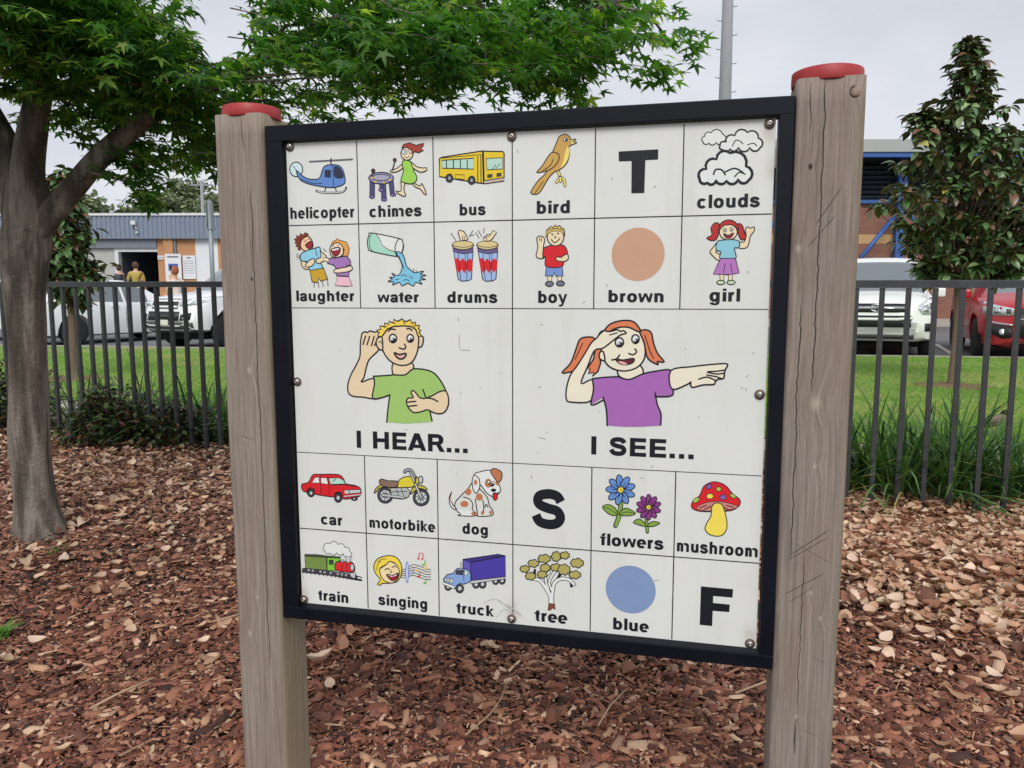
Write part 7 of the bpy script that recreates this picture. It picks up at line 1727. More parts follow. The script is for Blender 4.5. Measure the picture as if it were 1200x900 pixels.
def magnolia(loc, prof, label, n_whorl, seed, bare, extra=(), cz=2.0, n_ind=300, lsize=.135):
    r_ = np.random.default_rng(seed); lx, ly = loc
    T = empty('magnolia_tree', (lx, ly, 0)); tag(T, label, 'tree')
    zs_ = [p[0] for p in prof]; hw_ = [p[1] for p in prof]; cx_ = [p[2] for p in prof]
    P, A, S, C, tips = [], [], [], [], []
    gpal = np.array([lin(c_) for c_ in ((86, 118, 68), (106, 140, 84), (64, 92, 56), (140, 164, 112), (114, 86, 60), (166, 160, 84))])
    cnt = 0
    while cnt < n_whorl:
        z = r_.uniform(zs_[0], zs_[-1]); w = np.interp(z, zs_, hw_); az = r_.uniform(0, 2 * PI); rr = w * math.sqrt(r_.uniform(.08, 1)) * (.80 + .36 * math.sin(5 * az + 7 * z) * math.sin(4.3 * z + seed))
        if r_.random() > w / max(hw_) + .08: continue
        if math.sin(9 * z + 3 * az + seed) * math.sin(4 * az - 6 * z) > .12: continue
        c_ = np.array([lx + np.interp(z, zs_, cx_) + rr * math.cos(az), ly + rr * math.sin(az) * .9, z]); tips.append((c_, rr, az)); cnt += 1
        for k in range(r_.integers(6, 11)):
            ya = az + (k * 2.4) + r_.normal(0, .3); el = r_.uniform(-.85, .55)
            P.append(c_ + np.array([math.cos(ya), math.sin(ya), 0]) * .012 + r_.normal(0, .02, 3)); A.append((ya - PI / 2, el - .25, r_.normal(0, .35))); S.append(np.clip(r_.normal(lsize, .02), .08, .18))
            br_ = .14 + .30 * max(0, (z - 2.7)); pc = np.array([.32, .28, .2, .10, .08 + br_ * .25, .02]); pc /= pc.sum(); C.append(gpal[r_.choice(6, p=pc)] * r_.uniform(.75, 1.15))
    for (ex_, ey_, ez_, er_) in extra:
        for q in range(int(26)):
            c_ = np.array([lx + ex_, ly + ey_, ez_]) + r_.normal(0, er_ * .5, 3); tips.append((c_, .3, 0))
            for k in range(7):
                ya = k * 2.4; P.append(c_ + r_.normal(0, .02, 3)); A.append((ya, r_.uniform(-.8, .4), r_.normal(0, .35))); S.append(np.clip(r_.normal(lsize, .02), .07, .15)); C.append(gpal[r_.choice(5)] * r_.uniform(.75, 1.1))
    P, A, S, C = map(np.array, (P, A, S, C)); Rm = leaf_rot(A)
    leaf_parts(T, P, Rm, S, C, magm, EV, EF, n_ind)
    base = Vector((lx, ly, 0)); top = Vector((lx + cx_[-1], ly, zs_[-1]))
    path = [(0, 0, -.02, .075), (.0, 0, .12, .050), (.0, 0, .3, .042), (.012, 0, .8, .038), (-.01, .0, 1.3, .036), (cx_[len(cx_) // 2] * .5, 0, (zs_[0] + zs_[-1]) / 2, .026), (cx_[-1] * .9, 0, zs_[-1] - .25, .010)]
    mb = limb_mesh([path], 'trunk', 12, .05, .002)
    for (c_, rr, az) in tips[::3]:
        z0_ = max(bare, c_[2] - .25 - rr * .6); k_ = Vector((float(np.interp(z0_, zs_, cx_)) * .5, 0, z0_)); e_ = Vector(c_) - base; md = (k_ + e_) / 2 + Vector((0, 0, -.04)); mb.tube([k_, md, e_], [.009, .006, .003], 5)
    mb.build('trunk', mbark, T)
    return T
MAGR = magnolia((5.02, 8.7), [(1.30, .34, -.10), (1.50, .66, -.05), (1.85, .92, .04), (2.15, .94, .04), (2.45, .92, .05), (2.75, .66, -.02), (3.0, .52, -.08), (3.2, .30, -.04), (3.45, .26, .0), (3.6, .18, -.02), (3.85, .06, -.05)],
         'dark glossy magnolia tree with a pointed top on the lawn at the right', 560, 5, 1.25, lsize=.130, extra=[(-.50, 0, 2.98, .12), (.55, -.1, 1.42, .14), (.75, -.1, 1.62, .13), (.85, 0, 1.95, .16), (-.35, 0, 1.35, .12), (.38, -.1, 1.30, .10)])
MAGL = magnolia((-5.50, 9.6), [(.95, .12, .1), (1.15, .30, .05), (1.45, .46, .0), (1.8, .40, -.05), (2.1, .30, -.02), (2.4, .2, .0), (2.62, .08, .05)],
         'smaller dark glossy magnolia tree on the lawn behind the maple trunk', 300, 8, .95)
# mulch rings
ring = simple('ring_mulch', (122, 96, 74), .95, var=.5, scale=30, bump=.6, bdist=.02)
for (lx, ly) in ((5.02, 8.7), (-5.5, 9.6)):
    mb = MB(); n_ = 26; pts = [(lx + math.cos(2 * PI * k / n_) * (.42 + .06 * math.sin(3 * k)), ly + math.sin(2 * PI * k / n_) * (.38 + .05 * math.cos(5 * k)), LAWN_Z + .004) for k in range(n_)]
    mb.add(pts + [(lx, ly, LAWN_Z + .03)], [(k, (k + 1) % n_, n_) for k in range(n_)]); tag(mb.build('mulch_ring', ring), kind='structure')

# ---- strappy plants behind the fence, every blade a part
def blade_mesh(L_, w, lean, droop, seg=6):
    v = []; f = []
    for i in range(seg + 1):
        t = i / seg; ww = w * (1 - t ** 2.2) ** .8 + .0004; y = lean * t + droop * t ** 2.4; z = t * (1 - .5 * droop * t ** 2)
        v += [(-ww, y, z), (0, y + .002, z - ww * .3), (ww, y, z)]
    for i in range(seg):
        a_ = i * 3; f += [(a_, a_ + 1, a_ + 4, a_ + 3), (a_ + 1, a_ + 2, a_ + 5, a_ + 4)]
    return pymesh('blade', [(p[0] * 1, p[1] * L_, p[2] * L_) for p in v], f, True)
def two_tone(name, rgb, rgb2, rough=.42, tr=.25):
    m, x = newmat(name); r_ = x.objrand(); n = x.noise(x.coord(), 9, 3)
    c = x.mix(r_, lin(rgb), lin(rgb2)); f = x.m('MULTIPLY_ADD', n, .5, .75)
    col = x.mix(1.0, c, x.comb(f, f, f), 'MULTIPLY'); x.set(color=col, rough=rough, spec=.45); x.translucent(x.mix(1.0, col, (1.3, 1.5, .6), 'MULTIPLY'), tr); return m
bgreen = two_tone('strap_green', (66, 104, 54), (108, 144, 78)); byel = two_tone('strap_straw', (168, 160, 88), (196, 182, 128), .55); bdk = two_tone('strap_dark', (38, 66, 38), (58, 90, 50))
blades = []
for mat_, params in ((bgreen, ((.5, .006, .18, .2), (.5, .0055, .35, .35), (.5, .006, .5, .6), (.5, .005, .08, .1))), (bdk, ((.5, .006, .2, .3), (.5, .0055, .3, .6))), (byel, ((.5, .004, .45, .7), (.5, .0035, .3, .8)))):
    for pr__ in params:
        me = blade_mesh(*pr__); me.materials.append(mat_); blades.append(me)
def clump(cx, cy, n, h, label, straw=.12):
    T = empty('strappy_plant', (cx, cy, -.05), rnd.random() * 6.28); tag(T, label, 'plant', 'strappy plants along the fence')
    for i in range(n):
        u = rnd.random(); k = rnd.randrange(0, 4) if u < .62 else (rnd.randrange(4, 6) if u < 1 - straw else rnd.randrange(6, 8))
        o = bpy.data.objects.new('blade', blades[k]); COL.objects.link(o); o.parent = T
        a_ = rnd.random() * 2 * PI; r0 = rnd.random() * .09
        o.location = (math.cos(a_) * r0, math.sin(a_) * r0, 0); s_ = h / .5 * rnd.uniform(.55, 1.15)
        o.rotation_euler = (rnd.gauss(.0, .26) - .22, rnd.gauss(0, .16), a_ - PI / 2 + rnd.gauss(0, .5)); s_ *= .62 if k > 5 else 1; o.scale = (rnd.uniform(.8, 1.2) * 1.5, s_, s_)
ORD = 'first second third fourth fifth sixth seventh eighth ninth tenth eleventh twelfth thirteenth'.split()
def place_clump(xx, d_, h_, n_, side, straw):
    """named after the picket it stands behind, counted away from the board"""
    s_ = xx / fdir.x; k = round((s_ - s_ref) / PITCH_F)
    idx = k + 1 if side == 'right' else -k - 34
    b_ = line_pt((FA, FB), xx, d_); row = 'close' if d_ < .36 else 'further back' if d_ > .55 else 'midway back'
    look = ('tall' if h_ > .6 else 'medium' if h_ > .45 else 'short') + (' arching' if d_ > .38 else ' upright')
    where = f'behind the {ORD[idx]} picket {side} of the board' if 0 <= idx < 13 else 'behind the fence at the left edge' if xx < -4 else 'behind the pickets hidden by the maple trunk'
    clump(b_.x, b_.y, n_, h_, f'{look} green strappy plant {row} {where}', straw)
for xx, d_, h_ in ((1.84, .28, .60), (1.96, .42, .66), (2.10, .24, .66), (2.24, .44, .64), (2.36, .26, .62), (2.48, .46, .60), (2.62, .28, .54), (2.74, .42, .50), (2.88, .28, .44), (3.0, .42, .46), (3.14, .3, .44), (3.3, .4, .5), (2.02, .62, .60), (2.42, .64, .58), (2.76, .66, .46)):
    place_clump(xx, d_, h_, 85, 'right', .12)
for xx, d_, h_ in ((-3.1, .45, .64), (-2.96, .25, .58), (-3.36, .4, .68), (-2.72, .5, .62), (-2.74, .25, .50), (-2.5, .4, .52), (-2.32, .3, .44), (-2.12, .45, .46), (-1.92, .3, .42), (-3.6, .3, .62), (-4.25, .35, .62), (-2.62, .7, .55), (-2.3, .7, .44)):
    place_clump(xx, d_, h_, 66, 'left', .06)

# ---- low dark shrub behind the fence
shm = attr_mat('shrub_leaf', .35, .1, 0, .5, vscale=50)
def shrub(cx, cy, rx_, ry_, rz_, n_, label, cols, seed):
    r_ = np.random.default_rng(seed); T = empty('low_shrub', (cx, cy, 0)); tag(T, label, 'shrub')
    d = r_.normal(0, 1, (n_, 3)); d /= np.linalg.norm(d, axis=1)[:, None]; d *= r_.uniform(.35, 1, (n_, 1)) ** .5; d *= 1 + .18 * np.sin(7 * d[:, :1] + 5 * d[:, 2:])
    P = d * (rx_, ry_, rz_); P[:, 2] = np.abs(P[:, 2]) + .02
    A = np.stack([r_.uniform(0, 2 * PI, n_), r_.normal(.2, .5, n_), r_.normal(0, .4, n_)], 1)
    cc_ = np.array([lin(c_) for c_ in cols])[r_.integers(0, len(cols), n_)] * r_.uniform(.7, 1.2, (n_, 1))
    me = bulk_mesh('foliage', EV, EF, P, leaf_rot(A), np.clip(r_.normal(.048, .01, n_), .025, .07), cc_, True)
    o = link_obj('foliage', me, T, shm); o['kind'] = 'stuff'
    mb = MB()
    for k in range(14):
        a_ = r_.uniform(0, 6.28); mb.tube([(0, 0, 0), (math.cos(a_) * rx_ * .3, math.sin(a_) * ry_ * .3, rz_ * .5), (math.cos(a_) * rx_ * .7, math.sin(a_) * ry_ * .7, rz_ * r_.uniform(.6, .95))], [.006, .004, .002], 5)
    mb.build('stems', mbark, T)
for (xx, d_, rx_, rz_, n_, lb) in ((-2.98, -.02, .36, .40, 2100, 'dark low shrub growing through the fence just right of the maple trunk'), (-2.52, .10, .28, .30, 1100, 'small dark shrub growing through the pickets, with pale green tips'), (-4.15, .10, .5, .55, 2200, 'leafy green shrub behind the fence at the left edge of the picture')):
    b_ = line_pt((FA, FB), xx, d_); shrub(b_.x, b_.y, rx_, .30, rz_, n_, lb, ((46, 62, 38), (64, 84, 44), (36, 48, 34), (82, 104, 52), (98, 66, 48)), int(abs(xx) * 100))

# ---- mown grass
ng = 120000
yy = 5.2 + (13.9 - 5.2) * rng.random(ng) ** 1.15; xx_ = (rng.random(ng) * 2 - 1) * (.78 * yy + .6)
ok = (fence_dist(xx_, yy) > 1.44) & (yy < KL[0] + KL[1] * xx_ - .02); xx_, yy = xx_[ok], yy[ok]; ng = len(xx_)
tuft = np.array([(-.10, 0, 0), (.10, 0, 0), (.15, .25, 1.0), (-.35, .1, 0), (-.2, .05, 0), (-.55, .3, .8), (.25, .1, 0), (.4, .05, 0), (.62, -.2, .75)]); tuft_f = [(0, 1, 2), (3, 4, 5), (6, 7, 8)]
gc = np.array([lin(c_) for c_ in ((132, 180, 66), (152, 196, 84), (112, 160, 56), (184, 198, 106), (208, 202, 136))])
yel = (np.sin(xx_ * 1.1 + .6) * np.sin(yy * 1.3 + xx_ * .4) > .25) * .35 + ((yy > 8.4) & (yy < 10.2)) * .25
gi = np.where(rng.random(ng) < yel, rng.choice([3, 4], ng), rng.choice([0, 1, 2], ng, p=[.4, .3, .3]))
gmat = attr_mat('grass_blade', .6, .3, 0, .3, (1.1, 1.2, .7), vscale=2, var=.2)
me = bulk_mesh('grass', tuft, tuft_f, np.column_stack([xx_, yy, np.full(ng, LAWN_Z - .004)]), rotmats(rng.random(ng) * 6.28, rng.normal(0, .2, ng), np.zeros(ng)), np.column_stack([np.full(ng, .03)] * 2 + [rng.uniform(.02, .045, ng)]), gc[gi] * rng.uniform(.75, 1.1, (ng, 1)))
tag(link_obj('grass', me, None, gmat), 'short bright green grass blades of the mown lawn with straw patches', 'grass', kind='stuff')
# ================================================================== parked cars
glassm, x = newmat('car_glass'); x.set(color=(.13, .155, .17), rough=.05, spec=.8, coat=.8)  # grey blue base colour carries the tone of reflected sky
def paint(name, rgb, metal=0.0):
    m, x = newmat(name); n = x.noise(x.coord(), 2.5, 4); c = lin(rgb)
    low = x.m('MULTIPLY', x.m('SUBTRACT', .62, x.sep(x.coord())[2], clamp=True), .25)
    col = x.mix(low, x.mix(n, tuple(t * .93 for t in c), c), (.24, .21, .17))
    x.set(color=col, rough=.32, metal=metal, coat=.4); return m
white_p = paint('white_paint', (240, 241, 243)); pearl_p = paint('pearl_white_paint', (236, 239, 232)); red_p = paint('red_paint', (178, 22, 34))
rubber = simple('tyre_rubber', (38, 38, 40), .85, var=.2, scale=30); blackp = simple('black_plastic', (30, 31, 34), .5, var=.2, scale=30)
chrome = simple('chrome', (205, 208, 212), .15, 1.0, var=.05); alloy = simple('alloy_rim', (178, 182, 188), .3, .8, var=.1)
lens = simple('lamp_lens', (200, 208, 214), .08, .35, var=.25, scale=25, coat=1); platem = simple('plate_white', (226, 226, 214), .5, var=.05)
greyp = simple('grey_cladding', (74, 80, 78), .6, var=.15, scale=20); dark_in = simple('wheel_well_dark', (14, 14, 15), .95)
orangel = simple('indicator_orange', (214, 110, 40), .3)
def wheel(parent, cx, cy, r, w, side):
    mb = MB(); mb.lathe([(r * .66, -w / 2), (r * .93, -w / 2), (r, -w / 2 + .03), (r, w / 2 - .03), (r * .93, w / 2), (r * .66, w / 2)], 28, axis='Y')
    W_ = empty('wheel', (cx, cy, r)); W_.parent = parent
    mb.build('tyre', rubber, W_)
    mb = MB(); s_ = side
    mb.lathe([(r * .66, -w / 2 + .02), (r * .66, w / 2 - .012), (r * .62, w / 2 - .012), (r * .60, w * .1), (r * .1, w * .1)] if s_ < 0 else [(r * .1, -w * .1), (r * .60, -w * .1), (r * .62, -w / 2 + .012), (r * .66, -w / 2 + .012), (r * .66, w / 2 - .02)], 24, axis='Y')
    # spokes on the outer face (outer side = +y for side > 0); the lathe runs along -y
    yo = s_ * (w / 2 - .02)
    for k in range(5):
        for dd in (-.13, .13):
            a = 2 * PI * k / 5 + dd; a2 = 2 * PI * k / 5 + dd * 1.6
            mb.tube([(math.cos(a) * r * .12, yo, math.sin(a) * r * .12), (math.cos(a2) * r * .62, yo, math.sin(a2) * r * .62)], [.018, .02], 6)
    mb.tube([(0, yo - s_ * .03, 0), (0, yo + s_ * .01, 0)], r * .15, 12)
    mb.build('rim', alloy, W_)
def car(name, label, paint_m, P, pos, heading):
    """x forwards, y left; P holds the key shapes of this car"""
    Lc, Wc = P['L'], P['W']; hl, hw_ = Lc / 2, Wc / 2
    C_ = empty(name, (pos[0], pos[1], -.04), math.atan2(heading[1], heading[0])); tag(C_, label, 'car', 'parked cars'); C_.scale = (P.get('k', 1),) * 3
    xf, xr = P['xf'], P['xr']; R_w = P['rw']
    xs_ = sorted(set([round(t, 3) for t in np.linspace(-hl, hl, 66)] + [hl - .02, hl - .06, hl - .11, -hl + .02, -hl + .06] + P['ws'] + P['rs'] + [q for wv in P['win'] for q in wv]))
    ip = lambda key, x_: float(np.interp(x_, [q[0] for q in P[key]], [q[1] for q in P[key]]))
    V = []; ns = 13
    for x_ in xs_:
        zt, bz, wb, wt_, zu = ip('top', x_), ip('belt', x_), hw_ * ip('wid', x_), hw_ * ip('twid', x_), ip('bot', x_)
        bz = min(bz, zt - .02); arch = 0
        for xc in (xf, xr):
            q = (R_w + .07) ** 2 - (x_ - xc) ** 2
            if q > 0: arch = max(arch, R_w + math.sqrt(q))
        A = lambda z: max(z, arch)
        m1 = (zu + bz) * .5
        pts = [(0, zu), (.74 * wb, zu), (.74 * wb, A(zu)), (.975 * wb, A(zu + .04)), (wb * (1.0 if not arch else 1.012), A(zu + .18)), (wb, A(m1 + .06)), (.985 * wb, max(A(0), bz - .07)), (.955 * wb, max(bz, arch)),
               (wt_ + (.955 * wb - wt_) * .12, bz + .86 * max(zt - .04 - bz, .004)), (wt_, max(zt - .035, bz + .006)), (wt_ * .88, zt - .008), (wt_ * .5, zt + .006), (0, zt + .012)]
        V += [(x_, y, z) for y, z in pts] + [(x_, -y, z) for y, z in pts]
    n2 = 2 * ns; body_f = []; groups = {'glass': []}
    def cls(x0, x1, k):
        xm = (x0 + x1) / 2
        if k == 7 and any(a <= xm <= b for a, b in P['win']): return 'side_window%d' % [a <= xm <= b for a, b in P['win']].index(True)
        if P['ws'][0] <= xm <= P['ws'][1] and k >= 9: return 'windscreen'
        if P['rs'][0] <= xm <= P['rs'][1] and k >= 9: return 'rear_window'
        return None
    G = {}
    for i in range(len(xs_) - 1):
        for side in (0, 1):
            for k in range(ns - 1):
                a = i * n2 + side * ns + k; b = a + 1; c = a + n2 + 1; d = a + n2
                f = (a, b, c, d) if side == 1 else (a, d, c, b)
                g = cls(xs_[i], xs_[i + 1], k)
                if g is None: body_f.append(f)
                else: G.setdefault(g + ('' if 'side' not in g else 'LR'[side]), []).append(f)
    for e in (0, len(xs_) - 1):
        b = e * n2
        for k in range(ns - 1):
            f = (b + k, b + k + 1, b + ns + k + 1, b + ns + k); body_f.append(f if e else f[::-1])
    me = pymesh('body', V, body_f, True)
    bm = bmesh.new(); bm.from_mesh(me); bmesh.ops.remove_doubles(bm, verts=bm.verts[:], dist=.0005)
    for v_ in [v_ for v_ in bm.verts if not v_.link_faces]: bm.verts.remove(v_)
    bmesh.ops.recalc_face_normals(bm, faces=bm.faces[:]); bm.to_mesh(me)
    for e in bm.edges: pass
    bm.free(); me.shade_smooth()
    try: me.set_sharp_from_angle(angle=math.radians(38))
    except Exception: pass
    body = link_obj('body', me, C_, paint_m)
    for g, fs in G.items():
        used_ = sorted({i for f in fs for i in f}); mp_ = {o: n for n, o in enumerate(used_)}
        link_obj(g.rstrip('LR').rstrip('0123456789') if 'side' in g else g, pymesh(g, [V[i] for i in used_], [tuple(mp_[i] for i in f) for f in fs], True), C_, glassm)
    tree = BVHTree.FromPolygons([Vector(p) for p in V], body_f + [f for fs in G.values() for f in fs])
    # inner dark hull so that arches and the underside are not see-through
    MB().box(-hl + .35, hl - .35, -hw_ * .72, hw_ * .72, .2, .75).build('underbody', dark_in, C_)
    for wx in (xf, xr):
        for s_ in (1, -1): wheel(C_, wx, s_ * (hw_ - .115), R_w, .21, s_)
    def front(nm, cols, mat, off=.012, axis='x', sgn=1, parent=None, rows=2, thick=.02):
        """cols: (y, z0, z1) columns projected on the nose; axis 'y': (x, z0, z1) on a flank"""
        v = []; f = []; m_ = 0; dense = []
        for i in range(len(cols) - 1):
            for k in range(3):
                t = k / 3; dense.append(tuple(cols[i][q] * (1 - t) + cols[i + 1][q] * t for q in range(3)))
        dense.append(cols[-1])
        for (u, z0, z1) in dense:
            for r_ in range(rows + 1):
                z = z0 + (z1 - z0) * r_ / rows
                if axis == 'x': hit = tree.ray_cast(Vector((hl * 2, u, z)), Vector((-1, 0, 0)))[0]; p_ = (hit.x + off, u, z) if hit else (hl * .9, u, z)
                else: hit = tree.ray_cast(Vector((u, sgn * 3, z)), Vector((0, -sgn, 0)))[0]; p_ = (u, hit.y + sgn * off, z) if hit else (u, sgn * hw_ * .9, z)
                v.append(p_)
        n_ = rows + 1
        for i in range(len(dense) - 1):
            for r_ in range(rows): a = i * n_ + r_; f.append((a, a + 1, a + n_ + 1, a + n_))
        o = link_obj(nm, pymesh(nm, v, f, True), parent or C_, mat)
        md = o.modifiers.new('t', 'SOLIDIFY'); md.thickness = thick; md.offset = 0
        return o
    P['front'](C_, front, tree, hl, hw_)
    # flank details
    for s_ in (1, -1):
        for hx, hz in P.get('handles', ()): front('door_handle', [(hx - .09, hz - .012, hz + .014), (hx + .09, hz - .012, hz + .014)], P.get('handle_mat', paint_m), .03, 'y', s_)
        for dx in P.get('door_gaps', ()): front('door_gap', [(dx - .005, .34, P['gap_top']), (dx + .005, .34, P['gap_top'])], blackp, .001, 'y', s_, rows=6, thick=.003)
        mx_, mz = P['mirror']; mb = MB(); mb.box(mx_ - .06, mx_ + .09, s_ * (hw_ - .02) - (.0 if s_ > 0 else .2), s_ * (hw_ - .02) + (.2 if s_ > 0 else 0), mz - .07, mz + .08, .03); mb.build('mirror', P.get('mirror_mat', paint_m), C_)
    return C_
def text_plate(parent, word, xf_, y0, z0, w, h, tiltx=0):
    """number plate lying across the nose at x = xf_, with raised dark characters"""
    mb = MB(); mb.box(xf_, xf_ + .012, y0 - w / 2, y0 + w / 2, z0 - h / 2, z0 + h / 2, .002); pl = mb.build('number_plate', platem, parent)
    if word:
        mb = MB(); G = glyphs(); cw = w * .80 / len(word)
        seg = {'D': [rc(60, 0, 200, 716), arc(250, 358, 300, 358, 140, 130, -90, 90)], 'J': [rc(330, 180, 470, 716), arc(250, 190, 220, 200, 140, 130, 180, 360)], 'G': [arc(330, 358, 300, 368, 140, 130, 40, 330), rc(360, 180, 620, 380)],
               'C': [arc(330, 358, 300, 368, 140, 130, 45, 315)]}
        for i, ch in enumerate(word):
            for part in seg.get(ch, []):
                yb = y0 - w * .40 + (i + .1) * cw; kx = cw * .8 / 650; kz = h * .62 / 716
                tr = lambda q: (xf_ + .0135, yb + q[0] * kx, z0 - h * .31 + q[1] * kz)
                if part[0] == 'P': mb.add([tr(q) for q in part[1]], [tuple(range(len(part[1])))])
                else:
                    for k in range(len(part[1]) - 1): mb.add([tr(part[1][k]), tr(part[1][k + 1]), tr(part[2][k + 1]), tr(part[2][k])], [(0, 1, 2, 3)])
        mb.build('plate_characters', blackp, pl)
    return pl
def suv_silver_front(C_, fr_, tree, hl, hw_):
    fr_('grille', [(-.46, .76, .88), (-.3, .75, .885), (.3, .75, .885), (.46, .76, .88)], blackp, .004)
    fr_('grille_bar', [(-.44, .802, .842), (.44, .802, .842)], chrome, .022)
    g = fr_('bumper_intake', [(-.50, .52, .70), (.50, .52, .70)], blackp, .002); fr_('intake_trim', [(-.52, .645, .685), (-.3, .625, .665), (.3, .625, .665), (.52, .645, .685)], pearl_p, .02)
    fr_('skid_plate', [(-.55, .335, .40), (.55, .335, .40)], greyp, .006)
    mb = MB(); nx = tree.ray_cast(Vector((9, 0, .82)), Vector((-1, 0, 0)))[0].x
    for k in range(24):
        pass
    mb.tube([(nx + .035, .085 * math.cos(t * PI / 12), .822 + .058 * math.sin(t * PI / 12)) for t in range(25)], .008, 6); mb.tube([(nx + .037, .036 * math.cos(t * PI / 12), .822 + .055 * math.sin(t * PI / 12)) for t in range(25)], .007, 6); mb.tube([(nx + .037, .07 * math.cos(t * PI / 12), .85 + .02 * math.sin(t * PI / 12)) for t in range(25)], .006, 6)
    mb.build('badge', chrome, C_)
    text_plate(C_, 'DJG C', nx + .03, 0, .56, .372, .107)
    for s_ in (1, -1):
        h_ = fr_('headlight', [(s_ * .60, .80, .86), (s_ * .66, .72, .91), (s_ * .78, .715, .97), (s_ * .86, .74, .99)], lens, .008)
        fr_('lamp_reflector', [(s_ * .68, .77, .86), (s_ * .74, .75, .87)], chrome, .018, parent=h_); fr_('lamp_reflector', [(s_ * .77, .80, .89), (s_ * .82, .80, .91)], greyp, .018, parent=h_)
        fr_('fog_light', [(s_ * .70, .46, .58), (s_ * .78, .46, .58)], blackp, .006)
    for s_ in (1, -1):
        mb = MB(); mb.tube([(-1.3, s_ * .60, 1.70), (-.9, s_ * .61, 1.742), (.1, s_ * .61, 1.742), (.5, s_ * .60, 1.70)], .018, 8); mb.build('roof_rail', greyp, C_)
    mb = MB()
    for s_ in (1, -1): mb.tube([(1.02, s_ * .1, 1.09), (.9, s_ * .35 + .2, 1.16)], .008, 5)
    mb.build('wiper', blackp, C_)
compact_suv = dict(k=1.08, L=4.42, W=1.82, rw=.345, xf=1.33, xr=-1.33,
    top=[(-2.21, .75), (-2.19, 1.0), (-2.1, 1.18), (-1.85, 1.60), (-1.5, 1.675), (-.4, 1.70), (.25, 1.665), (.55, 1.58), (1.25, 1.08), (1.75, 1.0), (2.02, .93), (2.12, .87), (2.19, .70), (2.21, .52)],
    belt=[(-2.21, .7), (-2.0, 1.07), (0, 1.02), (1.2, .99), (1.9, .90), (2.21, .5)],
    wid=[(-2.21, .82), (-2.1, .93), (-1.8, .98), (-1.3, 1.0), (1.4, 1.0), (1.8, .965), (2.0, .90), (2.12, .80), (2.19, .70), (2.21, .64)],
    twid=[(-2.21, .6), (-1.9, .66), (-1.4, .72), (.4, .73), (.7, .75), (1.3, .82), (1.8, .80), (2.05, .72), (2.21, .5)],
    bot=[(-2.21, .42), (-2.0, .30), (1.9, .28), (2.12, .30), (2.21, .42)], ws=[.53, 1.27], rs=[-2.12, -1.84], win=[(-1.75, -1.1), (-1.04, -.2), (-.14, .62)],
    handles=((-.5, .96), (.35, .95)), door_gaps=(-1.07, -.17, .78), gap_top=.98, mirror=(.72, 1.06), front=suv_silver_front)
car('parked_car', 'pearl white compact four wheel drive with roof rails facing the lawn beside the right post', pearl_p, compact_suv, (6.24 + 2.39 * .40, 13.20 + 2.39 * .917), (-.40, -.917))
def red_front(C_, fr_, tree, hl, hw_):
    fr_('grille', [(-.42, .40, .80), (-.34, .36, .83), (.34, .36, .83), (.42, .40, .80)], blackp, .006)
    fr_('grille_bar', [(-.40, .64, .665), (.40, .64, .665)], chrome, .02)
    nx = tree.ray_cast(Vector((9, 0, .75)), Vector((-1, 0, 0)))[0].x
    mb = MB(); 
    for a_ in (90, 210, 330):
        t = math.radians(a_); c_, s_ = math.cos(t), math.sin(t); p_ = lambda r_, q: (nx + .03, r_ * c_ - q * s_, .76 + r_ * s_ + q * c_)
        mb.add([p_(0, 0), p_(.035, .02), p_(.07, 0), p_(.035, -.02)], [(0, 1, 2, 3)])
    mb.build('badge', chrome, C_)
    text_plate(C_, '', nx + .02, 0, .47, .372, .107)
    fr_('lower_intake', [(-.5, .24, .33), (.5, .24, .33)], blackp, .006)
    for s_ in (1, -1):
        h_ = fr_('headlight', [(s_ * .44, .73, .80), (s_ * .55, .71, .83), (s_ * .74, .71, .88), (s_ * .84, .74, .93)], lens, .008)
        fr_('lamp_reflector', [(s_ * .52, .74, .80), (s_ * .58, .74, .81)], greyp, .02, parent=h_); fr_('lamp_reflector', [(s_ * .66, .74, .83), (s_ * .72, .74, .84)], chrome, .02, parent=h_); fr_('indicator', [(s_ * .47, .75, .79), (s_ * .50, .75, .79)], orangel, .02, parent=h_)
        fr_('fog_surround', [(s_ * .50, .38, .53), (s_ * .62, .36, .555), (s_ * .78, .44, .57)], blackp, .006)
        fr_('trim', [(s_ * .48, .555, .575), (s_ * .66, .575, .60), (s_ * .80, .60, .63)], chrome, .016)
        mb = MB(); h2 = tree.ray_cast(Vector((9, s_ * .62, .46)), Vector((-1, 0, 0)))[0]
        mb.lathe([(.045, 0), (.045, -.02), (.03, -.024), (0, -.024)], 16, axis='X'); 
        MB().lathe([(.048, 0), (.048, .02), (.03, .026), (0, .027)], 16, axis='X').build('fog_light', lens, C_, loc=(h2.x + .008, s_ * .62, .46))
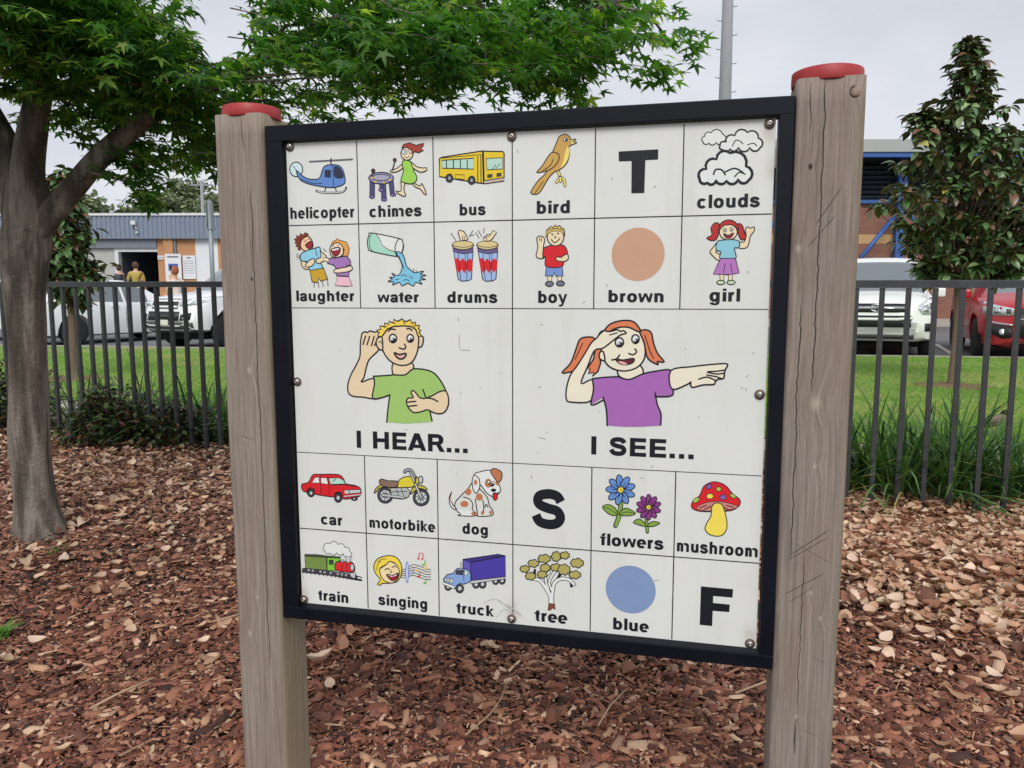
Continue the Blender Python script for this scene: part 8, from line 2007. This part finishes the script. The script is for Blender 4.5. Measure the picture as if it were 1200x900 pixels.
red_suv = dict(compact_suv); red_suv.update(L=4.30, W=1.80, rw=.33, xf=1.30, xr=-1.34,
    top=[(-2.15, .75), (-2.12, 1.0), (-2.0, 1.18), (-1.72, 1.50), (-1.4, 1.57), (-.3, 1.61), (.2, 1.57), (.45, 1.50), (1.2, 1.06), (1.75, .96), (2.0, .88), (2.09, .80), (2.13, .60), (2.15, .45)],
    belt=[(-2.15, .7), (-1.9, 1.08), (0, 1.0), (1.2, .96), (1.85, .84), (2.15, .42)],
    wid=[(-2.15, .82), (-2.0, .93), (-1.7, .98), (-1.3, 1.0), (1.35, 1.0), (1.7, .965), (1.93, .88), (2.06, .76), (2.13, .64), (2.15, .56)],
    bot=[(-2.15, .42), (-1.9, .25), (1.8, .22), (2.06, .22), (2.15, .30)], twid=[(-2.15, .6), (-1.9, .66), (-1.4, .70), (.4, .72), (.7, .75), (1.3, .82), (1.8, .80), (2.02, .72), (2.15, .5)],
    ws=[.43, 1.22], rs=[-2.02, -1.70], win=[(-1.65, -1.05), (-.99, -.18), (-.12, .52)], door_gaps=(-1.02, -.15, .76), gap_top=.95, handles=((-.45, .93), (.38, .92)), mirror=(.66, 1.03), front=red_front)
car('parked_car', 'glossy red compact four wheel drive with chrome bumper trim facing the lawn', red_p, red_suv, (9.62, 14.55), (-.39, -.92))
def wagon_front(C_, fr_, tree, hl, hw_):
    for z0, z1 in ((.98, 1.02), (.86, .90)): fr_('grille_bar', [(-.42, z0, z1), (.42, z0, z1)], white_p, .022)
    fr_('grille', [(-.42, .84, 1.04), (.42, .84, 1.04)], blackp, .004)
    fr_('lower_intake', [(-.5, .60, .78), (.5, .60, .78)], blackp, .006); fr_('intake_bar', [(-.48, .675, .70), (.48, .675, .70)], greyp, .016)
    fr_('bumper_guard', [(-.80, .36, .56), (-.5, .34, .57), (.5, .34, .57), (.80, .36, .56)], greyp, .01)
    nx = tree.ray_cast(Vector((9, 0, .60)), Vector((-1, 0, 0)))[0].x; text_plate(C_, '', nx + .02, 0, .56, .372, .107)
    for s_ in (1, -1):
        h_ = fr_('headlight', [(s_ * .48, .90, .99), (s_ * .62, .89, 1.03), (s_ * .78, .92, 1.08), (s_ * .88, .98, 1.10)], lens, .008)
        fr_('lamp_reflector', [(s_ * .58, .92, .99), (s_ * .66, .92, 1.0)], chrome, .02, parent=h_)
        fr_('fog_surround', [(s_ * .56, .60, .72), (s_ * .76, .62, .76)], blackp, .006)
    for s_ in (1, -1): 
        for wx in (C_['wf'], C_['wr']): fr_('arch_flare', [(wx - .44, .42, .50), (wx - .36, .62, .70), (wx - .2, .76, .84), (wx, .81, .89), (wx + .2, .76, .84), (wx + .36, .62, .70), (wx + .44, .42, .50)], white_p, .012, 'y', s_)
big_wagon = dict(compact_suv); big_wagon.update(k=1.0, L=4.85, W=1.88, rw=.38, xf=1.50, xr=-1.40,
    top=[(-2.42, .8), (-2.40, 1.1), (-2.3, 1.3), (-2.1, 1.70), (-1.7, 1.80), (-.4, 1.83), (.2, 1.80), (.5, 1.70), (1.15, 1.20), (1.8, 1.13), (2.2, 1.07), (2.33, 1.0), (2.39, .80), (2.425, .62)],
    belt=[(-2.42, .8), (-2.2, 1.15), (0, 1.12), (1.2, 1.11), (2.0, 1.03), (2.425, .6)],
    wid=[(-2.42, .86), (-2.2, .96), (-1.4, 1.0), (1.5, 1.0), (2.0, .97), (2.2, .92), (2.33, .84), (2.40, .74), (2.425, .68)],
    twid=[(-2.42, .66), (-2.0, .72), (-1.4, .75), (.4, .74), (.7, .77), (1.2, .84), (1.9, .82), (2.25, .76), (2.42, .6)],
    bot=[(-2.42, .5), (-2.2, .38), (2.0, .36), (2.3, .38), (2.42, .48)], ws=[.48, 1.17], rs=[-2.32, -2.08], win=[(-2.0, -1.15), (-1.09, -.25), (-.19, .56)], door_gaps=(-1.12, -.22, .80), gap_top=1.08, handles=((-.5, 1.03), (.38, 1.03)), mirror=(.72, 1.18), front=wagon_front)
def wagon_core(C_, fr_, tree, hl, hw_):
    C_['wf'] = 1.50; C_['wr'] = -1.40; wagon_front(C_, fr_, tree, hl, hw_); del C_['wf']; del C_['wr']
big_wagon['front'] = wagon_core
car('parked_car', 'tall white four wheel drive with dark lower bumper parked left of the board', white_p, big_wagon, (-5.95, 18.0), (-.52, -.854))
def plain_front(C_, fr_, tree, hl, hw_):
    fr_('grille', [(-.35, .55, .70), (.35, .55, .70)], blackp, .006)
    for s_ in (1, -1): fr_('headlight', [(s_ * .5, .64, .72), (s_ * .8, .68, .80)], lens, .008)
    for s_ in (1, -1): fr_('tail_light', [(-hl + .06, .78, .98), (-hl + .22, .80, .98)], red_p, .01, 'y', s_)
hatch = dict(compact_suv); hatch.update(k=1.0, L=4.5, W=1.78, rw=.315, xf=1.35, xr=-1.30,
    top=[(-2.25, .7), (-2.22, .92), (-2.1, 1.04), (-1.75, 1.18), (-1.1, 1.42), (-.5, 1.475), (.1, 1.465), (.4, 1.40), (1.2, .97), (1.8, .86), (2.08, .76), (2.2, .62), (2.25, .48)],
    belt=[(-2.25, .65), (-2.0, .98), (0, .95), (1.2, .91), (1.9, .76), (2.25, .45)],
    wid=[(-2.25, .80), (-2.1, .92), (-1.7, .98), (1.4, 1.0), (1.85, .94), (2.1, .82), (2.22, .70), (2.25, .6)],
    twid=[(-2.25, .6), (-1.6, .66), (-1.0, .68), (.4, .69), (.7, .73), (1.25, .82), (1.9, .76), (2.25, .5)],
    bot=[(-2.25, .38), (-2.0, .2), (1.9, .18), (2.25, .26)], ws=[.38, 1.22], rs=[-1.75, -1.12], win=[(-1.3, -.98), (-.93, -.1), (-.04, .55)], door_gaps=(-.95, -.07, .82), gap_top=.92, handles=((-.35, .86), (.45, .85)), mirror=(.72, .99), front=plain_front)
car('parked_car', 'low white sedan seen side on behind the fence between tree and tall white vehicle', white_p, hatch, (-9.85, 18.75), (.50, .866))
hatch2 = dict(hatch); car('parked_car', 'white car mostly hidden behind the maple trunk at the left edge', white_p, hatch2, (-13.1, 19.6), (.50, .866))
# ================================================================== buildings and poles
def brick_mat(name, c1, c2, mortar, sc=1.0, band=None):
    m, x = newmat(name); co = x.coord(); X, Y, Z = x.sep(co)
    b = x.n.new('ShaderNodeTexBrick'); x.l.new(x.comb(x.m('ADD', X, Y), Z, 0.0), b.inputs['Vector'])
    b.inputs['Scale'].default_value = 1.0; b.inputs['Brick Width'].default_value = .24; b.inputs['Row Height'].default_value = .086; b.inputs['Mortar Size'].default_value = .006
    b.inputs['Color1'].default_value = (*lin(c1), 1); b.inputs['Color2'].default_value = (*lin(c2), 1); b.inputs['Mortar'].default_value = (*lin(mortar), 1)
    col = x.mix(x.m('MULTIPLY', x.noise(co, 1.2, 5), .35), b.outputs['Color'], lin(tuple(t * .75 for t in c1)))
    if band:
        z0, z1, bc = band; t = x.m('MULTIPLY', x.m('GREATER_THAN', Z, z0), x.m('LESS_THAN', Z, z1)); col = x.mix(t, col, lin(bc))
    x.set(color=col, rough=.9); x.bump(b.outputs['Fac'], -.4, .01); return m
orange_b = brick_mat('orange_brick', (206, 152, 106), (192, 138, 94), (176, 150, 124)); red_b = brick_mat('red_brick', (150, 100, 84), (134, 90, 76), (142, 122, 108), band=(2.72, 3.02, (190, 156, 110)))
bluem = simple('blue_grey_cladding', (128, 140, 158), .5, .0, var=.06, scale=3); lint = simple('grey_fascia', (118, 126, 136), .6, var=.08, scale=3); shut = simple('roller_shutter_grey', (190, 190, 186), .55, var=.06, scale=4)
whitep = simple('white_painted_metal', (216, 218, 220), .5, var=.06, scale=5); darkroom = simple('dark_interior', (80, 88, 104), .9, var=.2); slate = simple('dark_interior_wall', (120, 130, 150), .85, var=.2, scale=1.5)
signw = simple('sign_white', (224, 226, 230), .5, var=.05, scale=3); bluesq = simple('sign_blue', (74, 96, 170), .5); yels = simple('sign_yellow', (206, 180, 70), .5); greyt = simple('print_grey', (120, 126, 136), .6)
bluesteel = simple('blue_steel', (56, 96, 164), .45, var=.1, scale=5); darkl = simple('dark_louvre', (40, 46, 60), .5, var=.15, scale=5); palef = simple('pale_roof_sheet', (166, 172, 168), .55, var=.08, scale=3); galv = simple('galvanised_steel', (140, 152, 154), .5, .4, var=.15, scale=6)
timberp = simple('grey_pole_timber', (150, 152, 156), .85, var=.2, scale=8)
Yb = 32.0
BL_ = empty('depot_building', (0, Yb, 0), 0); tag(BL_, 'long low building with a blue grey corrugated fascia, roller doors and orange brick', 'building')
def bbox(name, mat, x0, x1, y0, y1, z0, z1, parent=BL_): return MB().box(x0, x1, y0, y1, z0, z1).build(name, mat, parent)
def wbox(name, mat, x0, x1, y0, y1, z0, z1, parent): return MB().box(x0, x1, y0, y1, z0, z1).build(name, mat, parent)
# fascia with ribs
fascia = bbox('fascia', bluem, -34, -1, -.02, .10, 3.34, 4.26)
mb = MB(); xx0 = -34.0
while xx0 < -1.02:
    mb.add([(xx0, -.025, 3.335), (xx0 + .03, -.065, 3.335), (xx0 + .09, -.065, 3.335), (xx0 + .12, -.025, 3.335), (xx0, -.025, 4.255), (xx0 + .03, -.065, 4.255), (xx0 + .09, -.065, 4.255), (xx0 + .12, -.025, 4.255)], [(0, 1, 5, 4), (1, 2, 6, 5), (2, 3, 7, 6), (0, 3, 2, 1), (4, 5, 6, 7)]); xx0 += .19
o = mb.build('fascia_ribs', bluem, fascia); o['kind'] = 'stuff'
bbox('roof_capping', whitep, -34, -1, -.10, .16, 4.262, 4.36); bbox('roof', lint, -34, -1, .17, 18, 4.05, 4.22)
bbox('lintel', lint, -34, -14.66, .12, .42, 2.97, 3.42); bbox('soffit', lint, -34, -1, .101, .8, 3.425, 3.5)
sh = bbox('roller_shutter', shut, -17.6, -16.45, .30, .36, .30, 2.968)
mb = MB()
for k in range(33): mb.box(-17.6, -16.45, .275, .299, .32 + k * .08, .385 + k * .08)
mb.build('slats', shut, sh)['kind'] = 'stuff'
sh = bbox('roller_shutter', shut, -34, -19.2, .30, .36, .30, 2.968); bbox('wall', orange_b, -19.2, -17.6, .2, .5, .0, 2.968)
bbox('door_frame', whitep, -16.45, -16.30, .22, .50, .3, 2.965); bbox('door_head', whitep, -16.30, -14.66, .22, .50, 2.82, 2.965)
bbox('dark_bay', slate, -16.6, -14.3, 4.0, 4.1, .3, 3.0); bbox('bay_side', darkroom, -16.46, -16.32, .51, 4.0, .3, 3.0); bbox('bay_side', darkroom, -14.6, -14.45, .51, 4.0, .3, 3.0); bbox('bay_ceiling', darkroom, -16.3, -14.61, .51, 4.0, 2.97, 3.06)
bbox('wall', orange_b, -14.655, -13.10, .20, .50, .0, 3.42); bbox('pier', orange_b, -14.36, -13.96, .08, .199, .0, 3.42); bbox('downpipe', lint, -13.93, -13.85, .1, .19, .3, 3.42)
bbox('wall_panel', signw, -13.098, -12.16, .22, .50, .3, 3.42); bbox('wall', orange_b, -12.158, -1, .20, .50, .0, 3.42)
bbox('dock', cm, -34, -1, -1.6, .199, -.1, .30)
bbox('back_wall', orange_b, -34, -1, 17.7, 18, 0, 4.0); bbox('end_wall', orange_b, -1.3, -1, .51, 17.69, 0, 4.0)
def wsign(x0, x1, z0, z1, y, label, deco):
    S_ = empty('wall_sign', ((x0 + x1) / 2, Yb + y, (z0 + z1) / 2)); tag(S_, label, 'sign'); w, h = (x1 - x0) / 2, (z1 - z0) / 2
    wbox('board', signw, -w, w, -.02, .02, -h, h, S_)
    for (a, b, c_, d, mt, nm) in deco: wbox(nm, mt, a * w, b * w, -.026, -.0205, c_ * h, d * h, S_)
wsign(-14.30, -13.64, 1.35, 2.72, .06, 'narrow white sign with blue square and yellow marks on the brick pier', [(-.6, .6, .0, .42, bluesq, 'blue_square'), (-.4, -.1, .1, .3, signw, 'mark'), (.12, .4, .1, .3, signw, 'mark')] + [(-.6 + .42 * k, -.35 + .42 * k, -.42, -.24, yels, 'mark') for k in range(3)] + [(-.7, .7, .78, .88, greyt, 'text_line'), (-.6, .6, -.78, -.62, bluesq, 'text_line')])
wsign(-13.72 + .10, -12.98 - .12, 1.7, 2.66, .17, 'white notice board with faint grey lines beside the narrow sign', [(-.3, .35, .74, .86, greyt, 'text_line')] + [(-.8, .8, .5 - k * .2, .53 - k * .2, greyt, 'text_line') for k in range(6)])
wsign(-14.64, -14.38, 2.50, 2.66, .17, 'thin white sign strip above the brick beside the dark doorway', [(-.7, .7, -.2, .2, greyt, 'text_line')])
# lamp with a sensor on the fascia
FL = empty('flood_light', (-15.38, Yb - .08, 3.9)); tag(FL, 'white flood light fixed to the blue grey corrugated fascia', 'light')
MB().box(-.12, .06, -.16, -.02, -.02, .14, .02).build('lamp_head', whitep, FL); MB().tube([(0, 0, -.02), (.05, -.06, -.12), (.06, -.05, -.24)], .02, 6).build('bracket', whitep, FL); MB().lathe([(.05, 0), (.055, .04), (.03, .08), (0, .085)], 10).build('sensor', whitep, FL, loc=(.07, -.06, -.36))

# right building
Yr = 26.0
BR = empty('brick_hall', (0, Yr, 0)); tag(BR, 'large brick hall with a pale roof edge, dark louvres and bright blue steelwork', 'building')
rb = lambda *a: wbox(*a, BR)
rb('wall', red_b, 7.4, 34, 0, .4, -.05, 4.02)
rb('roof_edge', palef, 7.2, 34.4, -1.25, -.95, 5.48, 5.86); rb('roof', palef, 7.2, 34.4, -.949, 14, 5.55, 5.72); rb('gutter', bluesteel, 7.2, 34.4, -1.2, -1.0, 5.33, 5.478)
rb('soffit', darkl, 7.4, 34, -.999, .6, 5.36, 5.45); rb('louvre_back', darkroom, 7.4, 34, .2, .3, 4.14, 5.35)
for k in range(7):
    z = 4.22 + k * .165
    MB().add([(7.4, -.02, z), (34, -.02, z), (34, .16, z + .11), (7.4, .16, z + .11), (7.4, -.02, z + .022), (34, -.02, z + .022), (34, .16, z + .132), (7.4, .16, z + .132)], [(0, 3, 2, 1), (4, 5, 6, 7), (0, 1, 5, 4), (1, 2, 6, 5), (2, 3, 7, 6), (3, 0, 4, 7)]).build('louvre_blade', darkl, BR)
rb('blue_beam', bluesteel, 7.3, 34.1, -.14, .12, 4.022, 4.135)
for cx_ in (8.0, 12.80, 17.6, 22.4, 27.2, 32):
    rb('column', bluesteel, cx_ - .14, cx_ + .14, -.32, -.145, -.04, 5.33)
    MB().tube([(cx_ - .1, -.24, 3.72), (cx_ - 1.62, -1.1, 2.2)], .07, 8).build('brace', bluesteel, BR)
    MB().tube([(cx_ + .1, -.24, 3.72), (cx_ + 1.3, -1.1, 2.5)], .07, 8).build('brace', bluesteel, BR)
rb('plinth', cm, 7.35, 34.05, -.25, -.001, -.04, .22)
rb('side_wall', red_b, 7.4, 7.8, .401, 14, -.05, 5.3)

# street furniture
def pole(name, label, cat, x_, y_, h, r0, r1, mat):
    P_ = empty(name, (x_, y_, -.04)); tag(P_, label, cat); MB().tube([(0, 0, 0), (0, 0, h)], [r0, r1], 14).build('pole', mat, P_); return P_
PP = pole('power_pole', 'distant timber power pole with a crossarm behind the low building', 'pole', -17.75, 45, 7.5, .11, .08, timberp)
MB().box(-.66, .66, -.04, .04, 7.25, 7.34, .01).build('crossarm', timberp, PP)
for dx in (-.55, -.2, .2, .55): MB().lathe([(.03, 0), (.045, .04), (.03, .08), (.04, .12), (0, .14)], 8).build('insulator', whitep, PP, loc=(dx, 0, 7.36))
wirem = simple('wire_grey', (120, 124, 130), .6)
for k, dx in enumerate((-.55, .2)):
    mb = MB(); mb.tube([(-17.75 + dx - 24 * t + 0, 45 - 6 * t, 7.47 + 1.9 * t - 2.2 * t * (1 - t) - .3 * k * t) for t in np.linspace(0, 1, 14)], .014, 4)
    tag(mb.build('power_line', wirem), ('upper' if k else 'lower') + ' thin wire running from the power pole towards the left', 'wire', 'overhead wires')
mb = MB(); mb.tube([(-17.75 + .55 + 14 * t, 45 - 9 * t, 7.47 - 1.6 * t - 1.0 * t * (1 - t)) for t in np.linspace(0, 1, 10)], .014, 4); tag(mb.build('power_line', wirem), 'thin wire running from the power pole down to the right', 'wire', 'overhead wires')
SP = pole('sign_pole', 'grey galvanised pole carrying narrow edge-on signs beside the tall white vehicle', 'pole', -5.98, 15.0 + .5, 2.98, .045, .045, galv)
MB().box(-.062, -.047, -.05, .05, 2.42, 2.98, .004).build('sign_plate', galv, SP); MB().box(.047, .062, -.05, .05, 2.45, 2.95, .004).build('sign_plate', galv, SP); MB().box(-.09, .09, -.05, .05, 2.41, 2.44).build('bracket', galv, SP)
LM = pole('light_mast', 'tall tapering grey mast with climbing pegs rising above the board', 'pole', 5.36, 20, 12.0, .205, .10, timberp)
for k in range(28):
    z = 2.4 + k * .34; s_ = 1 if k % 2 else -1; r_ = .205 - .105 * z / 12
    MB().tube([(s_ * (r_ - .02), 0, z), (s_ * (r_ + .10), 0, z + .01), (s_ * (r_ + .11), 0, z + .04)], .011, 5).build('climbing_peg', galv, LM)

# far gum trees
gumm = attr_mat('gum_leaf', .6, .2, 0, .3, vscale=1.5); gumb = simple('gum_bark', (150, 138, 124), .85, var=.25, scale=3)
card = np.array([(-.5, -.2, 0), (.5, -.25, .08), (.6, .2, -.05), (-.4, .3, .05), (0, .55, .2)]); card_f = [(0, 1, 2), (0, 2, 3), (3, 2, 4)]
def gum(x_, y_, h, r, seed, label):
    r_ = np.random.default_rng(seed); T = empty('gum_tree', (x_, y_, 0)); tag(T, label, 'tree', 'gum trees beyond the low building')
    P = []; mb = MB(); mb.tube([(0, 0, -.1), (r_.normal(0, .2), 0, h * .5), (r_.normal(0, .4), 0, h * .8)], [.25, .16, .07], 8)
    for k in range(16):
        a = r_.uniform(0, 6.28); rr = r * r_.uniform(.1, .9); z = h * r_.uniform(.52, .95); c_ = np.array([rr * math.cos(a) * (1.15 - z / h * .5), rr * math.sin(a), z])
        mb.tube([(0, 0, h * .45), tuple(c_ * (.5, .5, .85)), tuple(c_)], [.08, .05, .02], 5)
        n_ = 130; P.append(c_ + r_.normal(0, 1, (n_, 3)) * (r * .24, r * .24, r * .15))
    P = np.concatenate(P); n_ = len(P); cc_ = np.array([lin(c_) for c_ in ((140, 152, 120), (120, 136, 106), (160, 166, 136), (104, 120, 94))])[r_.integers(0, 4, n_)] * r_.uniform(.8, 1.15, (n_, 1))
    o = link_obj('crown', bulk_mesh('crown', card, card_f, P, rotmats(r_.uniform(0, 6.28, n_), r_.normal(0, .9, n_), r_.uniform(0, 6.28, n_)), r_.uniform(.22, .5, n_), cc_), T, gumm); o['kind'] = 'stuff'
    mb.build('trunk', gumb, T)
gl_ = [(-31.8, 60, 9.0, 2.2, 'thin'), (-30.2, 66, 8.6, 2.4, 'low'), (-27.5, 62, 9.4, 2.0, 'open topped'), (-25.8, 58, 8.7, 1.8, 'short'), (-26.2, 64, 10.6, 2.2, 'tall'), (-23.8, 62, 8.9, 2.2, 'rounded'), (-22.4, 66, 9.6, 1.9, 'dark'), (-20.4, 58, 8.2, 2.3, 'wide'), (-18.9, 66, 8.9, 2.0, 'dense'), (-38.5, 60, 9.2, 2.4, 'leftmost'), (-35.6, 64, 9.8, 2.4, 'leaning')]
for i, (a, b, h, r, w_) in enumerate(gl_): gum(a - .6, b, h, r, 40 + i, f'{w_} olive gum tree above the low roof, ' + ('behind the maple trunk' if a < -33 else 'left of the power pole' if a < -22.5 else 'near the power pole'))
# ================================================================== people and the bird
skinm = simple('skin', (206, 158, 132), .55, var=.08, scale=20)
def cloth(name, rgb): return simple(name, rgb, .9, var=.15, scale=12)
def skin_mesh(name, verts, edges, radii, root, mat, parent, sub=1):
    me = bpy.data.meshes.new(name); me.from_pydata(verts, edges, []); o = link_obj(name, me, parent, mat)
    md = o.modifiers.new('skin', 'SKIN'); md.use_smooth_shade = True
    for i, r in enumerate(radii):
        rr = r if hasattr(r, '__len__') else (r, r); me.skin_vertices[0].data[i].radius = rr
        me.skin_vertices[0].data[i].use_root = (i == root)
    sb = o.modifiers.new('sub', 'SUBSURF'); sb.levels = sub; sb.render_levels = sub
    return o
def person(x_, y_, z_, h, ang, shirt, legs, hair, label, arm=.1, long_sleeve=False, hair_long=False, small_cap=None):
    """standing figure facing +x locally; h is the standing height"""
    T = empty('person', (x_, y_, z_), ang); tag(T, label, 'person'); k = h / 1.75
    V = []; E = []; R_s = []; ix = {}
    def nd(n, p, r, to=None):
        ix[n] = len(V); V.append((p[0] * k, p[1] * k, p[2] * k)); R_s.append(tuple(q * k for q in r) if hasattr(r, '__len__') else r * k)
        if to: E.append((ix[to], ix[n]))
    nd('pelvis', (0, 0, .95), (.13, .10)); nd('waist', (0, 0, 1.08), (.12, .095), 'pelvis'); nd('chest', (.01, 0, 1.30), (.15, .11), 'waist'); nd('upper', (0, 0, 1.42), (.11, .08), 'chest'); nd('neck', (0, 0, 1.50), .052, 'upper'); nd('jaw', (.015, 0, 1.57), .068, 'neck'); nd('head', (.01, 0, 1.65), (.082, .09), 'jaw'); nd('crown', (.0, 0, 1.715), .055, 'head')
    for s, t in ((1, 'l'), (-1, 'r')):
        nd('sh' + t, (0, s * .17, 1.42), .055, 'upper'); nd('el' + t, (-.02, s * (.22 + arm * .3), 1.15), .042, 'sh' + t); nd('wr' + t, (.10 + arm, s * .23, .93), .028, 'el' + t); nd('pa' + t, (.13 + arm, s * .23, .86), (.038, .02), 'wr' + t)
        for f in range(4): nd(f'f{f}{t}', (.135 + arm + .012 * (f - 1.5), s * .225, .80 - .008 * (f in (1, 2))), .009, 'pa' + t); nd(f'g{f}{t}', (.145 + arm + .012 * (f - 1.5), s * .215, .765 - .01 * (f in (1, 2))), .008, f'f{f}{t}')
        nd('th' + t, (.165 + arm, s * .205, .84), .010, 'pa' + t)
        nd('hip' + t, (0, s * .095, .88), .085, 'pelvis'); nd('kn' + t, (.02, s * .10, .50), .058, 'hip' + t); nd('an' + t, (-.01, s * .10, .09), .038, 'kn' + t); nd('to' + t, (.15, s * .11, .035), .034, 'an' + t)
    skin_mesh('body', V, E, R_s, 0, skinm, T, 2)
    def shell(nm, names, grow, mat):
        vi = [ix[n] for n in names]; mp_ = {o: i for i, o in enumerate(vi)}; skin_mesh(nm, [V[i] for i in vi], [(mp_[a], mp_[b]) for a, b in E if a in mp_ and b in mp_], [tuple(q * grow for q in (R_s[i] if hasattr(R_s[i], '__len__') else (R_s[i],) * 2)) for i in vi], 0, mat, T, 2)
    shell('shirt', ['pelvis', 'waist', 'chest', 'upper', 'shl', 'ell', 'shr', 'elr'] + (['wrl', 'wrr'] if long_sleeve else []), 1.34, shirt)
    shell('trousers', ['pelvis', 'hipl', 'knl', 'anl', 'hipr', 'knr', 'anr'], 1.2, legs); 
    bm = bmesh.new(); bmesh.ops.create_uvsphere(bm, u_segments=20, v_segments=14, radius=1)
    for v_ in bm.verts:
        n_ = v_.co.copy(); v_.co = Vector((n_.x * .100 - .016, n_.y * .098, n_.z * (.115 if not (hair_long and n_.z < 0) else .19) + 1.665)) * k
        if n_.x > .35 and n_.z < .45: v_.co.x -= .085 * k
        v_.co += Vector((math.sin(n_.z * 19 + n_.y * 7), math.cos(n_.y * 17), math.sin(n_.x * 15))) * .003 * k
    me = bpy.data.meshes.new('hair'); bm.to_mesh(me); bm.free(); me.shade_smooth(); link_obj('hair', me, T, hair)
    mb = MB()
    for s in (1, -1): mb.lathe([(.011, 0), (.010, .006), (0, .008)], 8, (.088 * k, s * .032 * k, 1.655 * k), 'X')
    e_ = mb.build('eyes', cloth('eye_dark', (40, 32, 30)), T)
    mb = MB(); mb.tube([(.086 * k, 0, 1.66 * k), (.108 * k, 0, 1.63 * k), (.088 * k, 0, 1.62 * k)], [.008 * k, .014 * k, .01 * k], 8); mb.build('nose', skinm, T)
    mb = MB(); mb.box(.078 * k, .088 * k, -.025 * k, .025 * k, 1.585 * k, 1.595 * k); mb.build('mouth', cloth('lips', (160, 84, 80)), T)
    for s in (1, -1): mb = MB(); mb.tube([(0, s * .083 * k, 1.66 * k), (-.005 * k, s * .096 * k, 1.65 * k), (0, s * .085 * k, 1.62 * k)], .013 * k, 6); mb.build('ear', skinm, T)
    return T
darkh = cloth('dark_hair', (44, 36, 34)); redh = cloth('auburn_hair', (156, 92, 62)); brownh = cloth('brown_hair', (92, 66, 50))
jeans = cloth('dark_trousers', (50, 54, 66))
person(-13.95, 27.6, .33, 1.78, math.radians(70), cloth('charcoal_shirt', (66, 68, 76)), jeans, darkh, 'person in a dark grey shirt standing in front of the open dark doorway', .02)
person(-13.28, 27.4, .33, 1.86, math.radians(100), cloth('mustard_shirt', (176, 156, 78)), jeans, brownh, 'person in a mustard yellow top with back turned, beside the dark doorway', .12)
person(-13.60, 28.3, .33, 1.58, math.radians(80), cloth('pink_shirt', (206, 160, 150)), jeans, darkh, 'person in pale pink half hidden between two people by the doorway', .02)
person(-8.92, 20.5, -.04, 1.84, math.radians(160), cloth('pale_pink_top', (222, 206, 200)), jeans, redh, 'person with auburn hair and a pale top behind the tall white vehicle', .1, hair_long=False)

# small bird on the path behind the strappy plants
BD = empty('bird', (3.55, 5.58, LAWN_Z), math.radians(-35)); BD.scale = (1.2, 1.2, 1.2); tag(BD, 'small grey brown bird with a dark head beyond the fence at the right', 'bird')
bbody = simple('bird_grey', (128, 112, 98), .9, var=.3, scale=60); bdark = simple('bird_dark', (38, 34, 34), .8, var=.2, scale=60); bwing = simple('bird_wing', (104, 88, 76), .9, var=.35, scale=90); byel = simple('bird_yellow', (212, 170, 60), .5)
mb = MB(); mb.tube([(-.075, 0, .060), (-.055, 0, .072), (-.02, 0, .090), (.02, 0, .108), (.042, 0, .130), (.052, 0, .146)], [.012, .024, .034, .033, .022, .018], 14); mb.build('body', bbody, BD)
mb = MB(); mb.tube([(.036, 0, .140), (.046, 0, .152), (.058, 0, .158), (.072, 0, .156), (.078, 0, .154)], [.012, .019, .0195, .012, .004], 14); hd = mb.build('head', bdark, BD)
mb = MB(); mb.tube([(.074, 0, .155), (.086, 0, .152), (.096, 0, .149)], [.005, .0035, .0008], 8); mb.build('beak', byel, hd)
for s in (1, -1):
    MB().lathe([(.0035, 0), (.003, .002), (0, .003)], 8, axis='Y').build('eye', byel, hd, loc=(.063, -s * .0165, .160), rot=(0 if s > 0 else PI, 0, 0))
    mb = MB(); mb.tube([(.020, s * .028, .112), (-.02, s * .034, .095), (-.07, s * .022, .070), (-.10, s * .010, .058)], [.012, .016, .010, .003], 8); mb.build('wing', bwing, BD)
    mb = MB(); mb.tube([(-.005, s * .014, .065), (.004, s * .014, .030), (-.004, s * .014, .004)], [.005, .003, .0025], 6)
    for a in (-.5, 0, .5, PI): mb.tube([(-.004, s * .014, .004), (-.004 + .018 * math.cos(a), s * .014 + .018 * math.sin(a), .002)], [.002, .001], 5)
    mb.build('leg', byel, BD)
mb = MB(); mb.add([(-.07, -.012, .066), (-.07, .012, .066), (-.135, .018, .044), (-.135, -.018, .044), (-.07, -.012, .060), (-.07, .012, .060), (-.135, .018, .041), (-.135, -.018, .041)], [(0, 1, 2, 3), (7, 6, 5, 4), (0, 4, 5, 1), (1, 5, 6, 2), (2, 6, 7, 3), (3, 7, 4, 0)]); mb.build('tail', bdark, BD)
SC.cycles.max_bounces = 6
SC.cycles.transparent_max_bounces = 8
